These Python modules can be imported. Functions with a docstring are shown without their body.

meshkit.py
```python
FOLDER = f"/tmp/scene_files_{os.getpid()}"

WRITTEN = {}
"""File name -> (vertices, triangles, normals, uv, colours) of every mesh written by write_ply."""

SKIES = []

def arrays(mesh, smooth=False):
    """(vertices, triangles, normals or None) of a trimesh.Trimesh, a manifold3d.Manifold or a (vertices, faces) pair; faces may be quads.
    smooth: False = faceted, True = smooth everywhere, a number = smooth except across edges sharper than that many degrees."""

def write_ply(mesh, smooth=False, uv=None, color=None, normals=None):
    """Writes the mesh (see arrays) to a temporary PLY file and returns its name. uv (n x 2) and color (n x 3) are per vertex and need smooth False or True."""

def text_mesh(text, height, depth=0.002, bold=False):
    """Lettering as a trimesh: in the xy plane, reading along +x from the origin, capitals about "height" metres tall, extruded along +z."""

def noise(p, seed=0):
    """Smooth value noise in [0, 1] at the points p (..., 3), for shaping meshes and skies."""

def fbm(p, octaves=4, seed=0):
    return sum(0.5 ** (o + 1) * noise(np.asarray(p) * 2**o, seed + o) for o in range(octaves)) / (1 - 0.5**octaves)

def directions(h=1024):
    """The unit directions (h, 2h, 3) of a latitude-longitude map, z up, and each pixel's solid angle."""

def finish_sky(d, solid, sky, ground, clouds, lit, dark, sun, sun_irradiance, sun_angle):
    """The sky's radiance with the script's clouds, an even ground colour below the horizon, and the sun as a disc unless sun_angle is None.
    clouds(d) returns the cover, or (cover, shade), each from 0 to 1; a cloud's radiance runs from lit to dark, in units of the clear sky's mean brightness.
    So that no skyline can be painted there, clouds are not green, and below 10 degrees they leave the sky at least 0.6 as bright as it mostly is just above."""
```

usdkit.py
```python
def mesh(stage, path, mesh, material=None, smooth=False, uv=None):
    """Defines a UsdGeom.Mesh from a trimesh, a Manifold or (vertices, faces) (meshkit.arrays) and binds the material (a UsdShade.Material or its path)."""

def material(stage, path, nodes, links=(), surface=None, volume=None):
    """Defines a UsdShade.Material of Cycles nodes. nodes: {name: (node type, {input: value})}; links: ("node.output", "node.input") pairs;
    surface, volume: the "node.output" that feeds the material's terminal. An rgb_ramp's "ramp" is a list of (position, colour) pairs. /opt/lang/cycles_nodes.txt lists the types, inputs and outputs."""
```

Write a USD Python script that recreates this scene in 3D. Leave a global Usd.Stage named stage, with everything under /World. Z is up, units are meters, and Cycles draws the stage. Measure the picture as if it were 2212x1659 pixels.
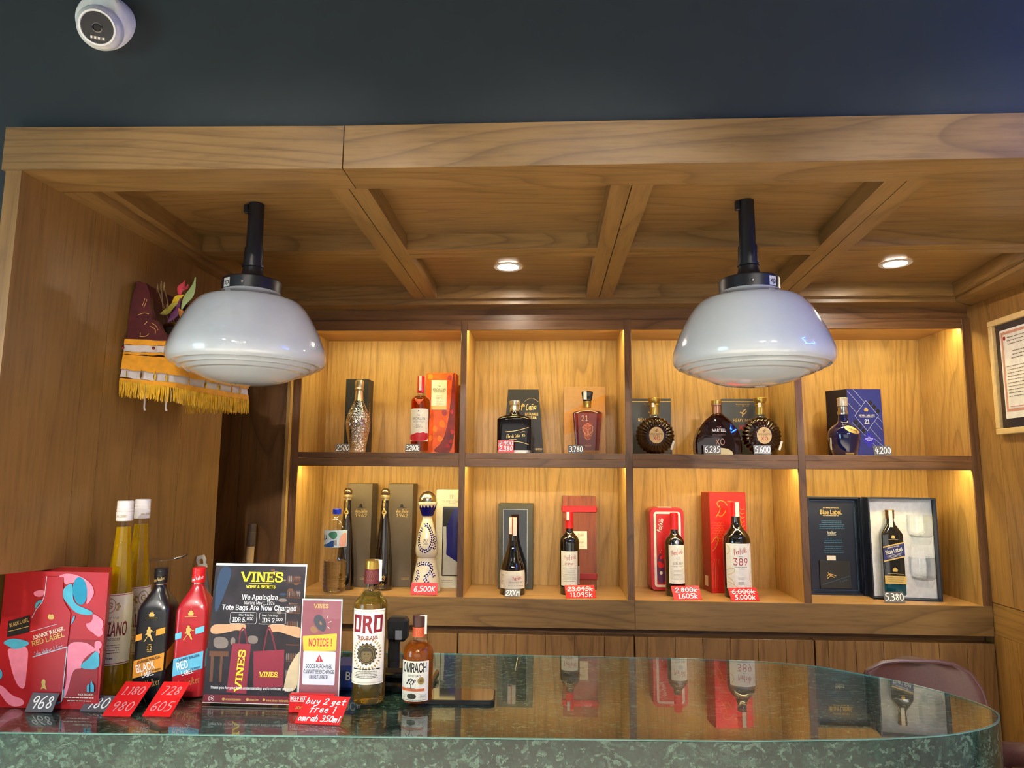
import math, random
import numpy as np, trimesh, usdkit, meshkit
from shapely.geometry import Polygon, LineString, box as sbox
from shapely.ops import unary_union
from pxr import Usd, UsdGeom, UsdLux, UsdShade, Gf, Sdf

# light levels
LV_SIDE, LV_FILL, LV_SPOT, LV_TRACK, LV_LED, LV_DOWN, LV_BLUE = 6.0, 1.0, 5600.0, 600.0, 125.0, 320.0, 165.0
stage = Usd.Stage.CreateInMemory()
UsdGeom.SetStageUpAxis(stage, 'Z'); UsdGeom.SetStageMetersPerUnit(stage, 1.0)
world = UsdGeom.Xform.Define(stage, '/World'); stage.SetDefaultPrim(world.GetPrim())
rng = random.Random(7); nrng = np.random.default_rng(7)
Z0 = 1.08            # height of the display cabinet's lower shelf above the floor; all heights below are relative to it
FLOOR = -Z0

# ------------------------------------------------------------------ camera, lights, exposure
cam = UsdGeom.Camera.Define(stage, '/World/Camera')
CP = np.array([0.312, -2.592, 0.456 + Z0]); PITCH, YAW, ROLL = np.radians([7.41, 3.01, 0.43])
fw = np.array([-math.sin(YAW) * math.cos(PITCH), math.cos(YAW) * math.cos(PITCH), math.sin(PITCH)])
rt = np.array([math.cos(YAW), math.sin(YAW), 0.0]); up = np.cross(rt, fw)
r2, u2 = rt * math.cos(ROLL) + up * math.sin(ROLL), -rt * math.sin(ROLL) + up * math.cos(ROLL)
mx = np.eye(4); mx[0, :3], mx[1, :3], mx[2, :3], mx[3, :3] = r2, u2, -fw, CP
cam.AddTransformOp().Set(Gf.Matrix4d(mx.tolist()))
cam.CreateHorizontalApertureAttr(36.0); cam.CreateFocalLengthAttr(36.0 * 1479.0 / 2212.0)
cam.CreateClippingRangeAttr(Gf.Vec2f(0.02, 100.0))
cam.CreateExposureAttr(0.1)

def lin(c):
    c = np.asarray(c, float) / 255.0
    return tuple(np.where(c <= 0.04045, c / 12.92, ((c + 0.055) / 1.055) ** 2.4))

def rect_light(name, loc, aim, w, h, color, watts):
    l = UsdLux.RectLight.Define(stage, '/World/Lights/' + name)
    l.CreateWidthAttr(w); l.CreateHeightAttr(h); l.CreateColorAttr(Gf.Vec3f(*color)); l.CreateIntensityAttr(watts)
    d = np.asarray(aim, float) - np.asarray(loc, float); d /= np.linalg.norm(d)
    x = np.cross(d, [0, 0, 1.0]); x = np.array([1.0, 0, 0]) if np.linalg.norm(x) < 1e-6 else x / np.linalg.norm(x); y = np.cross(x, d)
    m = np.eye(4); m[0, :3], m[1, :3], m[2, :3], m[3, :3] = x, y, -d, loc
    l.AddTransformOp().Set(Gf.Matrix4d(m.tolist())); return l

UsdGeom.Scope.Define(stage, '/World/Lights')
# unseen cool light tinting the left; added fill behind the camera
rect_light('side_window', (-3.5, -3.4, 1.35), (0.0, -1.0, 1.5), 2.0, 2.3, (0.45, 0.82, 1.0), LV_SIDE)
rect_light('glazed_shop_front', (0.2, -6.4, 1.15), (0.2, -1.0, 1.15), 4.2, 2.1, (1.0, 0.97, 0.92), LV_FILL)
# unseen track spots, placed to light the counter and shelves under the fascia
for k, (sx, sy, ax, ay, az) in enumerate(((-0.9, -3.3, -0.55, -1.0, 0.12), (0.1, -3.2, -0.1, -1.0, 0.08), (0.7, -4.2, 0.1, 0.0, 0.25), (1.6, -4.2, 1.1, 0.0, 0.25), (-0.2, -4.2, -0.35, 0.0, 0.25), (2.2, -3.4, 1.5, -0.3, 0.15))):
    l = UsdLux.SphereLight.Define(stage, f'/World/Lights/track_spot_{k}')
    l.CreateRadiusAttr(0.08); l.CreateColorAttr(Gf.Vec3f(1.0, 0.94, 0.85)); l.CreateIntensityAttr(LV_TRACK)
    sh = UsdLux.ShapingAPI.Apply(l.GetPrim()); sh.CreateShapingConeAngleAttr(11.0); sh.CreateShapingConeSoftnessAttr(0.35)
    p = np.array([sx, sy, 1.80 + Z0]); d = np.array([ax, ay, az + Z0]) - p; d /= np.linalg.norm(d); x = np.cross(d, [0, 0, 1.0]); x /= np.linalg.norm(x); y = np.cross(x, d)
    m = np.eye(4); m[0, :3], m[1, :3], m[2, :3], m[3, :3] = x, y, -d, p; l.AddTransformOp().Set(Gf.Matrix4d(m.tolist()))
for k in range(9):  # unseen ceiling spots, strong enough that the floor bounces light upward
    for row, yy in enumerate((-2.3, -3.7)):
        l = UsdLux.DiskLight.Define(stage, f'/World/Lights/shop_spot_{k}_{row}')
        l.CreateRadiusAttr(0.04); l.CreateColorAttr(Gf.Vec3f(1.0, 0.93, 0.82)); l.CreateIntensityAttr(LV_SPOT)
        l.AddTranslateOp().Set(Gf.Vec3d(-2.2 + k * 0.55, yy, 2.9))

# ------------------------------------------------------------------ scene graph helpers
_used = {}
def numbered(parent, name):
    k = (parent, name); n = _used.get(k, 0); _used[k] = n + 1
    return f'{parent}/{name}' if n == 0 else f'{parent}/{name}_{n:03d}'

def P(x):
    return x if isinstance(x, str) else str(x.GetPath())

def tag(o, label=None, cat=None, group=None, kind=None):
    for k, v in (('label', label), ('category', cat), ('group', group), ('kind', kind)):
        if v: o.SetCustomDataByKey(k, v)
    return o

def thing(name, label, cat, loc=(0, 0, 0), rz=0.0, group=None, kind=None):
    x = UsdGeom.Xform.Define(stage, numbered('/World', name))
    x.AddTranslateOp().Set(Gf.Vec3d(loc[0], loc[1], loc[2] + Z0)); x.AddRotateZOp().Set(float(rz))
    return tag(x.GetPrim(), label, cat, group, kind)

def obj(name, mesh, m, parent='/World', smooth=30, label=None, kind=None):
    path = numbered(P(parent), name)
    if not isinstance(mesh, trimesh.Trimesh): mesh = trimesh.Trimesh(*mesh, process=False)
    ids, inv = np.unique(mesh.faces, return_inverse=True)
    mesh = trimesh.Trimesh(np.asarray(mesh.vertices)[ids], inv.reshape(-1, 3), process=False)
    pr = usdkit.mesh(stage, path, mesh, m, smooth=smooth).GetPrim()
    return tag(pr, label, None, None, kind)

def struct(name):
    x = UsdGeom.Xform.Define(stage, '/World/' + name); x.AddTranslateOp().Set(Gf.Vec3d(0, 0, Z0))
    return tag(x.GetPrim(), kind='structure')

# ------------------------------------------------------------------ materials
UsdGeom.Scope.Define(stage, '/World/Looks'); _m = {}
def M(name, rgb, rough=0.5, metal=0.0, coat=0.0, spec=0.5, var=0.07, scale=60.0, bump=0.0, emit=None, sheen=0.0):
    if name in _m: return _m[name]
    c = np.array(lin(rgb)); a, b = c * (1 - var), np.minimum(c * (1 + var), 1)
    n = {'tc': ('texture_coordinate', {}), 'n': ('noise_texture', {'scale': scale, 'detail': 3.0}),
         'r': ('rgb_ramp', {'ramp': [(0.3, tuple(a)), (0.7, tuple(b))]}),
         'p': ('principled_bsdf', {'roughness': rough, 'metallic': metal, 'coat_weight': coat, 'coat_roughness': 0.04, 'specular_ior_level': spec, 'sheen_weight': sheen})}
    l = [('tc.object', 'n.vector'), ('n.fac', 'r.fac'), ('r.color', 'p.base_color')]
    if emit:
        n['p'][1].update(emission_color=lin(emit[0]), emission_strength=emit[1])
    if bump:
        n['b'] = ('bump', {'strength': bump, 'distance': 0.002}); l += [('n.fac', 'b.height'), ('b.normal', 'p.normal')]
    _m[name] = usdkit.material(stage, '/World/Looks/' + name, n, l, surface='p.BSDF'); return _m[name]

def wood(name, rgb, dark, axis='z', ring=16.0, rough=0.42, amount=0.75, coat=0.12, stretch=0.16, fs=95.0):
    s = {'x': (0.07, 1, 1), 'y': (1, 0.07, 1), 'z': (1, 1, 0.07)}[axis]
    s2 = {'x': (stretch, 1, 1), 'y': (1, stretch, 1), 'z': (1, 1, stretch)}[axis]
    c, d = np.array(lin(rgb)), np.array(lin(dark)); lt = np.minimum(c * 1.18, 1)
    n = {'g': ('geometry', {}), 'oi': ('object_info', {}), 'k': ('vector_math', {'math_type': 'scale', 'vector1': (3.1, 5.7, 4.3)}),
         'add': ('vector_math', {'math_type': 'add'}),
         'm1': ('mapping', {'scale': s}), 'm2': ('mapping', {'scale': s2}),
         'fine': ('noise_texture', {'scale': fs, 'detail': 4.0, 'roughness': 0.65}),
         'low': ('noise_texture', {'scale': 3.4, 'detail': 2.0, 'roughness': 0.35, 'distortion': 0.25}),
         'mul': ('math', {'math_type': 'multiply', 'value2': ring}), 'fr': ('math', {'math_type': 'fraction'}),
         'ringr': ('rgb_ramp', {'ramp': [(0.0, (1, 1, 1)), (0.10, (0.55, 0.55, 0.55)), (0.30, (0.12, 0.12, 0.12)), (0.8, (0, 0, 0)), (0.96, (0.25, 0.25, 0.25)), (1.0, (0.9, 0.9, 0.9))]}),
         'tone': ('rgb_ramp', {'ramp': [(0.25, tuple(0.6 * d + 0.4 * c)), (0.5, tuple(c)), (0.78, tuple(lt))]}),
         'ramt': ('math', {'math_type': 'multiply', 'value2': amount}),
         'mix': ('mix', {'mix_type': 'mix', 'color2': tuple(d)}),
         'b': ('bump', {'strength': 0.12, 'distance': 0.001}),
         'p': ('principled_bsdf', {'roughness': rough, 'coat_weight': coat, 'coat_roughness': 0.25})}
    l = [('oi.random', 'k.scale'), ('g.position', 'add.vector1'), ('k.vector', 'add.vector2'), ('add.vector', 'm1.vector'), ('add.vector', 'm2.vector'),
         ('m1.vector', 'fine.vector'), ('m2.vector', 'low.vector'), ('low.fac', 'mul.value1'), ('mul.value', 'fr.value1'), ('fr.value', 'ringr.fac'),
         ('fine.fac', 'tone.fac'), ('tone.color', 'mix.color1'), ('ringr.color', 'ramt.value1'), ('ramt.value', 'mix.fac'), ('mix.color', 'p.base_color'),
         ('fine.fac', 'b.height'), ('b.normal', 'p.normal')]
    _m[name] = usdkit.material(stage, '/World/Looks/' + name, n, l, surface='p.BSDF'); return _m[name]

def thin_glass(name, tint=(1, 1, 1), ior=1.5, refl=1.0):
    n = {'geo': ('geometry', {}), 'inv': ('math', {'math_type': 'subtract', 'value1': 1.0}), 'fm': ('math', {'math_type': 'multiply'}), 't': ('transparent_bsdf', {'color': tint}), 'g': ('glossy_bsdf', {'color': (refl, refl, refl), 'roughness': 0.01, 'distribution': 'ggx'}),
         'f': ('fresnel', {'IOR': ior}), 'x': ('mix_closure', {})}
    _m[name] = usdkit.material(stage, '/World/Looks/' + name, n, [('geo.backfacing', 'inv.value2'), ('f.fac', 'fm.value1'), ('inv.value', 'fm.value2'), ('fm.value', 'x.fac'), ('t.BSDF', 'x.closure1'), ('g.BSDF', 'x.closure2')], surface='x.closure'); return _m[name]

def liquid(name, rgb, ior=1.36, rough=0.0, tr=1.0):
    n = {'tc': ('texture_coordinate', {}), 'n': ('noise_texture', {'scale': 6.0}), 'r': ('rgb_ramp', {'ramp': [(0.3, tuple(np.array(lin(rgb)) * 0.95)), (0.7, lin(rgb))]}),
         'p': ('principled_bsdf', {'roughness': rough, 'ior': ior, 'transmission_weight': tr})}
    _m[name] = usdkit.material(stage, '/World/Looks/' + name, n, [('tc.object', 'n.vector'), ('n.fac', 'r.fac'), ('r.color', 'p.base_color')], surface='p.BSDF'); return _m[name]

def emitter(name, rgb, strength):
    n = {'e': ('emission', {'color': lin(rgb), 'strength': strength})}
    _m[name] = usdkit.material(stage, '/World/Looks/' + name, n, [], surface='e.emission'); return _m[name]

# ------------------------------------------------------------------ mesh helpers
def cat(*ms):
    ms = [m for m in ms if m is not None]
    return ms[0] if len(ms) == 1 else trimesh.util.concatenate(ms)

def bx(x0, x1, y0, y1, z0, z1, c=0.0):
    lo, hi = np.minimum((x0, y0, z0), (x1, y1, z1)), np.maximum((x0, y0, z0), (x1, y1, z1))
    if c <= 0:
        m = trimesh.creation.box(extents=hi - lo); m.apply_translation((lo + hi) / 2); return m
    c = min(c, (hi - lo).min() * 0.45); h, o = (hi - lo) / 2, []
    for sx in (-1, 1):
        for sy in (-1, 1):
            for sz in (-1, 1):
                s = np.array((sx, sy, sz))
                for k in range(3):
                    e = np.full(3, c); e[k] = 0; o.append(s * (h - e))
    m = trimesh.convex.convex_hull(np.array(o)); m.apply_translation((lo + hi) / 2); return m

def prism(pts, z0, z1):
    p = Polygon(pts)
    m = trimesh.creation.extrude_polygon(p, z1 - z0, engine='earcut'); m.apply_translation((0, 0, z0)); return m

def prism_xz(poly, y0, y1):
    """A polygon in (x, z) extruded from y0 (front) to y1 (back)."""
    p = poly if hasattr(poly, 'exterior') else Polygon(poly)
    m = trimesh.creation.extrude_polygon(p, y1 - y0, engine='earcut')
    m.apply_transform(np.array([[1, 0, 0, 0], [0, 0, 1, y0], [0, 1, 0, 0], [0, 0, 0, 1.0]])); m.invert() if m.volume < 0 else None; return m

def loft(secs, n=40, cap=True):
    """Sections (z, hx, hy, exponent): superellipses; exponent 2 is round. Angle 0 looks to -y."""
    t = np.linspace(0, 2 * np.pi, n, endpoint=False); v = []
    for s in secs:
        z, hx, hy, e = (tuple(s) + (s[1], 2))[:4] if len(s) == 2 else (tuple(s) + (2,))[:4]
        sn, cs = np.sin(t), -np.cos(t)
        k = (np.abs(sn) ** e + np.abs(cs) ** e) ** (-1.0 / e)
        v.append(np.stack([hx * k * sn, hy * k * cs, np.full(n, z)], 1))
    v = np.vstack(v); f = []; m = len(secs)
    for i in range(m - 1):
        for j in range(n):
            a, b = i * n + j, i * n + (j + 1) % n
            f += [[a, b, b + n], [a, b + n, a + n]]
    if cap:
        v = np.vstack([v, [0, 0, secs[0][0]], [0, 0, secs[-1][0]]]); q = m * n
        for j in range(n):
            f += [[q, (j + 1) % n, j], [q + 1, (m - 1) * n + j, (m - 1) * n + (j + 1) % n]]
    return trimesh.Trimesh(v, np.array(f), process=False)

def lathe(pts, n=40, cap=True):
    return loft([(z, r) for z, r in pts], n, cap)

def smoothp(pts, k=4):
    """Catmull-Rom through (z, r) pairs."""
    p = np.array(pts, float); p = np.vstack([2 * p[0] - p[1], p, 2 * p[-1] - p[-2]]); out = []
    for i in range(1, len(p) - 2):
        for t in np.linspace(0, 1, k, endpoint=False):
            a, b, c, d = p[i - 1:i + 3]
            out.append(0.5 * (2 * b + (c - a) * t + (2 * a - 5 * b + 4 * c - d) * t ** 2 + (3 * b - a - 3 * c + d) * t ** 3))
    out.append(p[-2]); return [tuple(q) for q in out]

def rot(m, deg, axis, at=(0, 0, 0)):
    m = m.copy(); m.apply_transform(trimesh.transformations.rotation_matrix(math.radians(deg), axis, at)); return m

def mv(m, x=0, y=0, z=0):
    m = m.copy(); m.apply_translation((x, y, z)); return m

def tube(path, r, n=10):
    path = np.asarray(path, float); rr = np.broadcast_to(np.asarray(r, float), (len(path),)); v, f = [], []
    for i, p in enumerate(path):
        d = path[min(i + 1, len(path) - 1)] - path[max(i - 1, 0)]; d /= np.linalg.norm(d)
        a = np.cross(d, [0, 0, 1.0] if abs(d[2]) < 0.9 else [1.0, 0, 0]); a /= np.linalg.norm(a); b = np.cross(d, a)
        for j in range(n):
            t = 2 * np.pi * j / n; v.append(p + rr[i] * (a * math.cos(t) + b * math.sin(t)))
    for i in range(len(path) - 1):
        for j in range(n):
            a, b = i * n + j, i * n + (j + 1) % n; f += [[a, b, b + n], [a, b + n, a + n]]
    v += [path[0], path[-1]]; q = len(v) - 2
    for j in range(n):
        f += [[q, (j + 1) % n, j], [q + 1, (len(path) - 1) * n + j, (len(path) - 1) * n + (j + 1) % n]]
    m = trimesh.Trimesh(np.array(v), np.array(f), process=False); m.fix_normals(); return m

# ---- flat print: 2-D triangles (u, v) laid on a surface
_tx = {}
def text2(s, h, w=None, bold=True, x=0.0, z=0.0, deg=0.0, shear=0.0, anchor='c'):
    if (s, bold) not in _tx:
        m = meshkit.text_mesh(s, 1.0, 0.1, bold); k = (m.vertices[m.faces][:, :, 2] > 0.05).all(1)
        f = m.faces[k]; ids, inv = np.unique(f, return_inverse=True)
        _tx[(s, bold)] = (m.vertices[ids][:, :2], inv.reshape(-1, 3))
    v, f = _tx[(s, bold)]; v = v.copy()
    v[:, 0] -= (v[:, 0].min() + v[:, 0].max()) / 2; v[:, 1] -= 0.5
    v *= h
    if w: v[:, 0] *= w / max(np.ptp(v[:, 0]), 1e-9)
    if anchor == 'l': v[:, 0] -= v[:, 0].min()
    v[:, 0] += shear * v[:, 1]
    c, s_ = math.cos(math.radians(deg)), math.sin(math.radians(deg))
    return v @ np.array([[c, s_], [-s_, c]]) + (x, z), f

def tri(poly):
    ps = [poly] if hasattr(poly, 'exterior') else list(poly.geoms); V, F, n = [], [], 0
    for p in ps:
        if p.is_empty or p.area < 1e-12: continue
        v, f = trimesh.creation.triangulate_polygon(p, engine='earcut'); v = np.asarray(v); f = np.asarray(f)
        a = v[f]; s = np.cross(a[:, 1] - a[:, 0], a[:, 2] - a[:, 0]); f = np.where((s < 0)[:, None], f[:, ::-1], f)
        V.append(v); F.append(f + n); n += len(v)
    return np.vstack(V), np.vstack(F)

def poly(*pts):
    return tri(Polygon(pts).buffer(0))

def rect(x0, x1, z0, z1, r=0.0):
    b = sbox(x0 + r, z0 + r, x1 - r, z1 - r)
    return tri(b.buffer(r, quad_segs=5) if r else b)

def ring2(x0, x1, z0, z1, w, r=0.0):
    a = sbox(x0 + r, z0 + r, x1 - r, z1 - r).buffer(r + 1e-6); return tri(a.difference(a.buffer(-w)))

def ell(cx, cz, rx, rz, n=28):
    t = np.linspace(0, 2 * np.pi, n, endpoint=False); return tri(Polygon(np.stack([cx + rx * np.cos(t), cz + rz * np.sin(t)], 1)))

def chaikin(p, k=2, closed=False):
    p = np.array(p, float)
    for _ in range(k):
        q = np.vstack([p, p[:1]]) if closed else p
        a, b = q[:-1] * 0.75 + q[1:] * 0.25, q[:-1] * 0.25 + q[1:] * 0.75
        o = np.stack([a, b], 1).reshape(-1, 2)
        p = o if closed else np.vstack([p[:1], o, p[-1:]])
    return p

def blob(*pts):
    return tri(Polygon(chaikin(pts, 2, True)).buffer(0))

def stroke(paths, w, smooth=2):
    return tri(unary_union([LineString(chaikin(p, smooth) if smooth and len(p) > 2 else p).buffer(w / 2, quad_segs=3) for p in paths]))

def cat2(*ts):
    V, F, n = [], [], 0
    for v, f in ts: V.append(v); F.append(np.asarray(f) + n); n += len(v)
    return np.vstack(V), np.vstack(F)

def at2(t, x=0, z=0, s=1.0, sx=None, deg=0):
    v = np.array(t[0]) * (sx or s, s); c, q = math.cos(math.radians(deg)), math.sin(math.radians(deg))
    return v @ np.array([[c, q], [-q, c]]) + (x, z), t[1]

def fine_print(x0, x1, z0, z1, rows, h=0.0008, seed=1, centre=True):
    """Rows of words too small to read."""
    r = random.Random(seed); out = []
    for k in range(rows):
        z = z1 - (z1 - z0) * (k + 0.5) / rows; a = (r.uniform(0, 0.12) if centre else 0) * (x1 - x0)
        x, e = x0 + a, x1 - (a if centre else r.uniform(0, 0.2) * (x1 - x0))
        while x < e - h:
            l = min(r.uniform(2.0, 6.5) * h, e - x); out.append(rect(x, x + l, z - h / 2, z + h / 2)); x += l + h * 0.8
    return cat2(*out)

def hom(src, dst):
    A, b = [], []
    for (x, y), (u, v) in zip(src, dst):
        A += [[x, y, 1, 0, 0, 0, -u * x, -u * y], [0, 0, 0, x, y, 1, -v * x, -v * y]]; b += [u, v]
    h = np.append(np.linalg.solve(np.array(A, float), np.array(b, float)), 1).reshape(3, 3)
    def f(pts):
        p = np.c_[np.asarray(pts, float), np.ones(len(pts))] @ h.T; return p[:, :2] / p[:, 2:]
    return f

def on_plane(t, y, tilt=0.0, org=(0, 0, 0)):
    v, f = t; return trimesh.Trimesh(np.c_[v[:, 0], np.full(len(v), y), v[:, 1]], f, process=False)

def on_round(t, rf, off=0.0006, size=0.006, flat=1.0):
    """Wraps (arc length, height) round the z axis; rf(z) is the radius there."""
    v, f = np.c_[t[0], np.zeros(len(t[0]))], np.asarray(t[1])
    if size: v, f = trimesh.remesh.subdivide_to_size(v, f, size, max_iter=12)
    r = np.array([rf(z) for z in v[:, 1]]) + off; a = v[:, 0] / np.maximum(r, 1e-6)
    return trimesh.Trimesh(np.c_[r * np.sin(a), -r * np.cos(a), v[:, 1]], f, process=False)

def rfun(pts):
    z, r = np.array([p[0] for p in pts]), np.array([p[1] for p in pts]); return lambda q: float(np.interp(q, z, r))

def decals(parent, items, how, name='lettering', step=0.0002, base=0.0008):
    """items: (material, 2-D triangles, part name); how(t, off) lays them on the surface. Later items lie on earlier ones."""
    for k, it in enumerate(items):
        for q in (it[1] if isinstance(it[1], list) else [it[1]]):
            obj(it[2] if len(it) > 2 else name, how(q, base + step * k), it[0], parent, smooth=True)

def flat_at(y):
    return lambda t, off: on_plane(t, y - off)

def round_at(rf, size=0.006):
    return lambda t, off: on_round(t, rf, off, size)

# ---- handwriting
HW = {'0': [[(.3, 1), (.08, .8), (.05, .5), (.08, .2), (.3, 0), (.52, .2), (.55, .5), (.52, .8), (.3, 1)]],
 '1': [[(.2, .8), (.34, 1), (.3, 0)]], '2': [[(.05, .8), (.2, 1), (.5, .95), (.5, .65), (.25, .3), (.02, 0), (.1, .02), (.55, .02)]],
 '3': [[(.05, .92), (.3, 1), (.52, .85), (.45, .6), (.2, .55)], [(.2, .55), (.5, .48), (.55, .2), (.35, 0), (.03, .06)]],
 '4': [[(.3, 1), (.02, .35), (.6, .35)], [(.42, .7), (.4, 0)]], '5': [[(.52, 1), (.14, 1), (.1, .58), (.4, .6), (.54, .35), (.42, .05), (.05, .02)]],
 '6': [[(.45, 1), (.15, .75), (.04, .35), (.15, .02), (.45, .02), (.54, .3), (.38, .52), (.08, .4)]], '7': [[(.03, 1), (.55, 1), (.2, 0)]],
 '8': [[(.3, .53), (.08, .75), (.28, 1), (.5, .78), (.3, .53), (.05, .25), (.28, 0), (.55, .25), (.3, .53)]],
 '9': [[(.5, .7), (.25, .45), (.06, .7), (.25, 1), (.5, .9), (.52, .6), (.42, 0)]], '.': [[(.05, 0), (.1, .04)]], ',': [[(.1, .06), (.03, -.12)]],
 'k': [[(.08, 1), (.06, 0)], [(.45, .6), (.1, .32), (.48, 0)]], 'K': [[(.08, 1), (.06, 0)], [(.5, 1), (.1, .5), (.55, 0)]],
 'b': [[(.08, 1), (.06, .02)], [(.07, .45), (.35, .6), (.5, .3), (.3, 0), (.06, .08)]], 'u': [[(.05, .6), (.06, .1), (.3, 0), (.45, .3), (.47, .6)], [(.47, .6), (.5, 0)]],
 'y': [[(.05, .6), (.12, .25), (.38, .3), (.47, .6)], [(.48, .6), (.4, -.25), (.1, -.35)]], 'g': [[(.48, .55), (.15, .6), (.06, .25), (.3, .05), (.48, .5)], [(.48, .55), (.42, -.3), (.08, -.3)]],
 'e': [[(.08, .3), (.46, .36), (.35, .6), (.1, .5), (.06, .15), (.3, 0), (.5, .12)]], 't': [[(.25, .95), (.22, .1), (.42, 0)], [(.02, .62), (.48, .62)]],
 'f': [[(.48, .95), (.28, 1), (.2, .7), (.2, -.1)], [(.02, .55), (.45, .55)]], 'r': [[(.08, .6), (.08, 0)], [(.08, .4), (.25, .6), (.45, .55)]],
 'o': [[(.28, .6), (.05, .35), (.2, 0), (.45, .1), (.5, .4), (.28, .6)]], 'm': [[(.05, .6), (.05, 0)], [(.05, .4), (.2, .6), (.3, .5), (.3, 0)], [(.3, .4), (.45, .6), (.57, .5), (.57, 0)]],
 'a': [[(.46, .5), (.2, .62), (.05, .3), (.22, 0), (.45, .3)], [(.47, .6), (.5, 0)]], 'c': [[(.46, .52), (.2, .6), (.05, .3), (.2, 0), (.48, .1)]],
 'h': [[(.08, 1), (.06, 0)], [(.07, .4), (.3, .6), (.46, .45), (.46, 0)]], 'n': [[(.06, .6), (.06, 0)], [(.06, .4), (.28, .6), (.46, .45), (.47, 0)]], 'l': [[(.2, 1), (.2, 0)]],
 'X': [[(.05, 1), (.5, 0)], [(.5, 1), (.03, 0)]], 'M': [[(.04, 0), (.1, 1), (.3, .4), (.5, 1), (.56, 0)]], 'P': [[(.1, 1), (.05, 0)], [(.05, .9), (.45, 1), (.48, .6), (.1, .45)]],
 'd': [[(.44, .5), (.2, .6), (.05, .3), (.22, 0), (.44, .3)], [(.5, 1), (.48, 0)]], 's': [[(.44, .55), (.15, .6), (.12, .4), (.42, .25), (.35, 0), (.05, .04)]],
 'S': [[(.52, .9), (.25, 1), (.1, .75), (.45, .45), (.35, .05), (.04, .1)]], 'w': [[(.04, .6), (.14, 0), (.3, .5), (.42, 0), (.56, .6)]], 'v': [[(.05, .6), (.22, 0), (.48, .6)]], 'L': [[(.15, 1), (.06, .02), (.5, .05)]], 'i': [[(.2, .6), (.18, 0)]], 'J': [[(.1, .95), (.5, 1)], [(.38, 1), (.34, .1), (.15, -.1), (.02, .15)]], 'W': [[(.02, 1), (.14, 0), (.3, .6), (.44, 0), (.6, 1)]], 'G': [[(.5, .85), (.25, 1), (.05, .5), (.2, 0), (.5, .1), (.5, .45), (.3, .45)]],
 'C': [[(.5, .9), (.25, 1), (.05, .5), (.2, 0), (.55, .12)]], 'ñ': [[(.06, .6), (.06, 0)], [(.06, .4), (.28, .6), (.46, .45), (.47, 0)], [(.1, .8), (.22, .9), (.32, .8), (.44, .9)]], 'F': [[(.12, 1), (.05, 0)], [(.05, 1), (.55, 1)], [(.08, .55), (.4, .55)]], 'R': [[(.1, 1), (.05, 0)], [(.05, .9), (.45, 1), (.48, .6), (.1, .45), (.5, 0)]]}
def hand(s, h, pen, w=None, x=0.0, z=0.0, deg=0.0, slant=0.12, centre=True):
    paths, cx = [], 0.0
    for ch in s:
        if ch == ' ': cx += 0.4; continue
        for p in HW.get(ch, HW.get(ch.lower(), HW['n'])): paths.append([(cx + a + slant * b, b) for a, b in p])
        cx += {'.': 0.22, ',': 0.22, '1': 0.5, 'i': 0.4, 'l': 0.4, 'm': 0.78, 'M': 0.78, 'W': 0.78}.get(ch, 0.7)
    sx = (w / (cx - 0.1)) if w else h
    q = [[(a * sx, b * h) for a, b in p] for p in paths]
    v, f = stroke(q, pen); v = v - ((cx - 0.1) * sx / 2 if centre else 0, h / 2)
    c, s_ = math.cos(math.radians(deg)), math.sin(math.radians(deg)); return v @ np.array([[c, s_], [-s_, c]]) + (x, z), f

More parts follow.
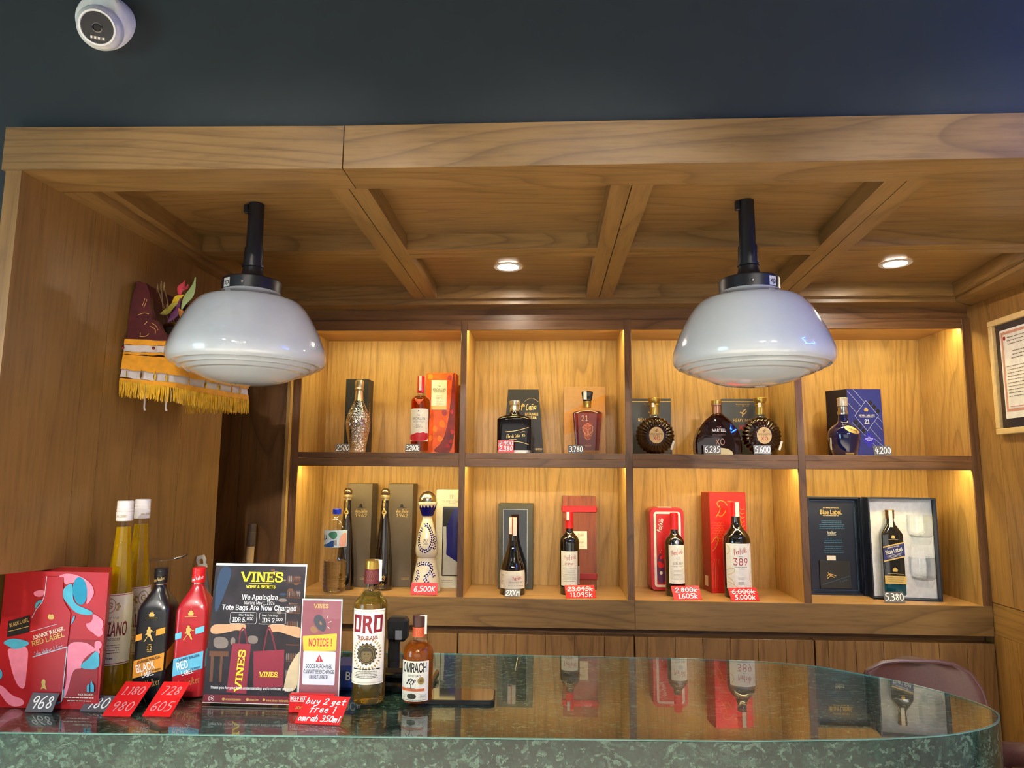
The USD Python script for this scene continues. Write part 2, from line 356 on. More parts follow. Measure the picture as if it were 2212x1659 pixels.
# ------------------------------------------------------------------ materials of the setting
WOODX = wood('wood_along', (138, 105, 60), (90, 64, 34), 'x', amount=0.6, ring=20)
WOODY = wood('wood_deep', (138, 105, 60), (90, 64, 34), 'y', amount=0.5)
WOODZ = wood('wood_upright', (142, 104, 58), (92, 62, 32), 'z', amount=0.6)
VENZ = wood('veneer_upright', (184, 146, 86), (128, 92, 48), 'z', ring=26, amount=0.6, stretch=0.07, fs=120.0)
VENX = wood('veneer_along', (184, 142, 88), (138, 98, 54), 'x', ring=14, amount=0.4)
DARKX = wood('unlit_wood_along', (122, 84, 50), (78, 50, 28), 'x', ring=12)  # cabinet wood with shade painted in, for front faces the LEDs miss
DARKZ = wood('unlit_wood_upright', (116, 80, 48), (74, 48, 27), 'z', ring=12)  # same darkened copy of the cabinet wood, upright grain
PANELZ = wood('dark_panel_wood', (118, 80, 42), (80, 52, 26), 'z', ring=14)
RIGHTZ = wood('side_wall_wood', (158, 118, 64), (108, 76, 38), 'z', ring=16, amount=0.5)
LEFTZ = wood('left_wall_wood', (142, 106, 56), (100, 70, 34), 'z', ring=9, amount=0.4)
DARKPAINT = M('dark_paint', (39, 46, 48), rough=0.75, scale=14, var=0.05, bump=0.05)
PLASTER = M('shop_plaster', (190, 184, 174), rough=0.8, scale=5)
SHOPFLOOR = M('unseen_pale_floor', (196, 186, 170), rough=0.4, scale=3, var=0.15)  # unseen floor, kept pale to bounce light up into the niche
BLACKGAP = M('shadow_gap', (24, 17, 11), rough=0.9)
CHIP = M('chipped_plaster', (210, 205, 198), rough=0.8)

# ------------------------------------------------------------------ the room
FY = -1.247
s = struct('floor'); obj('floor_slab', bx(-3.6, 4.2, -6.6, 0.5, FLOOR - 0.1, FLOOR), SHOPFLOOR, s)
s = struct('wall_front')     # dark painted wall with the opening of the cashier niche
obj('wall_above_niche', bx(-0.847, 4.2, FY + 0.012, FY + 0.16, 1.1815, 1.93), DARKPAINT, s)
obj('wall_beside_niche', bx(-3.6, -0.847, FY + 0.012, FY + 0.16, 0.30, 1.93), DARKPAINT, s)
obj('wall_beside_niche', bx(-3.6, -0.932, FY + 0.012, FY + 0.16, FLOOR, 0.30), DARKPAINT, s)
obj('wall_beside_niche', bx(1.96, 4.2, FY + 0.012, FY + 0.16, FLOOR, 1.1815), DARKPAINT, s)
r_ = random.Random(3); chips = []
for x in (-0.62, -0.36, 0.06, 0.41, 0.53, 0.6, 0.95, 1.1):
    w = r_.uniform(0.012, 0.05); chips.append(bx(x, x + w, FY + 0.006, FY + 0.0125, 1.1795, 1.1795 + r_.uniform(0.0022, 0.0042)))
obj('chipped_paint', cat(*chips), CHIP, s, kind='stuff')
s = struct('shop_ceiling'); obj('ceiling_slab', bx(-3.6, 4.2, -6.6, FY + 0.16, 1.93, 2.0), M('shop_ceiling_paint', (62, 66, 68), rough=0.8), s)
SNOOT = M('snoot_black', (16, 16, 18), rough=0.7)
for k in range(9):
    for yy in (-2.3, -3.7):
        obj('downlight_housing', mv(lathe([(0.86, 0.06), (0.99, 0.06), (0.99, 0.052), (0.86, 0.052)], 20, cap=False), -2.2 + k * 0.55, yy, 2.9 - Z0 - 0.985), SNOOT, s)  # added tubes out of view, keeping the spots off the fascia
s = struct('wall_back'); obj('wall_slab', bx(-3.6, 4.2, -6.6, -6.5, FLOOR, 1.93), PLASTER, s)
s = struct('wall_side_1'); obj('wall_slab', bx(-3.7, -3.6, -6.6, FY + 0.16, FLOOR, 1.93), PLASTER, s)
s = struct('wall_side_2'); obj('wall_slab', bx(2.8, 2.9, -6.6, FY + 0.16, FLOOR, 1.93), PLASTER, s)

# fascia boards round the opening
ZS, ZG, ZP = 1.0864, 1.1044, 1.152
s = struct('trim_1'); obj('fascia_board', prism([(-0.846, -1.268), (-0.119, FY), (-0.119, -1.143), (-0.846, -1.15)], ZS, 1.1815), WOODX, s)
s = struct('trim_2'); obj('fascia_board', bx(-0.117, 1.96, FY, -1.143, ZS, 1.1815), WOODX, s)

# left wall of the niche: planks, its end, and the dark recess beside the cabinet
s = struct('wall_left')
ZC = -0.055
ys = [-1.262, -1.03, -0.954, -0.82, -0.60, -0.362]
xl = lambda y: -0.806 + (y + 1.25) * 0.036
def cut_plank(a, b, za, zb, zt):           # wall plank between depths a and b whose lower end is cut at za .. zb
    q = np.array([(x, y, z) for y, z in ((a, za), (b, zb), (b, zt), (a, zt)) for x in (xl(y), xl(y) - 0.035)])
    return trimesh.convex.convex_hull(q)
for k, (a, b) in enumerate(zip(ys[:-1], ys[1:])):
    a, b = a + 0.0006, b - 0.0006
    zc_ = lambda y: 0.246 - (y + 1.262) * 0.062
    obj('plank', cut_plank(a, b, zc_(a) if k < 2 else FLOOR, zc_(b) if k < 2 else FLOOR, ZS), LEFTZ, s)
    if k < 2: obj('plank', cut_plank(a, b, FLOOR, FLOOR, ZC - 0.135), LEFTZ, s)
obj('pocket_panel', bx(-0.93, -0.907, -1.24, -0.955, FLOOR, 0.28), LEFTZ, s)
obj('pocket_panel', bx(-0.907, -0.83, -0.955, -0.945, FLOOR, 0.28), LEFTZ, s)
obj('pocket_panel', bx(-0.907, -0.8465, -1.24, -0.955, 0.243, 0.27), LEFTZ, s)
obj('core', bx(-0.8465, -0.84, -1.24, -0.363, 0.3, ZS), BLACKGAP, s)
s = struct('wall_recess')
for a, b in ((-1.02, -0.862), (-0.8605, -0.687)):
    obj('plank', bx(a, b, -0.02, 0.0, FLOOR, ZS + 0.02), PANELZ, s)
obj('side_plank', bx(-1.05, -1.02, -0.37, 0.0, FLOOR, ZS + 0.02), PANELZ, s)
s = struct('trim_3'); obj('edge_strip', bx(-0.6865, -0.6735, -0.028, 0.33, FLOOR, 1.043), VENZ, s)

# right wall of the niche
s = struct('wall_right')
for a, b in ((0.33, -0.115), (-0.115, -0.30), (-0.30, -0.62), (-0.62, -0.94), (-0.94, -1.143)):
    obj('plank', bx(1.887, 1.93, b + 0.0007, a - 0.0007, 0.015, ZS), RIGHTZ, s)
    obj('plank', bx(1.887, 1.93, b + 0.0007, a - 0.0007, FLOOR, -0.095), RIGHTZ, s)
for a, b in ((0.33, -0.62), (-0.62, -1.143)):
    obj('board', bx(1.8872, 1.93, b + 0.0007, a - 0.0007, -0.094, 0.0125), wood('side_wall_band', (158, 118, 64), (108, 76, 38), 'y', ring=16, amount=0.6), s)
obj('core', bx(1.915, 1.96, -1.143, 0.33, FLOOR, ZS), BLACKGAP, s)

# coffered ceiling
s = struct('ceiling')
obj('backing', bx(-1.05, 1.96, -1.20, 0.34, ZP + 0.012, ZP + 0.03), BLACKGAP, s)  # slab hidden above the panels, put there to block light leaks
def skew(xa, xb, ya, yb, wa, wb, z0, z1):       # board from (xa..xa+wa, ya) to (xb..xb+wb, yb)
    return prism([(xa, ya), (xa + wa, ya), (xb + wb, yb), (xb, yb)], z0, z1)
obj('soffit_board', skew(-0.85, -0.85, -1.143, -0.36, 0.115, 0.10, ZS, ZP), WOODY, s)
obj('soffit_board', bx(-1.05, -0.7505, -0.359, 0.0, ZS, ZP), WOODY, s)
obj('soffit_board', prism([(1.683, -1.143), (1.93, -1.143), (1.93, 0.0), (1.797, -0.078), ], ZS, ZP), WOODY, s)
obj('soffit_board', prism([(-0.75, -0.078), (1.7965, -0.078), (1.929, 0.02), (-0.75, 0.02)], ZS, ZP), WOODX, s)
LX, RX = lambda y: -0.705 - (y + 1.143) * 0.032, lambda y: 1.662 + (y + 1.143) * 0.108
lx, rx = lambda y: -0.734 - (y + 1.143) * 0.016, lambda y: 1.682 + (y + 1.143) * 0.108
Y0, YC0, YC1, YB, YE = -1.143, -0.664, -0.582, -0.105, -0.0785
bc = [(lambda y: -0.1475, 0.089), (lambda y: 0.5025, 0.096), (lambda y: 1.104 + (y + 1.143) * 0.062, 0.095)]
g = 0.0012
obj('frame_board', prism([(lx(Y0), Y0), (LX(Y0), Y0), (LX(YE), YE), (lx(YE), YE)], ZG, ZP), WOODY, s)
obj('frame_board', prism([(RX(Y0), Y0), (rx(Y0), Y0), (rx(YE), YE), (RX(YE), YE)], ZG, ZP), WOODY, s)
obj('frame_board', prism([(LX(YB), YB), (RX(YB), YB), (RX(YE), YE), (LX(YE), YE)], ZG, ZP), WOODX, s)
for c, w in bc:
    for sg in (-1, 1):
        e = sg * w / 2
        q = [(c(Y0) + sg * g, Y0), (c(Y0) + e, Y0), (c(YB) + e, YB), (c(YB) + sg * g, YB)]
        obj('beam_board', prism(q, ZG, ZP), WOODY, s)
edges = [(LX, lambda y: bc[0][0](y) - bc[0][1] / 2), (lambda y: bc[0][0](y) + bc[0][1] / 2, lambda y: bc[1][0](y) - bc[1][1] / 2),
         (lambda y: bc[1][0](y) + bc[1][1] / 2, lambda y: bc[2][0](y) - bc[2][1] / 2), (lambda y: bc[2][0](y) + bc[2][1] / 2, RX)]
ym = (YC0 + YC1) / 2
for L, R in edges:
    obj('cross_board', prism([(L(YC0), YC0), (R(YC0), YC0), (R(ym), ym - g), (L(ym), ym - g)], ZG + 0.0005, ZP), WOODX, s)
    obj('cross_board', prism([(L(ym), ym + g), (R(ym), ym + g), (R(YC1), YC1), (L(YC1), YC1)], ZG + 0.0005, ZP), WOODX, s)
    for a, b in ((Y0 - 0.02, YC0 + 0.01), (YC1 - 0.01, YB + 0.01)):
        obj('coffer_panel', prism([(L(a) - 0.01, a), (R(a) + 0.01, a), (R(b) + 0.01, b), (L(b) - 0.01, b)], ZP, ZP + 0.012), WOODX, s)

# ------------------------------------------------------------------ display cabinet in the back of the niche
cab = thing('display_cabinet', 'wooden display cabinet with eight lit compartments full of bottles', 'cabinet')
def part(n, m, mat, p=None, **k): return obj(n, m, mat, p or cab, **k)
post = [(-0.6725, -0.644), (-0.023, 0.0), (0.604, 0.630), (1.2355, 1.261), (1.8575, 1.886)]
cells = [(-0.644, -0.023), (0.0, 0.604), (0.630, 1.2355), (1.261, 1.8575)]
LEDM = emitter('led_strip_light', (250, 228, 150), LV_LED)
LEDCH = M('led_channel', (200, 200, 196), rough=0.4, metal=0.6)
for a, b in post:
    part('divider', bx(a, b, 0.006, 0.322, 0.0, 1.043), VENZ)
    part('divider_edge', bx(a, b, 0.0, 0.0058, 0.0, 1.043, 0.0006), DARKZ)
for k, (a, b) in enumerate(cells):
    a, b = a + 0.0003, b - 0.0003
    part('back_panel', bx(a, b, 0.31, 0.322, 0.0, 0.509), VENZ); part('back_panel', bx(a, b, 0.31, 0.322, 0.531, 1.043), VENZ)
    part('shelf', bx(a, b, 0.004, 0.31, 0.509, 0.5305), VENX); part('shelf_edge', bx(a, b, 0.0, 0.0038, 0.509, 0.5305, 0.0006), DARKX)
    part('lintel', bx(a, b, 0.0, 0.016, 0.478, 0.5082, 0.0008), DARKX)
    part('lintel', bx(a, b, 0.0, 0.016, 1.005, 1.0425, 0.0008), DARKX)
    part('compartment_top', bx(a, b, 0.016, 0.31, 1.022, 1.043), VENX)
    for z in (0.509, 1.022):
        part('led_channel', bx(a + 0.004, b - 0.004, 0.0165, 0.029, z - 0.0085, z - 0.0005), LEDCH)
        part('led_strip', bx(a + 0.004, b - 0.004, 0.0175, 0.028, z - 0.0115, z - 0.0085), LEDM)
part('cornice_board', bx(-0.6725, 1.886, 0.012, 0.32, 1.0435, ZS), DARKX)
for a, b in ((-0.6725, 0.6285), (0.6295, 1.886)):
    part('base_board', bx(a, b, 0.0, 0.05, -0.103, -0.0005, 0.0012), WOODX)
    part('bottom_shelf', bx(a, b, 0.05, 0.322, -0.022, 0.0), VENX)
part('ledge', bx(-0.6725, 1.886, 0.0005, 0.05, -0.0004, 0.0), VENX)
part('recess_board', bx(-0.6725, 1.880, 0.05, 0.07, -0.16, -0.103), DARKX)
part('carcass', bx(-0.67, 1.884, 0.07, 0.32, FLOOR + 0.08, -0.06), BLACKGAP)
part('plinth', bx(-0.65, 1.88, 0.06, 0.32, FLOOR, FLOOR + 0.08), BLACKGAP)
dr = [(-0.6725, -0.0185), (-0.0145, 0.6235), (0.628, 1.2605), (1.265, 1.884)]
for a, b in dr:
    d = part('door', bx(a, b, 0.016, 0.045, FLOOR + 0.085, -0.1285), WOODZ)
    n = 7 if b > 0.7 else 6; off = 0.045 if a > 0.6 else 0.0
    xs = [a] + [a + off + (b - a - off) * q / 6 for q in range(1 if off == 0 else 0, 6)] + [b]
    for p, q in zip(xs[:-1], xs[1:]):
        obj('plank', bx(p + 0.0006, q - 0.0006, 0.0, 0.016, FLOOR + 0.085, -0.1280, 0.0008), WOODZ, d)

# ------------------------------------------------------------------ recessed downlights
LENS = emitter('downlight_lens', (255, 238, 214), LV_DOWN)
RIMW = M('downlight_rim', (214, 208, 202), rough=0.4)
for x, y, lab in ((0.178, -0.345, 'round recessed downlight in the coffer midway between the two pendant lamps'), (1.455, -0.345, 'round recessed downlight in the coffer near the right wooden wall')):
    t = thing('downlight', lab, 'ceiling light', (x, y, ZP), group='recessed coffer downlights')
    obj('rim', lathe([(-0.001, 0.049), (-0.004, 0.050), (-0.006, 0.047), (-0.005, 0.036), (-0.0015, 0.034)], 36, cap=False), RIMW, t)
    obj('lens', lathe([(-0.003, 0.034), (-0.0015, 0.034)], 32), LENS, t)

# ------------------------------------------------------------------ pendant lamps
OPAL = M('opal_glass', (190, 197, 202), rough=0.12, coat=1.0, var=0.01, spec=0.5)
LAMPBLK = M('lamp_black', (20, 20, 26), rough=0.42, var=0.1)
STICK = M('sticker_white', (214, 214, 210)); INK = M('print_black', (18, 18, 20)); WHITE = M('print_white', (236, 236, 234)); SCREW = M('screw_metal', (190, 188, 180), rough=0.3, metal=1)
prof = smoothp([(0.172, 0.074), (0.165, 0.080), (0.157, 0.094), (0.150, 0.108)], 3) + [(0.149, 0.112)] + \
    smoothp([(0.148, 0.120), (0.138, 0.131), (0.115, 0.148), (0.07, 0.172), (0.03, 0.188), (0.008, 0.1925), (-0.008, 0.190), (-0.018, 0.181)], 5) + \
    smoothp([(-0.0185, 0.172), (-0.022, 0.168), (-0.027, 0.163)], 3) + smoothp([(-0.0275, 0.154), (-0.031, 0.150), (-0.036, 0.143)], 3) + \
    smoothp([(-0.0362, 0.134), (-0.042, 0.124), (-0.056, 0.09), (-0.065, 0.045), (-0.067, 0.001)], 5)
for x, y, sa, lab in ((-0.452, -0.905, -30, 'white opal glass pendant lamp hanging at the left, in front of the yellow shrine cloth'), (0.8185, -0.885, 32, 'white opal glass pendant lamp hanging at the right, tinted blue')):
    t = thing('pendant_lamp', lab, 'pendant lamp', (x, y, 0.739), group='opal pendant lamps over the counter')
    obj('shade', lathe(prof, 72), OPAL, t, smooth=40)
    obj('collar', lathe([(0.166, 0.070), (0.166, 0.0735), (0.2, 0.0735), (0.2035, 0.072), (0.2055, 0.06), (0.2065, 0.04)], 48), LAMPBLK, t)
    st = obj('stem', lathe(smoothp([(0.205, 0.042), (0.212, 0.035), (0.224, 0.0275), (0.238, 0.025)], 4) + [(0.24, 0.0275), (0.245, 0.0275), (0.246, 0.0245), (0.292, 0.0235), (0.293, 0.0205), (ZP - 0.739 - 0.001, 0.0195)], 32), LAMPBLK, t)
    obj('bracket', bx(-0.03, -0.018, -0.012, 0.0, ZP - 0.739 - 0.028, ZP - 0.739 - 0.004, 0.002), LAMPBLK, t)
    rr = lambda z: 0.0735
    b = obj('sticker', rot(on_round(at2(rect(-0.0115, 0.0115, -0.0115, 0.0115), 0, 0.185), rr, 0.0006), sa, (0, 0, 1)), STICK, t)
    obj('lettering', rot(on_round(text2('xp', 0.012, bold=True, x=0.0, z=0.186), rr, 0.0009), sa, (0, 0, 1)), INK, b)
    obj('screw', mv(trimesh.creation.icosphere(2, 0.004), 0.008 if sa < 0 else -0.012, -0.0735, 0.184), SCREW, t)

# ------------------------------------------------------------------ dome security camera on the dark wall
CAMW = M('camera_white', (232, 230, 222), rough=0.35); CAMD = M('camera_window', (46, 46, 48), rough=0.12, coat=1.0); CAMR = M('lens_black', (8, 8, 10), rough=0.1, coat=1)
t = thing('security_camera', 'white dome security camera mounted on the dark wall above the niche', 'security camera', (-0.659, FY + 0.012, 1.433))
base = rot(lathe(smoothp([(0, 0.059), (0.012, 0.0595), (0.036, 0.054), (0.045, 0.048), (0.048, 0.041)], 4), 48), 90, (1, 0, 0))
obj('base', base, CAMW, t)
d = np.array([0.42, -1.0, -0.66]); d /= np.linalg.norm(d)
def aim(m):
    z = d; x = np.cross([0, 0, 1.0], z); x /= np.linalg.norm(x); y = np.cross(z, x); T = np.eye(4); T[:3, 0], T[:3, 1], T[:3, 2] = x, y, z; T[:3, :3] *= 0.86; T[:3, 3] = (0.012, -0.047, -0.037)
    m = m.copy(); m.apply_transform(T); return m
eye = [(0.052 * math.sin(a) - 0.002, 0.052 * math.cos(a)) for a in np.radians(np.linspace(-80, 38, 18))]
e = obj('eyeball', aim(lathe(eye + [(0.034, 0.0405), (0.0345, 0.0365), (0.031, 0.0355)], 48)), CAMW, t, smooth=35)
obj('window', aim(lathe([(0.029, 0.0357), (0.0312, 0.0357)], 40)), CAMD, e)
obj('lens', aim(lathe([(0.0312, 0.012), (0.0335, 0.0118), (0.034, 0.009), (0.0325, 0.0075), (0.0325, 0.001)], 32)), CAMR, e)
obj('led_window', aim(mv(bx(-0.016, 0.016, -0.0275, -0.0195, 0.0308, 0.0316, 0.0006), 0, 0, 0)), M('led_window', (120, 112, 104), rough=0.2), e)
for q in (-0.0135, -0.005, 0.003, 0.0125):
    obj('led', aim(bx(q - 0.0022, q + 0.0022, -0.026, -0.0205, 0.0312, 0.0325, 0.0008)), M('led_white', (250, 240, 220), rough=0.3), e)
tv, tf = text2('HIKVISION', 0.0085, bold=True)
arc = np.c_[tv, np.zeros(len(tv))]; a = (tv[:, 0] / 0.052) + math.radians(26); rad = 0.0525 + tv[:, 1] * 0.9
obj('lettering', trimesh.Trimesh(np.c_[rad * np.sin(a), np.interp(rad, [0.048, 0.054, 0.0595], [-0.0458, -0.0368, -0.0128]), rad * np.cos(a)], tf, process=False), INK, t)

# ------------------------------------------------------------------ blue light out of view beyond the niche, placed to tint the right side
BLUEGLOW = emitter('unseen_blue_glow', (50, 104, 255), LV_BLUE)
t = thing('neon_sign', 'unseen blue light on the dark wall, placed to tint the right side', 'neon sign', (2.12, FY + 0.01, 1.05))
obj('mount', bx(-0.02, 0.02, -0.55, 0.0, -0.05, 0.55, 0.006), M('lamp_board', (30, 30, 36)), t)
for sx in (-1, 1):
    obj('neon_tube', tube([(sx * 0.032, -0.50, 0.0), (sx * 0.032, -0.08, 0.0), (sx * 0.032, -0.08, 0.5), (sx * 0.032, -0.50, 0.5), (sx * 0.032, -0.50, 0.02)], 0.010, 10), BLUEGLOW, t)

# ------------------------------------------------------------------ marble counter
ZC = -0.055
def marble(name):
    n = {'g': ('geometry', {}), 'w': ('noise_texture', {'scale': 14.0, 'detail': 5.0, 'roughness': 0.6}), 'wm': ('vector_math', {'math_type': 'scale', 'scale': 0.09}), 'add': ('vector_math', {'math_type': 'add'}),
         'map': ('mapping', {'scale': (0.55, 1.5, 1.0), 'rotation': (0.0, 0.35, 0.2)}),
         'e': ('voronoi_texture', {'scale': 34.0, 'feature': 'distance_to_edge'}), 'e2': ('voronoi_texture', {'scale': 70.0, 'feature': 'distance_to_edge'}), 'v2': ('voronoi_texture', {'scale': 130.0, 'feature': 'f1'}),
         'big': ('noise_texture', {'scale': 7.0, 'detail': 6.0, 'roughness': 0.65, 'distortion': 0.6}), 'fine': ('noise_texture', {'scale': 110.0, 'detail': 5.0, 'roughness': 0.7}), 'bw2': ('rgb_to_bw', {}),
         'tone': ('rgb_ramp', {'ramp': [(0.30, lin((16, 36, 31))), (0.44, lin((25, 52, 45))), (0.57, lin((38, 68, 58))), (0.74, lin((72, 98, 83)))]}),
         'edge': ('rgb_ramp', {'ramp': [(0.0, (1, 1, 1)), (0.03, (0.7, 0.7, 0.7)), (0.08, (0, 0, 0))]}), 'edge2': ('rgb_ramp', {'ramp': [(0.0, (0.7, 0.7, 0.7)), (0.05, (0, 0, 0))]}),
         'patch': ('rgb_ramp', {'ramp': [(0.42, (0, 0, 0)), (0.62, (0.9, 0.9, 0.9))]}), 'em': ('math', {'math_type': 'multiply'}), 'em2': ('math', {'math_type': 'multiply'}), 'mx': ('math', {'math_type': 'maximum'}),
         'm1': ('mix', {'color2': lin((20, 40, 36))}), 'fleck': ('rgb_ramp', {'ramp': [(0.0, (0, 0, 0)), (0.64, (0, 0, 0)), (0.84, (0.42, 0.42, 0.42))]}), 'm2': ('mix', {'color2': lin((112, 148, 128))}),
         'fr': ('rgb_ramp', {'ramp': [(0.32, (0.45, 0.45, 0.45)), (0.5, (0.92, 0.92, 0.92)), (0.68, (1.7, 1.7, 1.6))]}), 'm3': ('mix', {'mix_type': 'multiply', 'fac': 1.0}),
         'p': ('principled_bsdf', {'roughness': 0.22, 'coat_weight': 0.5, 'coat_roughness': 0.02, 'coat_ior': 1.5})}
    l = [('g.position', 'w.vector'), ('w.color', 'wm.vector1'), ('g.position', 'add.vector1'), ('wm.vector', 'add.vector2'), ('add.vector', 'map.vector'),
         ('map.vector', 'e.vector'), ('map.vector', 'e2.vector'), ('map.vector', 'v2.vector'), ('map.vector', 'big.vector'), ('map.vector', 'fine.vector'),
         ('big.fac', 'tone.fac'), ('e.distance', 'edge.fac'), ('e2.distance', 'edge2.fac'), ('big.fac', 'patch.fac'), ('edge.color', 'em.value1'), ('patch.color', 'em.value2'), ('edge2.color', 'em2.value1'), ('patch.color', 'em2.value2'), ('em.value', 'mx.value1'), ('em2.value', 'mx.value2'), ('mx.value', 'm1.fac'),
         ('tone.color', 'm1.color1'), ('v2.color', 'bw2.color'), ('bw2.val', 'fleck.fac'), ('fleck.color', 'm2.fac'), ('m1.color', 'm2.color1'),
         ('fine.fac', 'fr.fac'), ('m2.color', 'm3.color1'), ('fr.color', 'm3.color2'), ('m3.color', 'p.base_color')]
    _m[name] = usdkit.material(stage, '/World/Looks/' + name, n, l, surface='p.BSDF'); return _m[name]
MARBLE = marble('green_marble')
end = chaikin([(0.72, -0.566), (1.0, -0.583), (1.16, -0.70), (1.25, -0.80), (1.305, -0.915), (1.29, -0.99), (1.22, -1.06), (1.06, -1.125), (0.70, -1.165)], 3)
outline = [(-0.777, -0.566)] + [tuple(q) for q in end] + [(-0.90, -1.232), (-0.90, -0.957), (-0.787, -0.957)]
cp = Polygon(outline)
t = thing('bar_counter', 'green marble cashier counter with a rounded right end', 'counter')
obj('marble_top', prism(list(cp.buffer(-0.0025).exterior.coords)[:-1], ZC - 0.13, ZC - 0.003), MARBLE, t)
obj('edge_band', cat(prism(list(cp.exterior.coords)[:-1], ZC - 0.128, ZC - 0.0036)), MARBLE, t)
GLTOP = thin_glass('counter_glass', (0.985, 0.995, 0.99), 1.5, 1.0)
GLEDGE = M('glass_edge_green', (96, 146, 136), rough=0.15, coat=0.6)
gt = obj('glass_sheet', prism(list(cp.buffer(-0.001).exterior.coords)[:-1], ZC - 0.0002, ZC), GLTOP, t)
rim = cp.difference(cp.buffer(-0.004)); rm = trimesh.creation.extrude_polygon(rim, 0.0024, engine='earcut'); rm.apply_translation((0, 0, ZC - 0.0030))
obj('glass_edge', rm, GLEDGE, gt)
body = cp.difference(sbox(-1, -2, -0.775, 0)).buffer(-0.08)
obj('counter_body', prism(list(body.exterior.coords)[:-1], FLOOR, ZC - 0.13), WOODZ, t)

# ------------------------------------------------------------------ leather chair behind the counter
LEATHER = M('brown_leather', (92, 60, 56), rough=0.38, scale=220, bump=0.12, var=0.12, coat=0.1)
CHROME = M('chrome', (200, 200, 200), rough=0.15, metal=1)
t = thing('bar_chair', 'brown leather chair with a rounded back behind the end of the marble counter', 'chair', (1.37, -0.44, FLOOR), 0)
W_, sh = 0.215, 0.40 + 0.30                     # half width; seat height
u = np.linspace(-1, 1, 33); v, f = [], []
prof_ = [(-0.30, 0.93), (-0.2, 1.0), (-0.08, 1.02), (0.05, 1.0), (0.13, 0.95), (0.2, 0.86), (0.245, 0.72), (0.268, 0.5), (0.275, 0.25), (0.276, 0.0)]
zt = 1.012
def shell(side):
    o = []
    for h, wk in prof_:
        for a in u:
            x = 0.2 * wk * a; bend = 0.07 * (1 - math.cos(a * 1.25))
            o.append((x, -bend * (1 if True else 0) + side * (0.028 * math.sqrt(max(1 - abs(a) ** 6, 0.0)) * math.sqrt(max(1 - (max(h, 0) / 0.28) ** 4, 0.0)) + 0.002), zt - 0.276 + h))
    return np.array(o)
A, B = shell(-1), shell(1); nu, nv = len(u), len(prof_)
vv = np.vstack([A, B]); ff = []
for i in range(nv - 1):
    for j in range(nu - 1):
        a = i * nu + j; q = nu * nv
        ff += [[a, a + 1, a + nu + 1], [a, a + nu + 1, a + nu], [q + a, q + a + nu + 1, q + a + 1], [q + a, q + a + nu, q + a + nu + 1]]
def stitch(ids):
    for a, b in zip(ids[:-1], ids[1:]): ff.extend([[a, nu * nv + a, nu * nv + b], [a, nu * nv + b, b]])
stitch([i * nu for i in range(nv)]); stitch([(nv - 1) * nu + j for j in range(nu)]); stitch([i * nu + nu - 1 for i in range(nv)][::-1]); stitch([j for j in range(nu)][::-1])
m = trimesh.Trimesh(vv, np.array(ff), process=False); m.fix_normals()
back = obj('backrest', m, LEATHER, t, smooth=50)
edge = [tuple(A[i * nu] * 0.5 + B[i * nu] * 0.5) for i in range(nv - 1)] + [tuple(A[i * nu + nu - 1] * 0.5 + B[i * nu + nu - 1] * 0.5) for i in range(nv - 2, -1, -1)]
obj('piping', tube(edge, 0.006, 8), LEATHER, back)
obj('seat', loft([(0.66, 0.19, 0.19, 4), (0.67, 0.215, 0.215, 4), (0.71, 0.225, 0.225, 4), (0.745, 0.215, 0.215, 4), (0.755, 0.17, 0.17, 4)], 40), LEATHER, t)
for sx in (-1, 1):
    obj('armrest', tube([(sx * 0.19, -0.05, 0.73), (sx * 0.205, -0.07, 0.775), (sx * 0.25, -0.11, 0.785), (sx * 0.285, -0.18, 0.78), (sx * 0.29, -0.26, 0.765), (sx * 0.26, -0.30, 0.74), (sx * 0.20, -0.20, 0.71)], 0.034, 14), LEATHER, t, smooth=60)
obj('column', lathe([(0.02, 0.03), (0.66, 0.03)], 24), CHROME, t)
obj('foot_plate', lathe([(0.0, 0.21), (0.012, 0.21), (0.022, 0.06), (0.03, 0.035)], 40), CHROME, t)

# ------------------------------------------------------------------ shared materials
CLEAR = thin_glass('clear_glass', (0.97, 0.98, 0.97), 1.45)
ACRYL = thin_glass('acrylic', (0.97, 0.98, 0.98), 1.45)
GOLD = M('gold_foil', (206, 170, 84), rough=0.28, metal=0.9); GOLDP = M('gold_print', (216, 182, 104), rough=0.4, metal=0.4)
SILVER = M('silver_foil', (206, 202, 190), rough=0.22, metal=1.0); CREAM = M('cream_paper', (236, 230, 212), rough=0.55); PAPER = M('white_paper', (238, 236, 230), rough=0.5)
REDINK = M('red_print', (178, 44, 44)); GREYINK = M('grey_print', (120, 116, 110)); GOLDINK = M('dull_gold_print', (168, 138, 78))
TAGGREY = M('tag_slate', (92, 92, 98), rough=0.3, coat=0.3); TAGRED = M('tag_red', (222, 32, 36), rough=0.3, coat=0.3); CHALK = M('chalk_white', (244, 244, 244), rough=0.6); CHALKD = M('chalk_grey', (206, 150, 150), rough=0.6)
STAMP = M('tax_stamp', (226, 222, 208), rough=0.5)

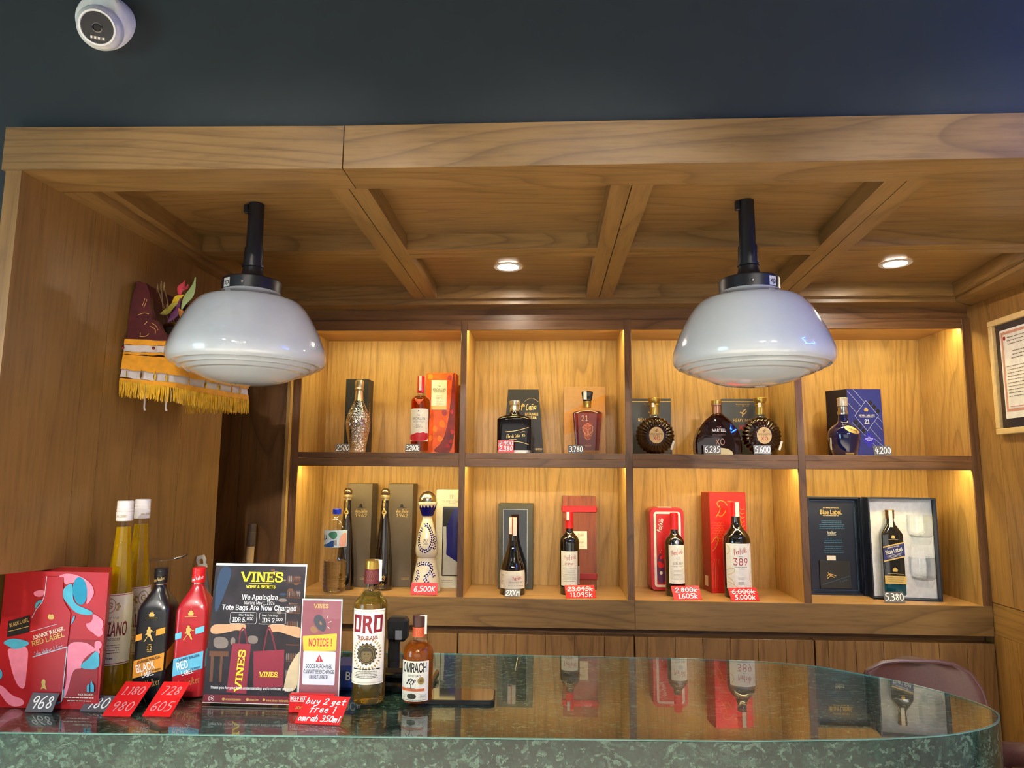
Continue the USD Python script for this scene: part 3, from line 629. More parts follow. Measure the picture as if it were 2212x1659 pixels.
def price_tag(label, x, y, z, w, h, lines, red=False, tilt=65.0, rz=0.0, group=None, pen=0.0021, struck=0, ink=None, scale=1.0):
    """A small plate leaning back on a wire foot. lines: (text, height share, v centre share, width share)."""
    t = thing('price_tag', label, 'price tag', (x, y, z), rz, group)
    def lean(m):
        m = rot(m, -(90 - tilt), (1, 0, 0)); return m
    obj('plate', lean(bx(-w / 2, w / 2, 0.0, 0.0022, 0.0015, h, 0.0004)), TAGRED if red else TAGGREY, t)
    ct, sn = math.cos(math.radians(90 - tilt)), math.sin(math.radians(90 - tilt))
    top = (0.0022 + h * 0.72 * sn, h * 0.72 * ct)
    for sx in (-1, 1): obj('foot', tube([(sx * w * 0.25, top[0], top[1]), (sx * w * 0.25, top[0] + 0.28 * h, 0.001)], 0.0009, 6), SILVER, t)
    items = []
    for k, (s, hs, vc, ws) in enumerate(lines):
        items.append(hand(s, hs * h, pen, ws * w, 0.0, vc * h))
        if struck and k == 0: items.append(rect(-w * 0.46, w * 0.46, vc * h - 0.0007, vc * h + 0.0007))
    for q, it in enumerate(items):
        obj('lettering', lean(on_plane(it, -0.0004 - 0.0002 * q)), ink or CHALK, t, smooth=False)
    return t

# ------------------------------------------------------------------ price tags on the counter
price_tag('grey price tag reading 968 in front of the red whisky gift box', -0.766, -1.118, ZC, 0.060, 0.040, [('968', 0.62, 0.52, 0.78)], tilt=60, pen=0.0028)
price_tag('grey price tag reading 980 in front of the tall yellow liqueur bottles', -0.655, -1.105, ZC, 0.060, 0.040, [('980', 0.62, 0.52, 0.78)], tilt=38, pen=0.0028)
price_tag('red price tag reading 980 leaning before the black whisky bottle', -0.590, -1.128, ZC, 0.061, 0.092, [('1.180', 0.24, 0.73, 0.78), ('980', 0.26, 0.28, 0.74)], red=True, tilt=31, pen=0.0023, ink=CHALKD)
price_tag('red price tag reading 605 leaning before the red whisky bottle', -0.507, -1.122, ZC, 0.060, 0.092, [('728', 0.24, 0.73, 0.66), ('605', 0.26, 0.28, 0.74)], red=True, tilt=31, pen=0.0023, ink=CHALKD)
price_tag('large red card reading buy 2 get free 1 before the acrylic notice stand', -0.158, -1.142, ZC, 0.096, 0.072, [('buy 2 get', 0.20, 0.79, 0.90), ('free 1', 0.24, 0.52, 0.56), ('omrah 350ml', 0.20, 0.20, 0.92)], red=True, tilt=31, rz=-4, pen=0.0024)

# ------------------------------------------------------------------ red gift box with painted art
BOXRED = M('giftbox_red', (176, 26, 34), rough=0.38, var=0.03); BOXRED2 = M('giftbox_dark_red', (150, 24, 32), rough=0.4); PINK = M('art_pink', (238, 134, 160)); SKY = M('art_light_blue', (74, 172, 200)); TEAL = M('art_blue', (10, 140, 178)); BLK = M('art_black', (22, 20, 20)); SKYP = M('art_outline_blue', (168, 206, 222))
t = thing('gift_box', 'red whisky gift box painted with a pink and blue face at the counter left end', 'gift box', (-0.7715, -1.05, ZC), 0)
bw, bh = 0.1185, 0.287
obj('carton', trimesh.convex.convex_hull(np.array([(-bw, -0.04, 0), (bw, -0.04, 0), (bw - 0.026, 0.012, 0), (-bw, 0.012, 0), (-bw, -0.04, bh), (bw, -0.04, bh), (bw - 0.026, 0.012, bh + 0.004), (-bw, 0.012, bh + 0.004)])), BOXRED, t, smooth=False)
H = hom([(27, 515), (637, 484), (585, 1288), (-12, 1306)], [(-bw, bh), (bw, bh), (bw, 0.0), (-bw, 0.0)])
def art(*pts): return tri(Polygon(chaikin(H(pts), 2, True)).buffer(0))
def artp(*pts): return tri(Polygon(H(pts)).buffer(0))
pinks = [art((335, 528), (372, 508), (420, 506), (480, 520), (535, 558), (556, 610), (535, 655), (506, 692), (512, 640), (500, 585), (470, 545), (420, 560), (375, 575), (368, 535)),
    art((195, 632), (225, 617), (262, 616), (262, 640), (235, 660), (202, 652)), art((545, 735), (575, 750), (605, 770), (612, 800), (600, 825), (612, 850), (590, 872), (572, 868), (545, 845), (520, 832), (504, 798), (530, 794), (548, 772)),
    art((560, 900), (585, 892), (604, 905), (600, 935), (585, 940), (596, 965), (575, 975), (560, 940)), art((405, 915), (500, 905), (550, 928), (572, 952), (540, 966), (505, 1000), (482, 1040), (492, 1060), (450, 1062), (430, 1105), (416, 1180), (392, 1245), (386, 1205), (405, 1150), (404, 1000)),
    art((55, 968), (110, 972), (180, 946), (180, 1060), (172, 1200), (130, 1185), (98, 1120), (76, 1040)), art((2, 1175), (50, 1188), (95, 1235), (165, 1252), (166, 1290), (90, 1300), (30, 1230))]
blues = [art((368, 600), (420, 556), (428, 600), (428, 660), (452, 690), (490, 705), (520, 715), (548, 728), (545, 745), (490, 748), (440, 735), (400, 690), (366, 650)), art((208, 705), (222, 680), (250, 673), (250, 690), (228, 696), (222, 722), (208, 728)),
    art((480, 1062), (488, 1030), (520, 1010), (548, 975), (575, 950), (590, 975), (592, 1060)), art((28, 940), (70, 912), (130, 912), (184, 925), (180, 945), (105, 977), (60, 955)), art((0, 1066), (36, 1100), (40, 1140), (2, 1174)), art((385, 1180), (398, 1185), (385, 1255), (340, 1275), (335, 1268), (372, 1250)), art((415, 815), (438, 750), (446, 765), (430, 800))]
bot = [(272, 532), (373, 530), (370, 645), (385, 690), (418, 735), (415, 815), (404, 940), (382, 1250), (166, 1288), (190, 870), (196, 780), (220, 730), (252, 690), (266, 645)]
items = [(BOXRED2, artp((405, 900), (585, 890), (580, 1200), (390, 1270)), 'dark_field'), (PINK, pinks, 'pink_shape'), (SKY, blues, 'blue_shape'), (TEAL, art((422, 600), (440, 530), (470, 520), (500, 545), (514, 605), (505, 670), (480, 692), (445, 680)), 'blue_oval'),
    (BLK, artp((58, 812), (182, 770), (180, 868), (55, 906)), 'black_label'), (GOLDP, cat2(at2(text2('BLACK LABEL', 0.0075, 0.044, deg=17), *H([(122, 816)])[0]), artp((62, 870), (180, 832), (180, 836), (62, 874))), 'lettering'),
    (BOXRED, artp(*bot), 'bottle_shape'), (SKYP, tri(LineString(H([(273, 532), (264, 645), (250, 690), (218, 732), (196, 782)])).buffer(0.0007).union(LineString(H([(186, 866), (340, 812)])).buffer(0.0005)).union(LineString(H([(210, 1010), (404, 940), (382, 1250)])).buffer(0.0009))), 'outline'),
    (CREAM, cat2(at2(text2('JOHNNIE WALKER.', 0.0082, 0.073, deg=17.5), *H([(294, 866)])[0])), 'lettering'), (GOLDP, cat2(at2(text2('RED LABEL', 0.0105, 0.074, deg=17.5), *H([(294, 900)])[0]), blob(*H([(288, 785), (288, 765), (296, 752), (306, 760), (316, 752), (324, 765), (324, 785)])), blob(*H([(262, 1150), (274, 1130), (290, 1140), (285, 1165), (300, 1195), (276, 1180), (258, 1195), (270, 1168)]))), 'lettering'),
    (SKYP, at2(hand('John Walker 8 Sons', 0.010, 0.0006, 0.066, deg=17.5), *H([(298, 965)])[0]), 'signature'),
    (CREAM, cat2(at2(text2('PACK INCLUDES', 0.004, 0.034), *H([(520, 1205)])[0]), at2(fine_print(-0.034, 0.034, -0.007, 0.006, 2, 0.0016, 3), *H([(482, 1232)])[0])), 'lettering'), (SKY, cat2(artp((525, 1155), (535, 1145), (540, 1145), (540, 1190), (525, 1190)), artp((545, 1140), (551, 1122), (557, 1140), (566, 1150), (566, 1188), (545, 1188))), 'bottle_icon')]
decals(t, items, flat_at(-0.04))
obj('lettering', mv(rot(on_plane(text2('JOHNNIE WALKER.', 0.006, 0.10), 0), -90, (1, 0, 0)), 0, -0.008, bh + 0.0066), GOLDP, t, smooth=False)

# ------------------------------------------------------------------ tall yellow liqueur bottles
YEL = liquid('yellow_liqueur', (246, 206, 0), tr=0.75); CAPW = M('cap_white', (236, 234, 230), rough=0.35); LABELC = M('label_parchment', (232, 224, 196), rough=0.5, scale=30, var=0.06); MAROON = M('maroon_print', (122, 28, 36))
def galliano(label, x, y, rz, cut):
    t = thing('liqueur_bottle', label, 'liqueur bottle', (x, y, ZC), rz)
    pts = [(0.0, 0.038), (0.004, 0.0415), (0.07, 0.0402), (0.23, 0.0312), (0.334, 0.0196), (0.337, 0.0208), (0.342, 0.0208), (0.346, 0.0182), (0.398, 0.0166)]
    obj('glass', lathe(pts, 36), CLEAR, t, smooth=35)
    obj('liquid', lathe([(0.006, 0.036), (0.012, 0.0392), (0.07, 0.0380), (0.23, 0.0292), (0.334, 0.0178), (0.378, 0.0152)], 12), YEL, t, smooth=False)
    c = obj('cap', lathe([(0.392, 0.0178), (0.394, 0.0182), (0.412, 0.0182), (0.4135, 0.0172), (0.415, 0.0182), (0.419, 0.0182), (0.42, 0.0174), (0.4225, 0.018), (0.426, 0.018), (0.4275, 0.0174), (0.43, 0.018), (0.4375, 0.0178), (0.439, 0.0165)], 32), CAPW, t)
    obj('lettering', on_round(text2('GALLIANO', 0.005, 0.024, x=0, z=0.403), lambda z: 0.0182, 0.0003), GOLDINK, c)
    rf = rfun(pts); lb = obj('label', on_round(rect(-0.054, 0.054, 0.072, 0.228), rf, 0.0005), LABELC, t, smooth=True)
    decals(lb, [(REDINK, cat2(rect(-0.054, 0.054, 0.2245, 0.2258), rect(-0.054, 0.054, 0.0745, 0.0762))), (MAROON, text2('GALLIANO', 0.029, 0.080, z=0.150)), (INK, cat2(text2("L'AUTENTICO", 0.0055, 0.052, z=0.128, bold=False), fine_print(-0.034, 0.034, 0.096, 0.118, 4, 0.0011, 5), text2('42.3%', 0.0042, 0.016, x=-0.028, z=0.087), text2('700ml', 0.0042, 0.016, x=0.008, z=0.087), hand('Riserva', 0.008, 0.0006, 0.04, z=0.176), fine_print(-0.014, 0.014, 0.165, 0.169, 1, 0.0011, 6))),
        (CREAM, ell(0, 0.202, 0.011, 0.015), 'medallion'), (GOLDINK, cat2((lambda a, b: tri(Polygon([(0.0125 * math.cos(q), 0.202 + 0.0165 * math.sin(q)) for q in np.linspace(0, 6.28, 30)], [[(0.0108 * math.cos(q), 0.202 + 0.0147 * math.sin(q)) for q in np.linspace(0, 6.28, 30)]])))(0, 0), text2('G', 0.013, z=0.202), *[at2(blob((0, -0.004), (0.005, 0), (0, 0.004), (-0.005, 0)), sx * (0.016 + 0.003 * (k % 2)), 0.193 + 0.006 * k, deg=sx * 40) for sx in (-1, 1) for k in range(3)]))], round_at(rf))
    return t
galliano('yellow liqueur bottle with a tall tapering neck and white cap, nearer of the two', -0.693, -0.985, 6, 0)
galliano('yellow liqueur bottle with white cap standing half hidden behind its twin', -0.706, -0.893, 60, 1)

# ------------------------------------------------------------------ square whisky bottles on the counter
def sq_bottle(t, bodym, capm, capname='cap'):
    secs = [(0.0, 0.030, 0.030, 8), (0.004, 0.0345, 0.0345, 8), (0.012, 0.0352, 0.0352, 9), (0.186, 0.0355, 0.0355, 9), (0.194, 0.035, 0.035, 8), (0.205, 0.0325, 0.0325, 5.5), (0.218, 0.0265, 0.0265, 3.4), (0.230, 0.0195, 0.0195, 2.5), (0.240, 0.0148, 0.0148, 2), (0.2465, 0.0134, 0.0134, 2), (0.2495, 0.0134, 0.0134, 2)]
    b = obj('body', loft(secs, 64), bodym, t, smooth=40)
    obj('neck', lathe([(0.248, 0.0136), (0.252, 0.0136)], 24), SILVER, t)
    c = obj(capname, lathe([(0.2505, 0.0146), (0.2515, 0.015), (0.268, 0.015), (0.2695, 0.0144), (0.271, 0.015), (0.2775, 0.015), (0.279, 0.0145), (0.2805, 0.015), (0.284, 0.0146), (0.2855, 0.0125)], 36), capm, t)
    return b, c
MAN = [(-.30, 0), (-.22, 0), (-.02, .36), (.10, .30), (.24, .02), (.34, .04), (.22, .34), (.14, .52), (.20, .70), (.30, .62), (.44, .66), (.42, .70), (.30, .68), (.18, .80), (.10, .86), (.12, .94), (.20, .94), (.08, .955), (.06, 1), (-.04, 1), (-.06, .955), (-.14, .94), (-.04, .93), (-.06, .86), (-.14, .78), (-.12, .56), (-.22, .48), (-.20, .42), (-.08, .46), (-.06, .36), (-.20, .14)]
CREST = [(-.4, 0), (.4, 0), (.5, .45), (.3, .5), (.35, .8), (.15, .7), (0, 1), (-.15, .7), (-.35, .8), (-.3, .5), (-.5, .45)]
def man(x, z, h): return tri(Polygon([(x + a * h, z + b * h) for a, b in MAN]).buffer(0))
def crest(x, z, h): return tri(Polygon([(x + a * h, z + b * h) for a, b in CREST]).buffer(0))
JBLACK = M('black_bottle', (16, 18, 24), rough=0.3, coat=0.5); JORANGE = M('orange_band', (222, 148, 40)); JRED = M('red_bottle', (172, 24, 36), rough=0.3, coat=0.5); JCAPR = M('cap_red', (216, 24, 30), rough=0.3, coat=0.4); JCAPB = M('cap_black', (24, 24, 26), rough=0.35); JBLUE = M('blue_band', (100, 186, 220))
for kind, x, y, rz, lab in (('b', -0.589, -0.993, 8, 'black whisky bottle with orange bands beside the yellow liqueur bottles'), ('r', -0.509, -0.972, 8, 'red whisky bottle with pale blue bands beside the acrylic poster stand')):
    t = thing('whisky_bottle', lab, 'whisky bottle', (x, y, ZC), rz)
    b, c = sq_bottle(t, JBLACK if kind == 'b' else JRED, JCAPB if kind == 'b' else JCAPR)
    band, word, pale = (JORANGE, 'BLACK', CREAM) if kind == 'b' else (JBLUE, 'RED', CREAM)
    h = lambda a, q: a * 0.27 + q
    strip = lambda x0, x1, z0, w: poly((x0, h(x0, z0)), (x1, h(x1, z0)), (x1, h(x1, z0) + w), (x0, h(x0, z0) + w))
    lb = obj('front_print', on_plane(strip(-0.0325, 0.0325, 0.057, 0.038), -0.0358), band, b)
    its = [(band, [strip(-0.0315, -0.018, 0.137, 0.0135), strip(0.012, 0.0315, 0.137, 0.0135)], 'band'), (INK if kind == 'b' else M('navy_print', (24, 40, 84)), cat2(text2('JOHNNIE WALKER.', 0.0058, 0.052, deg=15, x=0.0, z=0.0885), text2('SCOTCH WHISKY', 0.0038, 0.03, deg=15, x=0.014, z=0.0655))),
        (WHITE, cat2(text2(word, 0.0165, 0.040 if kind == 'b' else 0.025, deg=15, x=-0.006 if kind == 'b' else -0.012, z=0.0735), text2('LABEL', 0.010, 0.026, deg=15, x=0.0, z=0.058))), (GOLDP, cat2(man(-0.004, 0.128, 0.032), crest(0.0, 0.182, 0.013), rect(-0.013, 0.013, 0.1785, 0.1795)) if True else None, 'emblem'),
        (GOLDP, cat2(*( [text2('AGED', 0.0028, 0.009, z=0.1215), text2('12', 0.008, 0.011, z=0.114), text2('YEARS', 0.0028, 0.010, z=0.1065)] if kind == 'b' else [rect(-0.001, 0.001, 0.2, 0.2005)]), hand('John Walker', 0.016, 0.0008, 0.058, x=0.0, z=0.036, deg=15)))]
    decals(lb, its, flat_at(-0.0358))
    obj('side_band', mv(rot(on_plane(poly((-0.032, 0.066), (0.032, 0.084), (0.032, 0.122), (-0.032, 0.104)), -0.0359), 90, (0, 0, 1)), 0, 0, 0), band, b)
    obj('lettering', on_round(hand('John Walker', 0.008, 0.0007, 0.032, z=0.261, deg=14), lambda z: 0.015, 0.0004), GOLDP if kind == 'b' else WHITE, c)

# ------------------------------------------------------------------ acrylic stand with the tote bag poster
DARKP = M('poster_dark', (40, 32, 38), rough=0.4, scale=30, var=0.5); SKIN = M('poster_skin', (206, 154, 116)); BAG = M('poster_bag', (142, 36, 58)); BAGD = M('poster_bag_dark', (112, 28, 46)); YELP = M('poster_yellow', (246, 222, 30)); WINE = M('poster_wine_red', (112, 24, 40)); BLURW = M('poster_pale', (128, 114, 106)); BLURO = M('poster_orange', (104, 64, 40)); BLURB = M('poster_blue', (40, 62, 92)); BEIGE = M('poster_beige', (206, 184, 150))
pw, ph = 0.1045, 0.292
t = thing('poster_stand', 'clear acrylic stand holding the dark tote bag charge poster', 'sign stand', (-0.340, -1.04, ZC), 0)
lean = lambda m: rot(m, -5, (1, 0, 0), (0, -0.01, 0.003))
obj('front_sheet', lean(bx(-pw - 0.0035, pw + 0.0035, -0.012, -0.0095, 0.002, ph + 0.014, 0.0005)), ACRYL, t)
obj('rear_sheet', lean(bx(-pw - 0.0035, pw + 0.0035, -0.0065, -0.004, 0.002, ph + 0.014, 0.0005)), ACRYL, t)
obj('foot_sheet', bx(-pw - 0.0035, pw + 0.0035, -0.06, 0.05, 0.0, 0.0025, 0.0004), ACRYL, t)
ps = obj('poster', lean(bx(-pw, pw + 0.0025, -0.0088, -0.0080, 0.006, ph + 0.011)), PAPER, t)
H = hom([(172, 160), (946, 168), (858, 1285), (135, 1280)], [(-pw, ph + 0.006), (pw, ph + 0.006), (pw, 0.008), (-pw, 0.008)])
def hp(*p): return tri(Polygon(H(p)).buffer(0))
def hb(*p): return tri(Polygon(chaikin(H(p), 2, True)).buffer(0))
H2 = lambda x, y: H([(x, y)])[0]
on_p = lambda tt, off: lean(on_plane(tt, -0.0089 - off))
def tx(s, x, y, h, w, **k): return at2(text2(s, h, w, **k), *H2(x, y))
slab = lambda L, x, y, w, h, deg=0: at2(cat2(*[at2(q, 0, 0) for q in L]), *H2(x, y), sx=w, s=h, deg=deg)
def vines_logo():
    w = 0.16; o = []; S = lambda *p: Polygon(p)
    V = unary_union([S((0, 1), (.30, 1), (.30, .86), (.24, .86), (.5, 0), (.5, 0), (.66, 0), (.92, .86), (.86, .86), (.86, 1), (1.12, 1), (1.12, .86), (1.06, .86), (.72, 0), (.42, 0), (.08, .86), (0, .86)), S((.08, .86), (.3, .86), (.62, .12), (.5, 0), (.42, 0)), S((.84, .86), (1.06, .86), (.72, 0), (.52, 0))])
    I = unary_union([sbox(0, .86, .46, 1), sbox(0, 0, .46, .14), sbox(.13, 0, .33, 1)])
    N = unary_union([sbox(0, .86, .36, 1), sbox(0, 0, .36, .14), sbox(.09, 0, .26, 1), S((.09, 1), (.34, 1), (.92, 0), (.68, 0)), sbox(.74, 0, .91, 1), sbox(.64, .86, 1.02, 1)])
    E = unary_union([sbox(0, .86, .84, 1), sbox(0, 0, .84, .14), sbox(.1, 0, .3, 1), sbox(.1, .43, .62, .57), sbox(.72, .72, .84, 1), sbox(.72, 0, .84, .28), sbox(.54, .36, .62, .64)])
    Sx = LineString(chaikin([(.74, .70), (.72, .92), (.38, .95), (.10, .88), (.12, .60), (.42, .52), (.74, .42), (.74, .12), (.44, .04), (.1, .08), (.08, .32)], 2)).buffer(.09)
    x = 0; out = []
    from shapely import affinity
    for g, adv in ((V, 1.14), (I, .52), (N, 1.06), (E, .92), (Sx, .86)):
        out.append(affinity.translate(g.buffer(0), x, 0)); x += adv
    v, f = tri(unary_union(out)); v = (v - (x / 2, 0.5)) / (x, 1); return v, f
VL = vines_logo()
rb = random.Random(11); bl = {BLURW: [], BLURO: [], BLURB: []}
for _ in range(46):
    x, y = rb.uniform(560, 900), rb.uniform(180, 1150); w, h_ = rb.uniform(18, 70), rb.uniform(8, 30)
    if 560 < x < 780 and y > 640: continue
    m_ = rb.choice([BLURW, BLURO, BLURO, BLURB]); bl[m_].append(hb((x, y), (x + w, y), (x + w, y + h_), (x, y + h_)))
rb = random.Random(23)                                  # rows of blurred bottles on the shelves in the poster's photograph
for row in range(7):
    y = 250 + row * 130
    for k in range(9):
        x = 790 + k * 14 - row * 2
        if x > 890 - row * 3 or (y > 640 and y < 800): continue
        bl[rb.choice([BLURW, BLURO, BLURO])].append(hb((x, y), (x + 9, y), (x + 9, y + 55), (x, y + 55)))
    bl[BLURO].append(hp((780, y + 58), (905 - row * 5, y + 60), (905 - row * 5, y + 68), (780, y + 66)))
bl[BLURB].append(hb((190, 170), (330, 170), (260, 420), (180, 640))); bl[BLURW] += [hb((190, 770), (310, 780), (315, 870), (195, 870)), hb((330, 780), (370, 780), (370, 840), (330, 840)), hb((470, 760), (555, 765), (550, 830), (470, 825))]; bl[BLURO] += [hp((165, 890), (320, 890), (320, 930), (165, 930)), hp((180, 930), (205, 930), (205, 1130), (180, 1130)), hp((255, 930), (275, 930), (275, 1130), (255, 1130))]
decals(ps, [(DARKP, hp((172, 160), (946, 168), (858, 1285), (135, 1280)), 'photo_ground')] + [(k, cat2(*q), 'blurred_shape') for k, q in bl.items()] + [
    (BEIGE, hb((770, 1130), (800, 1010), (870, 900), (900, 880), (880, 1180), (760, 1200)), 'blurred_shape'),
    (SKIN, cat2(hb((165, 672), (300, 672), (390, 660), (450, 670), (455, 700), (420, 730), (380, 715), (300, 740), (160, 760)), hb((915, 690), (800, 680), (720, 662), (640, 672), (630, 700), (660, 735), (720, 725), (820, 760), (910, 785))), 'arm'),
    (BAGD, cat2(*[stroke([[tuple(q) for q in H(p)]], 0.0035) for p in ([(400, 830), (408, 720), (440, 690), (470, 830)], [(600, 880), (630, 700), (650, 690), (700, 880)])]), 'bag_handle'),
    (BAG, cat2(hp((348, 826), (498, 830), (475, 1215), (320, 1205)), hp((520, 888), (768, 872), (760, 1160), (530, 1170))), 'bag'),
    (YELP, cat2(at2(VL, *H2(573, 263), sx=0.099, s=0.0212), at2(VL, *H2(643, 1064), sx=0.042, s=0.0095), at2(VL, *H2(418, 1040), sx=0.088, s=0.0155, deg=88), tx('WINE & SPIRITS', 565, 350, 0.0062, 0.068), hb((430, 322), (560, 318), (690, 322), (560, 327)), fine_print(*H2(565, 1086), *H2(720, 1078), 1, 0.0008)[:2])),
    (WHITE, cat2(tx('We Apologize', 560, 440, 0.0105, 0.083), tx('Starting May 1, 2026', 556, 489, 0.0068, 0.070, bold=False), tx('Tote Bags Are Now Charged', 556, 530, 0.0105, 0.170), at2(ring2(-0.0305, 0.0305, -0.0125, 0.0125, 0.0007, 0.004), *H2(428, 618)), at2(ring2(-0.0305, 0.0305, -0.0125, 0.0125, 0.0007, 0.004), *H2(668, 620)),
        tx('Wine Tote Bag', 450, 592, 0.0042, 0.034, bold=False), tx('Beer Tote Bag', 645, 594, 0.0042, 0.034, bold=False), tx('IDR 5.', 396, 632, 0.0092, 0.031), tx('000', 484, 624, 0.0058, 0.015), tx('IDR 2.', 640, 634, 0.0092, 0.032), tx('000', 724, 628, 0.0058, 0.015), tx('Thank you for your kind understanding and continued support.', 516, 1172, 0.0052, 0.186))),
    (WINE, hp((145, 1222), (864, 1230), (858, 1285), (135, 1280)), 'footer_band'), (WHITE, cat2(at2(ring2(-0.0062, 0.0062, -0.0062, 0.0062, 0.0006, 0.006), *H2(204, 1252)), tx('21+', 204, 1252, 0.005, 0.009))),
    (GOLDP, cat2(tx('vines.indonesia', 374, 1256, 0.0045, 0.034), tx('vines.idn', 534, 1258, 0.0045, 0.022), tx('www.vines-indonesia.com', 735, 1260, 0.0045, 0.060), *[at2(ell(0, 0, 0.003, 0.003, 14), *H2(x, 1256)) for x in (299, 486, 613)]))], on_p, step=0.00006)

# ------------------------------------------------------------------ narrow acrylic stand with the notice
NOTICE = M('notice_mauve', (142, 84, 94), rough=0.4); NYEL = M('notice_yellow', (238, 186, 62)); NRED = M('notice_red', (186, 44, 62)); NW = M('notice_white', (214, 218, 238)); NGR = M('notice_grey', (70, 72, 82)); BRASS = M('notice_brass', (150, 112, 78))
t = thing('notice_stand', 'narrow acrylic stand with the mauve no exchange notice', 'sign stand', (-0.1835, -1.05, ZC), 0)
nw, nz0, nz1 = 0.045, 0.026, 0.230
obj('holder', cat(bx(-nw - 0.0025, nw + 0.0025, -0.0105, -0.0085, 0.0035, 0.236, 0.0004), bx(-nw - 0.0025, nw + 0.0025, -0.0055, -0.0035, 0.0035, 0.236, 0.0004)), ACRYL, t)
obj('foot', bx(-nw - 0.0025, nw + 0.0025, -0.0105, 0.04, 0.0, 0.0034, 0.0004), ACRYL, t)
ps = obj('notice', bx(-nw, nw, -0.0078, -0.0068, 0.005, 0.2325), PAPER, t)
H = hom([(938, 435), (1272, 432), (1250, 1195), (903, 1190)], [(-nw + 0.002, 0.229), (nw - 0.002, 0.229), (nw - 0.002, nz0), (-nw + 0.002, nz0)])
decals(ps, [(NOTICE, rect(-nw + 0.002, nw - 0.002, 0.007, 0.2295), 'ground'), (GOLDP, at2(VL, *H2(1096, 474), sx=0.033, s=0.0088)), (NGR, cat2(hb((1035, 560), (1070, 535), (1120, 560), (1145, 620), (1130, 670), (1100, 672), (1055, 640), (1030, 600))), 'horn'),
    (BRASS, cat2(hb((1000, 640), (1030, 625), (1058, 650), (1075, 672), (1030, 685), (1005, 670)), hb((1080, 590), (1100, 595), (1105, 620), (1085, 620))), 'horn'), (WHITE, cat2(hp((1146, 565), (1158, 545), (1160, 548), (1149, 567)), hp((1160, 598), (1184, 588), (1185, 592), (1161, 602)), hp((1155, 630), (1172, 644), (1170, 647), (1153, 634)))),
    (NYEL, tri(Polygon(H([(945, 715), (1228, 692), (1222, 812), (952, 824)])).buffer(0.002)), 'banner'), (NW, at2(rect(-0.036, 0.0355, -0.0355, 0.0345, 0.003), *H2(1081, 955)), 'panel'), (NRED, cat2(tx('NOTICE !', 1090, 755, 0.0155, 0.051, deg=1), hp((1084, 850), (1118, 908), (1050, 908)))),
    (WHITE, tx('!', 1084, 886, 0.008, 0.0016)), (NGR, cat2(tx('GOODS PURCHASED', 1080, 943, 0.0078, 0.059), tx('CANNOT BE EXCHANGE', 1078, 986, 0.0078, 0.067), tx('OR RETURNED', 1076, 1026, 0.0078, 0.041)))], flat_at(-0.0078), step=0.00008)
t = thing('red_plinth', 'small red lettered plinth at the foot of the acrylic notice stand', 'display plinth', (-0.199, -1.0705, ZC), -1)
obj('block', bx(-0.042, 0.056, -0.0065, 0.0065, 0.0, 0.0375, 0.0008), JCAPR, t)
decals(t, [(WHITE, cat2(ring2(-0.039, 0.02, 0.0225, 0.0345, 0.0009), text2('KEEP WALKING', 0.0078, 0.054, x=-0.01, z=0.0285))), (GOLDP, text2('JOHNNIE WALKER', 0.006, 0.066, x=0.006, z=0.0105))], flat_at(-0.0065))

# ------------------------------------------------------------------ tequila and small whisky bottle at the counter front
def stamp(parent, x, y, z0, z1, r, rz=0, w=0.007):
    obj('tax_stamp', rot(bx(x - w / 2, x + w / 2, y - 0.0006, y, z0, z1, 0.0002), rz, (0, 0, 1)), STAMP, parent)
TEQ = liquid('pale_tequila', (232, 196, 90), tr=0.93); OAMB = liquid('amber_whisky', (222, 120, 30), tr=0.8); BURG = M('burgundy_sleeve', (96, 28, 34), rough=0.45); BROWN = M('brown_cap', (70, 38, 30), rough=0.4); OSLV = M('orange_sleeve', (206, 92, 52), rough=0.5); DGREEN = M('sun_print', (52, 50, 34)); ORED = M('label_dark_red', (124, 22, 36)); ORNG = M('orange_stripe', (214, 108, 60))
t = thing('tequila_bottle', 'pale yellow tequila bottle with dark red letters, right of the notice stand', 'tequila bottle', (-0.083, -1.022, ZC), 4)
pts = smoothp([(0.0, 0.034), (0.004, 0.0375)], 2) + [(0.012, 0.0382), (0.218, 0.0388)] + smoothp([(0.222, 0.0384), (0.228, 0.034), (0.235, 0.0275), (0.246, 0.020), (0.254, 0.0165)], 3) + [(0.268, 0.0158)]
obj('glass', lathe(pts, 48), CLEAR, t, smooth=40)
obj('liquid', lathe([(0.012, 0.032), (0.018, 0.0352), (0.217, 0.0358)] + [(z, r - 0.003) for z, r in smoothp([(0.222, 0.0384), (0.228, 0.034), (0.235, 0.0275), (0.246, 0.020)], 3)], 48), TEQ, t, smooth=40)
sl = obj('sleeve', lathe([(0.263, 0.0174), (0.264, 0.0178), (0.2655, 0.0174), (0.294, 0.0166), (0.2945, 0.0155)], 36), BURG, t)
obj('pattern', on_round(cat2(*[stroke([[(x, 0.27), (x + 0.004, 0.275), (x, 0.28), (x + 0.004, 0.286)]], 0.0005) for x in np.linspace(-0.014, 0.014, 7)], *[stroke([[(x - 0.003, 0.287), (x, 0.291), (x + 0.003, 0.287)]], 0.0005) for x in (-0.011, 0, 0.011)]), lambda z: 0.0174, 0.0004), BRASS, sl)
obj('cap', lathe([(0.2945, 0.0168), (0.296, 0.0172), (0.3, 0.0168), (0.302, 0.0172), (0.305, 0.0168), (0.307, 0.0172), (0.3125, 0.0170), (0.3145, 0.0155)], 36), GOLD, t)
obj('tax_stamp', cat(bx(0.0165, 0.0225, -0.008, -0.0074, 0.268, 0.306, 0.0001), bx(0.006, 0.0225, -0.008, -0.0074, 0.306, 0.3155, 0.0001)), STAMP, t)
rf = rfun(pts); lb = obj('label', on_round(rect(-0.042, 0.042, 0.055, 0.212), rf, 0.0005), CREAM, t, smooth=True)
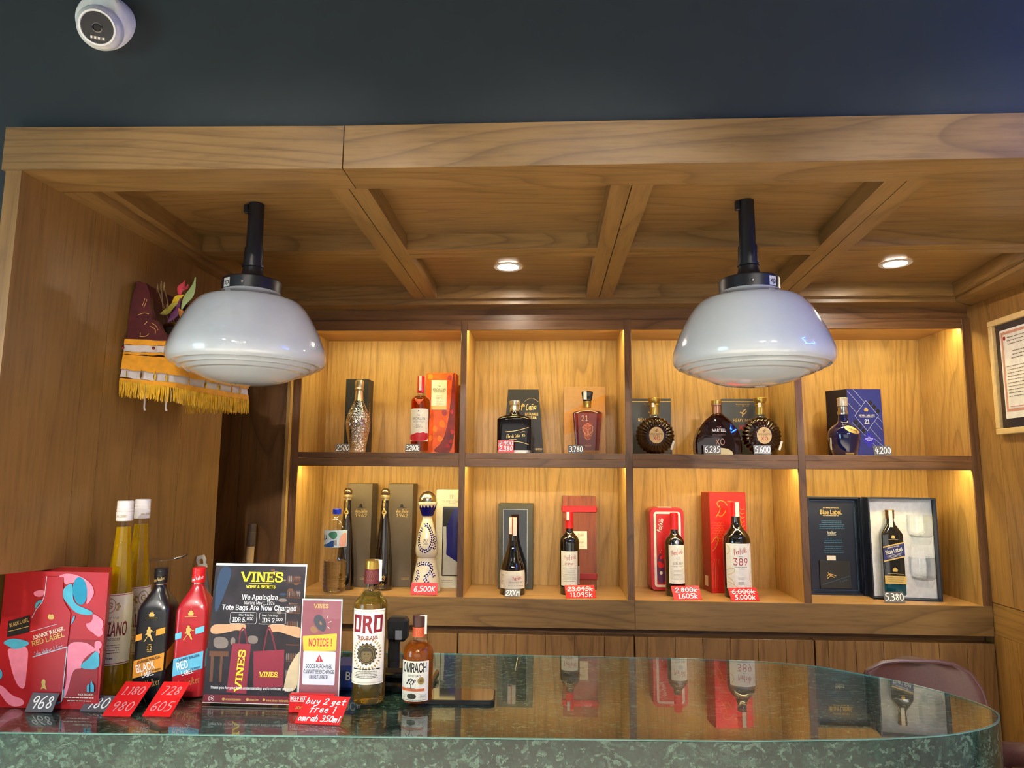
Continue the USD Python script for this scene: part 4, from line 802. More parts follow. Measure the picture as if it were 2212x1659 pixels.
star = Polygon([((0.0205 if k % 2 else 0.0245) * math.cos(k * math.pi / 16), 0.119 + (0.0205 if k % 2 else 0.0245) * math.sin(k * math.pi / 16)) for k in range(32)])
O_ = lambda x: tri(Polygon([(x - .011, .163), (x + .009, .164), (x + .011, .2), (x - .010, .2005)], [[(x - .0045, .1695), (x + .004, .170), (x + .0042, .193), (x - .004, .1935)]]))
rays = cat2(*[at2(blob((0, 0.027), (0.0022, 0.031), (0, 0.036), (-0.0022, 0.031)), 0, 0.119, deg=a) for a in range(0, 360, 12)])
decals(lb, [(GOLDINK, cat2(ring2(-0.0395, 0.0395, 0.0585, 0.2085, 0.0007), rays), 'ornament'), (ORED, cat2(O_(-0.0245), O_(0.0245), poly((-0.0105, .1625), (-0.0105, .2005), (.006, .199), (.0105, .190), (.006, .179), (.0115, .1605), (.005, .163), (-.001, .178), (-.004, .178), (-.004, .1625)), text2('TEQUILAÑA', 0.0078, 0.048, z=0.1525))), (CREAM, poly((-.004, .184), (.002, .1855), (.003, .192), (-.004, .193))),
    (DGREEN, tri(star), 'sun_emblem'), (GOLDINK, cat2(*[tri(Polygon([(a * math.cos(q), .119 + a * math.sin(q)) for q in np.linspace(0, 6.28, 32)], [[((a - .0006) * math.cos(q), .119 + (a - .0006) * math.sin(q)) for q in np.linspace(0, 6.28, 32)]])) for a in (0.0195, 0.0155)], ), 'sun_emblem'), (M('sun_bronze', (112, 94, 56)), ell(0, 0.117, 0.0115, 0.012), 'sun_emblem'), (DGREEN, cat2(rect(-0.0135, 0.0135, 0.1245, 0.127), rect(-.008, .008, .127, .131), ell(-0.004, 0.119, 0.002, 0.0015), ell(0.004, 0.119, 0.002, 0.0015), rect(-.004, .004, .111, .1122)), 'sun_emblem'), (INK, cat2(fine_print(-0.033, 0.033, 0.0855, 0.0895, 1, 0.0022, 8), fine_print(-0.028, 0.028, 0.068, 0.084, 5, 0.0009, 9)))], round_at(rf))
t = thing('small_whisky_bottle', 'small amber whisky bottle with brown cap at the counter front', 'whisky bottle', (0.0225, -1.002, ZC), 3)
pts = [(0.0, 0.032), (0.003, 0.0352), (0.01, 0.036), (0.108, 0.036)] + smoothp([(0.112, 0.0358), (0.122, 0.033), (0.130, 0.0265), (0.136, 0.019), (0.1405, 0.0145)], 3) + [(0.155, 0.0135)]
obj('glass', lathe(pts, 48), CLEAR, t, smooth=40)
obj('liquid', lathe([(0.01, 0.030), (0.014, 0.0325), (0.107, 0.0332)] + [(z, r - 0.0028) for z, r in smoothp([(0.112, 0.0358), (0.122, 0.033), (0.130, 0.0265), (0.134, 0.0215)], 3)], 48), OAMB, t, smooth=40)
sl = obj('sleeve', lathe([(0.1455, 0.0146), (0.147, 0.0148), (0.166, 0.0142), (0.1665, 0.013)], 32), OSLV, t)
obj('pattern', on_round(cat2(*[stroke([[(x, 0.149), (x + 0.003, 0.153), (x, 0.158), (x + 0.003, 0.163)]], 0.0005) for x in np.linspace(-0.012, 0.012, 6)]), lambda z: 0.0147, 0.0004), BROWN, sl)
obj('cap', lathe([(0.1665, 0.0142), (0.168, 0.0146), (0.1735, 0.0142), (0.175, 0.0146), (0.1785, 0.0142), (0.180, 0.0146), (0.1895, 0.0145), (0.191, 0.0135)], 32), BROWN, t)
obj('tax_stamp', cat(bx(0.0135, 0.0185, -0.007, -0.0064, 0.151, 0.1895, 0.0001), bx(0.002, 0.0185, -0.007, -0.0064, 0.1895, 0.1925, 0.0001)), STAMP, t)
rf = rfun(pts); lb = obj('label', on_round(rect(-0.038, 0.030, 0.016, 0.100), rf, 0.0005), CREAM, t, smooth=True)
tree = cat2(rect(-.0118, -.0102, .044, .052), *[at2(blob((0, -.002), (.003, 0), (0, .002), (-.003, 0)), -.011 + q * .0024, .0565 + .004 * math.sin(q * 2.1), deg=q * 30) for q in range(-4, 5)], *[at2(blob((0, -.002), (.003, 0), (0, .002), (-.003, 0)), -.011 + q * .003, .061 + .002 * math.cos(q * 1.7), deg=q * 50) for q in range(-2, 3)], rect(-.02, -.002, .0432, .0442))
decals(lb, [(INK, cat2(text2('OMRACH', 0.0195, 0.056, x=-0.004, z=0.0865), text2('WHISKY', 0.0052, 0.030, x=-0.003, z=0.0695, bold=False), tree)), (GOLDINK, cat2(ell(0.012, 0.059, 0.0078, 0.0078)), 'seal'), (INK, text2('XO', 0.0045, 0.007, x=0.012, z=0.059)), (ORNG, rect(-0.038, 0.020, 0.0375, 0.0428), 'stripe'), (DGREEN, cat2(ell(-0.0145, 0.027, 0.005, 0.005), ell(-0.0035, 0.027, 0.005, 0.005), ell(-0.009, 0.027, 0.006, 0.006)), 'medal'), (GREYINK, cat2(fine_print(-0.036, 0.026, 0.0175, 0.0205, 1, 0.0008), ring2(-0.037, -0.025, 0.024, 0.03, 0.0003), ring2(0.008, 0.024, 0.024, 0.031, 0.0003), text2('350ml', 0.0028, 0.011, x=0.016, z=0.0275)))], round_at(rf))

# ------------------------------------------------------------------ phone, card machine, blue device, glassware, handles
GLB = M('black_gloss', (10, 10, 12), rough=0.06, coat=1.0, spec=0.7); BPL = M('black_plastic', (20, 20, 22), rough=0.4); GPL = M('grey_plastic', (126, 128, 132), rough=0.4)
t = thing('smartphone', 'black smartphone lying flat on the counter behind the small whisky bottle', 'phone', (0.105, -0.955, ZC), 2)
obj('body', prism(list(sbox(-0.075, -0.032, 0.075, 0.032).buffer(0.012, quad_segs=6).exterior.coords)[:-1], 0.0, 0.0075), BPL, t)
obj('screen', prism(list(sbox(-0.074, -0.031, 0.074, 0.031).buffer(0.010, quad_segs=6).exterior.coords)[:-1], 0.0075, 0.0085), GLB, t)
t = thing('card_terminal', 'black card terminal and its upright holder between the two front bottles', 'card terminal', (-0.055, -0.86, ZC), 0)
obj('base', cat(bx(-0.07, 0.095, -0.075, 0.06, 0.0, 0.022, 0.006), bx(-0.05, 0.075, -0.05, 0.05, 0.02, 0.048, 0.008)), GLB, t)
obj('upright', bx(-0.028, 0.0, 0.015, 0.035, 0.04, 0.115, 0.004), BPL, t)
hd = obj('head', bx(-0.03, 0.022, -0.005, 0.035, 0.098, 0.155, 0.008), BPL, t)
obj('slot', bx(-0.006, 0.010, -0.0062, -0.0045, 0.104, 0.126, 0.0005), GPL, hd)
t = thing('blue_card_reader', 'blue bank card reader lying behind the notice stand', 'card reader', (-0.165, -0.885, ZC), 0)
obj('body', bx(-0.04, 0.055, -0.04, 0.05, 0.0, 0.055, 0.008), M('reader_blue', (24, 52, 128), rough=0.35), t)
obj('lettering', on_plane(at2(text2('BCA', 0.018, 0.04), 0.022, 0.034), -0.0404), WHITE, t, smooth=False)
t = thing('mixing_glass', 'clear mixing glass behind the yellow liqueur bottles', 'glass jar', (-0.742, -0.728, ZC), 0)
obj('glass', lathe([(0, 0.026), (0.004, 0.028), (0.268, 0.032), (0.27, 0.0305), (0.268, 0.029), (0.012, 0.0255), (0.008, 0.002)], 40), CLEAR, t)
t = thing('bar_strainer', 'small steel strainer lying on the clear mixing glass', 'strainer', (-0.739, -0.728, ZC + 0.27), 20)
obj('plate', rot(lathe([(0.0, 0.034), (0.0015, 0.034)], 36), 0, (0, 1, 0)), SILVER, t)
obj('handle', tube([(0.03, 0, 0.001), (0.05, 0, 0.006), (0.062, 0, 0.012)], 0.003, 8), SILVER, t)
t = thing('glass_decanter', 'cut glass decanter between the gift box and the liqueur bottle', 'decanter', (-0.750, -0.825, ZC), 0)
obj('glass', lathe([(0, 0.022), (0.01, 0.03), (0.11, 0.032), (0.14, 0.02), (0.16, 0.016), (0.175, 0.018), (0.176, 0.014)], 10), CLEAR, t, smooth=False)
obj('stopper', lathe([(0.1765, 0.012), (0.185, 0.017), (0.197, 0.019), (0.206, 0.012), (0.208, 0.002)], 8), CLEAR, t, smooth=False)
MOPG = M('mop_grey', (88, 88, 86), rough=0.5); MOPW = M('mop_pale', (206, 202, 192), rough=0.5)
t = thing('mop', 'grey handled mop with a pale hanging loop leaning on the left wall', 'mop', (-0.757, -0.47, 0.17), 0)
ln = lambda m: rot(m, -12, (0, 1, 0))
lp = Polygon([(-0.0125, 0), (0.0125, 0), (0.0125, 0.005), (0.0095, 0.012), (0.0125, 0.024), (0.0085, 0.036), (-0.0085, 0.036), (-0.0125, 0.024), (-0.0095, 0.012)]).buffer(0.002).difference(sbox(-0.0035, 0.014, 0.0035, 0.024).buffer(0.0035))
obj('loop', ln(mv(prism_xz(lp, -0.004, 0.004), 0, 0, -0.012)), MOPW, t)
obj('handle', ln(mv(bx(-0.0115, 0.0115, -0.008, 0.008, -1.18, -0.012, 0.003), 0, 0, 0)), MOPG, t)
obj('mop_head', bx(0.10, 0.36, -0.06, 0.06, -1.25, -1.15, 0.02), MOPW, t)
POLE = M('broom_pole', (206, 170, 116), rough=0.45); GRIP = M('broom_grip', (78, 62, 48), rough=0.5)
t = thing('broom', 'broom with a brown grip and pale wooden pole standing in the dark recess', 'broom', (-0.783, -0.055, 0.262), 0)
ln = lambda m: rot(m, -3, (1, 0, 0))
obj('grip', ln(lathe([(-0.082, 0.0155), (-0.080, 0.0165), (-0.032, 0.0160), (-0.029, 0.0142), (-0.026, 0.0155), (-0.012, 0.0150), (-0.004, 0.0158), (-0.001, 0.0145)], 24)), GRIP, t)
obj('pole', ln(lathe([(-1.27, 0.0135), (-0.081, 0.0135)], 20)), POLE, t)
obj('broom_head', ln(cat(bx(-0.13, 0.13, -0.02, 0.02, -1.30, -1.26, 0.005), bx(-0.13, 0.13, -0.025, 0.025, -1.335, -1.30))), GRIP, t)

# ------------------------------------------------------------------ framed certificate on the right wall
FRAMEW = M('pale_frame', (214, 184, 128), rough=0.45); MATD = M('dark_mat', (34, 34, 44), rough=0.5); PEACH = M('certificate_border', (206, 150, 130))
t = thing('framed_certificate', 'pale framed certificate with a reddish border on the right wooden wall', 'picture frame', (1.8865, -0.29, 0.60), -90)
fw_, fh = 0.158, 0.398
for a in ((-fw_, fw_, 0, 0.02), (-fw_, fw_, fh - 0.02, fh)): obj('frame_rail', bx(a[0], a[1], -0.022, 0.0, a[2], a[3], 0.002), FRAMEW, t)
for a in (-fw_, fw_ - 0.02): obj('frame_rail', bx(a, a + 0.02, -0.0215, 0.0, 0.02, fh - 0.02, 0.002), FRAMEW, t)
mt_ = obj('mat', bx(-fw_ + 0.015, fw_ - 0.015, -0.008, -0.004, 0.015, fh - 0.015), MATD, t)
pp = obj('paper', bx(-fw_ + 0.042, fw_ - 0.042, -0.0095, -0.0085, 0.052, fh - 0.042), PAPER, t)
decals(pp, [(PEACH, ring2(-fw_ + 0.05, fw_ - 0.05, 0.075, fh - 0.05, 0.009), 'border'), (REDINK, cat2(ell(-0.092, fh - 0.072, 0.006, 0.007), fine_print(-0.09, 0.09, 0.088, 0.094, 1, 0.0016))), (GREYINK, cat2(fine_print(-0.08, 0.09, fh - 0.10, fh - 0.066, 3, 0.0028, 21), fine_print(-0.075, 0.085, fh - 0.15, fh - 0.115, 3, 0.003, 22), fine_print(-0.09, 0.02, 0.12, fh - 0.165, 10, 0.0022, 23, False)))], flat_at(-0.0095))
obj('pane', bx(-fw_ + 0.018, fw_ - 0.018, -0.0165, -0.0155, 0.018, fh - 0.018), thin_glass('frame_glass', (1, 1, 1), 1.5), t)

# ------------------------------------------------------------------ hanging shrine shelf on the left wall
MAR = M('shrine_maroon', (78, 24, 30), rough=0.35, scale=40, var=0.25); GCL = M('cloth_gold', (226, 156, 22), rough=0.75, sheen=0.3, var=0.12); GCL2 = M('cloth_orange', (214, 116, 24), rough=0.75); WCL = M('cloth_white', (206, 200, 202), rough=0.8); FRG = M('fringe_gold', (214, 166, 34), rough=0.7, var=0.25); BEAD = M('bead_red', (120, 26, 30), rough=0.2, coat=1); BRAS = M('brass', (198, 160, 70), rough=0.25, metal=1); STRAW = M('dry_straw', (150, 122, 84), rough=0.8); BASK = M('dark_basket', (52, 42, 34), rough=0.6)
t = thing('shrine_shelf', 'maroon carved offering shelf with a yellow fringed cloth hanging on the left wall', 'shrine', (0, 0, 0))
plan = [(-0.786, -0.895), (-0.668, -0.872), (-0.592, -0.602), (-0.772, -0.618)]
obj('board', prism([(-0.79, -0.893), (-0.672, -0.869), (-0.597, -0.606), (-0.776, -0.620)], 0.776, 0.792), MAR, t)
side = [(-0.787, 0.792), (-0.786, 0.85), (-0.782, 0.90), (-0.776, 0.928), (-0.760, 0.948), (-0.735, 0.946), (-0.722, 0.925), (-0.714, 0.90), (-0.712, 0.88), (-0.702, 0.862), (-0.704, 0.848), (-0.690, 0.846), (-0.676, 0.835), (-0.664, 0.818), (-0.650, 0.808), (-0.638, 0.792)]
side = [(-0.787 + (x + 0.787) * 0.76, z) for x, z in side]
sp = obj('side_board', prism_xz(side, -0.886, -0.872), MAR, t)
obj('carving', on_plane(cat2(*[stroke([[(-0.787 + (a_ + 0.787) * 0.78, b_) for a_, b_ in p]], 0.0016) for p in ([(-0.735, 0.905), (-0.738, 0.895), (-0.742, 0.885)], [(-0.728, 0.902), (-0.731, 0.892), (-0.737, 0.88)], [(-0.722, 0.842), (-0.725, 0.838), (-0.73, 0.835)], [(-0.742, 0.812), (-0.742, 0.802)], [(-0.742, 0.802), (-0.72, 0.803), (-0.712, 0.81)], [(-0.705, 0.838), (-0.69, 0.832), (-0.682, 0.82)], [(-0.71, 0.83), (-0.69, 0.822), (-0.69, 0.81)], [(-0.755, 0.86), (-0.735, 0.866), (-0.718, 0.863)])]), -0.8866), GOLDP, sp, smooth=False)
obj('back_board', bx(-0.783, -0.773, -0.872, -0.63, 0.792, 0.955), MAR, t)
obj('side_board', prism_xz(side, -0.640, -0.626), MAR, t)
def run(d):                                           # points along the three free sides, pushed out by d
    pts = np.array(plan); out = []
    for (a, b), n in zip(((0, 1), (1, 2), (2, 3)), (22, 34, 22)):
        p, q = pts[a], pts[b]; e = (q - p) / np.linalg.norm(q - p); nrm = np.array([e[1], -e[0]])
        for k in range(n): out.append((p + (q - p) * k / (n - 1) + nrm * d, nrm))
    return out
def drape(z0, z1, d0, d1, amp=0.0012, freq=0.9, sag=0.0):
    """A band of cloth along the free sides between heights z0 (top) and z1 (bottom), with soft pleats."""
    r0, r1 = run(d0), run(d1); v, f = [], []; n = len(r0)
    for k in range(n):
        w = amp * math.sin(k * freq); g_ = sag * math.sin(min(k, 40) / 40 * math.pi / 2)
        v += [(r0[k][0][0], r0[k][0][1], z0 - g_ * 0.5), (r1[k][0][0] + r1[k][1][0] * w, r1[k][0][1] + r1[k][1][1] * w, z1 - g_ + 0.0012 * math.sin(k * freq))]
    for k in range(n - 1): a = 2 * k; f += [[a, a + 1, a + 3], [a, a + 3, a + 2]]
    m = trimesh.Trimesh(np.array(v), np.array(f), process=False); m2 = m.copy(); m2.vertices = m2.vertices - np.c_[np.array([q for r_ in zip(r0, r1) for q in (r_[0][1], r_[1][1])]) * 0.0012, np.zeros(2 * n)]; m2.invert(); return cat(m, m2)
obj('cloth_trim', drape(0.794, 0.779, 0.004, 0.005, 0.0002), GCL, t, smooth=60)
obj('white_band', drape(0.779, 0.760, 0.002, 0.004, 0.0006), WCL, t, smooth=60)
obj('cloth_trim', drape(0.760, 0.753, 0.005, 0.007, 0.0003), GCL, t, smooth=60)
obj('gold_cloth', drape(0.753, 0.714, 0.006, 0.013, 0.0014, 0.8, 0.014), GCL, t, smooth=60)
obj('white_cloth', drape(0.722, 0.694, 0.004, 0.012, 0.0008, 0.7, 0.018), WCL, t, smooth=60)
obj('fringe_header', drape(0.690, 0.681, 0.013, 0.015, 0.0006, 0.7, 0.018), GCL, t, smooth=60)
fr_, rf_ = [], random.Random(5)
R = run(0.0155)
for k in range(len(R) - 1):
    g_ = 0.018 * math.sin(min(k, 40) / 40 * math.pi / 2)
    for q in range(4):
        p = R[k][0] + (R[k + 1][0] - R[k][0]) * (q + rf_.random() * 0.7) / 4; dx = rf_.uniform(-0.003, 0.003)
        fr_.append(tube([(p[0], p[1], 0.684 - g_), (p[0] + dx * 0.5 + 0.001, p[1] + dx * 0.4, 0.665 - g_), (p[0] + dx, p[1] + dx * 0.7, 0.645 - g_ + rf_.uniform(-0.004, 0.005))], (0.0011, 0.0013, 0.0009), 5))
obj('fringe', cat(*fr_), FRG, t, smooth=True, kind='stuff')
for k in (1, 14, 23, 30, 37, 44, 52):
    q = R[k][0]; obj('bead', mv(trimesh.creation.icosphere(2, 0.0042), q[0] - 0.002, q[1] - 0.003, 0.769), BEAD, t)
for k in (3, 9, 15, 20, 27, 34, 40, 46, 50):
    q = R[k][0]; g_ = 0.014 * math.sin(min(k, 40) / 40 * math.pi / 2)
    obj('leaf_pendant', mv(rot(loft([(-0.019, 0.0004, 0.0004), (-0.013, 0.0040, 0.001), (-0.007, 0.0045, 0.0012), (0.0, 0.0008, 0.0006), (0.006, 0.0005, 0.0005)], 10), k * 37, (0, 0, 1)), q[0] + R[k][1][0] * 0.002, q[1] + R[k][1][1] * 0.002, 0.712 - g_), BRAS, t)
for x, y in ((-0.742, -0.86), (-0.690, -0.85)):
    obj('hook', tube([(x, y, 0.776), (x, y, 0.62), (x + 0.002, y, 0.612), (x + 0.005, y, 0.613)], 0.0022, 8), WCL, t)
t = thing('offering_basket', 'dark offering basket of dry stalks and coloured paper leaves on the shrine shelf', 'basket', (-0.700, -0.765, 0.792), 0)
obj('basket', lathe([(0.0, 0.035), (0.03, 0.046), (0.055, 0.054), (0.058, 0.056), (0.06, 0.053), (0.03, 0.042), (0.006, 0.03)], 28), BASK, t)
obj('basket_band', lathe([(0.052, 0.0545), (0.054, 0.0565), (0.060, 0.0575), (0.062, 0.0555)], 28, cap=False), BRAS, t)
def leaf(p, q, w, m, k=0):
    p, q = np.array(p, float), np.array(q, float); d = q - p; n = np.array([d[2], 0, -d[0]]); n /= np.linalg.norm(n); v, f = [], []
    for i, s_ in enumerate(np.linspace(0, 1, 9)):
        ww = w * math.sin(math.pi * min(s_ + 0.05, 0.97)) ** 0.8 * (1 + 0.15 * math.sin(s_ * 9 + k)); c = p + d * s_ + np.array([0, 0.006 * math.sin(s_ * 6 + k), 0])
        for o, e in ((-1, 0.002), (0, -0.0015), (1, 0.002)): v.append(c + n * ww * o + (0, e, 0))
    for i in range(8):
        for j in range(2): a = i * 3 + j; f += [[a, a + 1, a + 4], [a, a + 4, a + 3]]
    m1 = trimesh.Trimesh(np.array(v), np.array(f), process=False); m2 = m1.copy(); m2.vertices += (0, 0.0012, 0); m2.invert()
    obj('paper_leaf', cat(m1, m2), m, t, smooth=True)
LY = M('leaf_yellow', (226, 190, 40)); LG = M('leaf_green', (166, 190, 128)); LP = M('leaf_pink', (214, 70, 92)); LV = M('leaf_purple', (110, 48, 104)); LO = M('leaf_orange', (214, 140, 60)); LYG = M('leaf_olive', (176, 164, 66))
leaf((-0.045, -0.05, 0.088), (0.006, -0.05, 0.120), 0.009, LYG); leaf((-0.02, -0.052, 0.108), (0.016, -0.052, 0.142), 0.009, LY, 1); leaf((0.002, -0.048, 0.135), (0.012, -0.048, 0.184), 0.008, LP, 2); leaf((0.008, -0.047, 0.150), (0.024, -0.047, 0.172), 0.006, LP, 3); leaf((0.016, -0.05, 0.10), (0.048, -0.05, 0.19), 0.010, LG, 4); leaf((-0.020, -0.05, 0.062), (0.012, -0.05, 0.13), 0.008, LV, 5); leaf((0.006, -0.05, 0.102), (0.028, -0.05, 0.058), 0.009, LO, 6)
for a, b in (((-0.035, 0.0, 0.04), (-0.058, -0.05, 0.16)), ((-0.03, 0.0, 0.04), (-0.040, -0.05, 0.165)), ((-0.02, 0.0, 0.05), (-0.03, -0.045, 0.11)), ((0.0, 0.0, 0.05), (0.0, -0.05, 0.12)), ((-0.05, -0.02, 0.05), (-0.048, -0.05, 0.168))):
    obj('dry_stalk', tube([a, (np.array(a) + b) / 2 + (0.002, 0, 0), b], 0.0016, 6), STRAW, t)
    obj('seed_head', mv(loft([(-0.012, 0.0008, 0.0008), (0, 0.003, 0.002), (0.012, 0.0008, 0.0008)], 8), *b), STRAW, t)

# ------------------------------------------------------------------ upper row of the cabinet
U, L0 = 0.5312, 0.0002
CARD = M('black_card', (34, 35, 38), rough=0.55, scale=12, var=0.1); FOIL = M('champagne_foil', (226, 208, 160), rough=0.25, metal=0.85, scale=120, bump=0.2)
def carton(name, label, x, y, z, w, h, d, m, rz=0, group=None, bev=0.0012):
    t = thing(name, label, 'box', (x, y, z), rz, group); obj('carton', bx(-w / 2, w / 2, 0, d, 0.0, h, bev), m, t); return t
t = carton('gift_carton', 'black carton behind the crystal studded sparkling bottle', -0.466, 0.15, U, 0.094, 0.302, 0.078, CARD)
obj('lettering', rot(on_plane(text2('BOTTEGA', 0.012, 0.10, x=-0.10, z=-0.02 - 0.02, deg=0), 0), 0, (0, 0, 1)) if False else trimesh.Trimesh((lambda v: np.c_[np.full(len(v), 0.0474), 0.03 - v[:, 1], 0.15 + v[:, 0]])(text2('BOTTEGA', 0.012, 0.12)[0]), text2('BOTTEGA', 0.012, 0.12)[1][:, ::-1], process=False), GOLDP, t, smooth=False)
def crystal_mat():
    n = {'tc': ('texture_coordinate', {}), 'v': ('voronoi_texture', {'scale': 330.0, 'randomness': 0.3}), 's': ('separate_xyz', {}), 'mr': ('map_range', {'from_min': 0.05, 'from_max': 0.21, 'to_min': 0.95, 'to_max': 0.30, 'clamp': True}),
         'lt': ('math', {'math_type': 'less_than'}), 'nm': ('vector_math', {'math_type': 'subtract', 'vector2': (0.5, 0.5, 0.5)}), 'sc': ('vector_math', {'math_type': 'scale', 'scale': 1.1}), 'g': ('geometry', {}), 'ad': ('vector_math', {'math_type': 'add'}), 'no': ('vector_math', {'math_type': 'normalize'}),
         'a': ('principled_bsdf', {'base_color': (0.006, 0.006, 0.008), 'roughness': 0.06, 'coat_weight': 1.0}), 'b': ('principled_bsdf', {'base_color': (0.92, 0.92, 0.95), 'metallic': 1.0, 'roughness': 0.22}), 'x': ('mix_closure', {})}
    return usdkit.material(stage, '/World/Looks/crystal_glass', n, [('tc.object', 'v.vector'), ('tc.object', 's.vector'), ('s.z', 'mr.value'), ('v.distance', 'lt.value1'), ('mr.result', 'lt.value2'), ('lt.value', 'x.fac'), ('v.color', 'nm.vector1'), ('nm.vector', 'sc.vector1'), ('g.normal', 'ad.vector1'), ('sc.vector', 'ad.vector2'), ('ad.vector', 'no.vector1'), ('no.vector', 'b.normal'), ('a.BSDF', 'x.closure1'), ('b.BSDF', 'x.closure2')], surface='x.closure')
t = thing('sparkling_wine_bottle', 'dark sparkling wine bottle studded with glittering crystals and topped with pale foil', 'wine bottle', (-0.4385, 0.085, U))
pts = [(0.0, 0.030)] + smoothp([(0.003, 0.0325), (0.03, 0.0345), (0.08, 0.0435), (0.118, 0.0478), (0.15, 0.042), (0.18, 0.029), (0.205, 0.0175), (0.22, 0.0135)], 5) + [(0.245, 0.0125)]
obj('body', lathe(pts, 48), crystal_mat(), t, smooth=50)
obj('foil', lathe([(0.205, 0.0182), (0.207, 0.0175), (0.225, 0.0158), (0.245, 0.0150), (0.250, 0.0178), (0.254, 0.0178), (0.257, 0.0155), (0.262, 0.0172), (0.276, 0.0178), (0.285, 0.0165), (0.289, 0.011), (0.290, 0.001)], 32), FOIL, t)
rf = rfun(pts); lb = obj('label', on_round(poly((-0.034, 0.012), (-0.018, 0.02), (-0.013, 0.05), (-0.016, 0.09), (-0.022, 0.105), (-0.032, 0.10)), rf, 0.0008), SILVER, t, smooth=True)
obj('lettering', on_round(text2('BOTTEGA', 0.0085, 0.068, x=-0.022, z=0.055, deg=86), rf, 0.0012), INK, lb)
price_tag('grey price tag reading 2500 at the crystal studded bottle', -0.478, 0.018, U, 0.056, 0.034, [('2500', 0.68, 0.52, 0.86)], tilt=72)
# amber whisky with the orange carton
MOR = M('carton_orange', (232, 92, 24), rough=0.45, scale=18, var=0.3); MDR = M('carton_dark_red', (124, 26, 22), rough=0.45, scale=24, var=0.5); MRED = M('label_red', (196, 36, 48)); MOR2 = M('carton_light_orange', (244, 130, 20)); MPLUM = M('carton_plum', (166, 56, 60))
t = carton('gift_carton', 'orange whisky carton patterned with red shapes beside the first divider', -0.125, 0.17, U, 0.122, 0.33, 0.09, MOR)
lab = obj('front_panel', on_plane(rect(-0.038, 0.025, 0.178, 0.300), -0.0006), CREAM, t, smooth=False)
rb = random.Random(4)
bl = lambda cx, cz, s_: blob(*[(cx + s_ * (0.7 + rb.random() * 0.7) * math.cos(a), cz + s_ * 1.3 * (0.7 + rb.random() * 0.7) * math.sin(a)) for a in np.linspace(0, 6.28, 8)[:-1]])
decals(t, [(MDR, blob((0.048, 0.33), (0.0605, 0.33), (0.0605, 0.002), (0.0, 0.002), (-0.03, 0.012), (0.012, 0.045), (0.034, 0.13), (0.043, 0.23)), 'dark_shape'), (MPLUM, [bl(0.02, 0.166, 0.012), bl(0.036, 0.31, 0.010), bl(-0.045, 0.15, 0.008)], 'plum_shape'), (MOR2, [bl(-0.045, 0.315, 0.012), bl(-0.02, 0.10, 0.010), bl(0.01, 0.12, 0.012), bl(-0.04, 0.06, 0.012), bl(0.0, 0.06, 0.012)], 'light_shape'), (MRED, [bl(0.048, 0.17, 0.007), bl(0.05, 0.09, 0.008), bl(0.045, 0.05, 0.006), bl(0.034, 0.03, 0.007)], 'red_shape')], flat_at(0.0), base=0.0003)
decals(lab, [(INK, cat2(text2('The', 0.0065, 0.012, x=-0.006, z=0.276, bold=False), text2('MACALLAN', 0.0098, 0.052, x=-0.006, z=0.262, bold=False), rect(-0.009, -0.003, 0.288, 0.2885))), (GREYINK, cat2(fine_print(-0.03, 0.018, 0.248, 0.255, 2, 0.0012, 31), text2('A NIGHT ON', 0.0045, 0.026, x=-0.006, z=0.235, bold=False), text2('EARTH', 0.007, 0.026, x=-0.006, z=0.226, bold=False), fine_print(-0.02, 0.01, 0.195, 0.215, 3, 0.001, 32))), (GOLDP, rect(-0.038, 0.025, 0.180, 0.194), 'gold_band')], flat_at(-0.0006))
AMB = liquid('amber_liquid', (204, 96, 20))
t = thing('single_malt_bottle', 'amber whisky bottle with a white and red label before the orange carton', 'whisky bottle', (-0.1905, 0.085, U))
pts = [(0.0, 0.033), (0.003, 0.036)] + [(0.10, 0.0376), (0.195, 0.0395)] + smoothp([(0.2, 0.0396), (0.213, 0.036), (0.224, 0.024), (0.232, 0.0155), (0.24, 0.0125)], 4) + [(0.262, 0.012)]
obj('glass', lathe(pts, 44), CLEAR, t, smooth=40); obj('liquid', lathe([(0.008, 0.030), (0.012, 0.0335), (0.195, 0.0368)] + [(z, r - 0.0025) for z, r in smoothp([(0.2, 0.0396), (0.213, 0.036), (0.224, 0.024)], 4)], 44), AMB, t, smooth=40)
obj('capsule', lathe([(0.237, 0.0135), (0.24, 0.0142), (0.262, 0.0138), (0.264, 0.0146), (0.302, 0.0144), (0.3035, 0.013)], 32), JCAPR, t); stamp(t, -0.001, -0.0142, 0.246, 0.303, 0.014, 0, 0.011)
obj('shoulder_seal', on_round(poly((-0.018, 0.209), (0.018, 0.209), (0.0, 0.186)), lambda z: 0.0396 if z < 0.2 else 0.0396 - (z - 0.2) * 0.3, 0.0006), OSLV, t)
rf = rfun(pts); lb = obj('label', on_round(rect(-0.044, 0.044, 0.045, 0.172), rf, 0.0005), CREAM, t, smooth=True)
decals(lb, [(MRED, blob((-0.0435, 0.0455), (0.0435, 0.0455), (0.0435, 0.08), (0.03, 0.075), (0.02, 0.082), (0.01, 0.076), (-0.005, 0.079), (-0.02, 0.072), (-0.0435, 0.07)), 'red_hills'), (INK, cat2(text2('The', 0.006, 0.011, z=0.146, bold=False), text2('MACALLAN', 0.0095, 0.052, z=0.133, bold=False))), (GREYINK, cat2(rect(-0.008, 0.008, 0.16, 0.1605), crest(0, 0.1605, 0.006), fine_print(-0.026, 0.026, 0.118, 0.126, 2, 0.0012, 33), text2('A NIGHT ON', 0.004, 0.024, z=0.107, bold=False), text2('EARTH', 0.0075, 0.03, z=0.099, bold=False)))], round_at(rf))
price_tag('grey price tag reading 3.200k under the amber whisky in the first compartment', -0.205, 0.012, U, 0.056, 0.034, [('3.200k', 0.6, 0.52, 0.9)], tilt=72, pen=0.003)
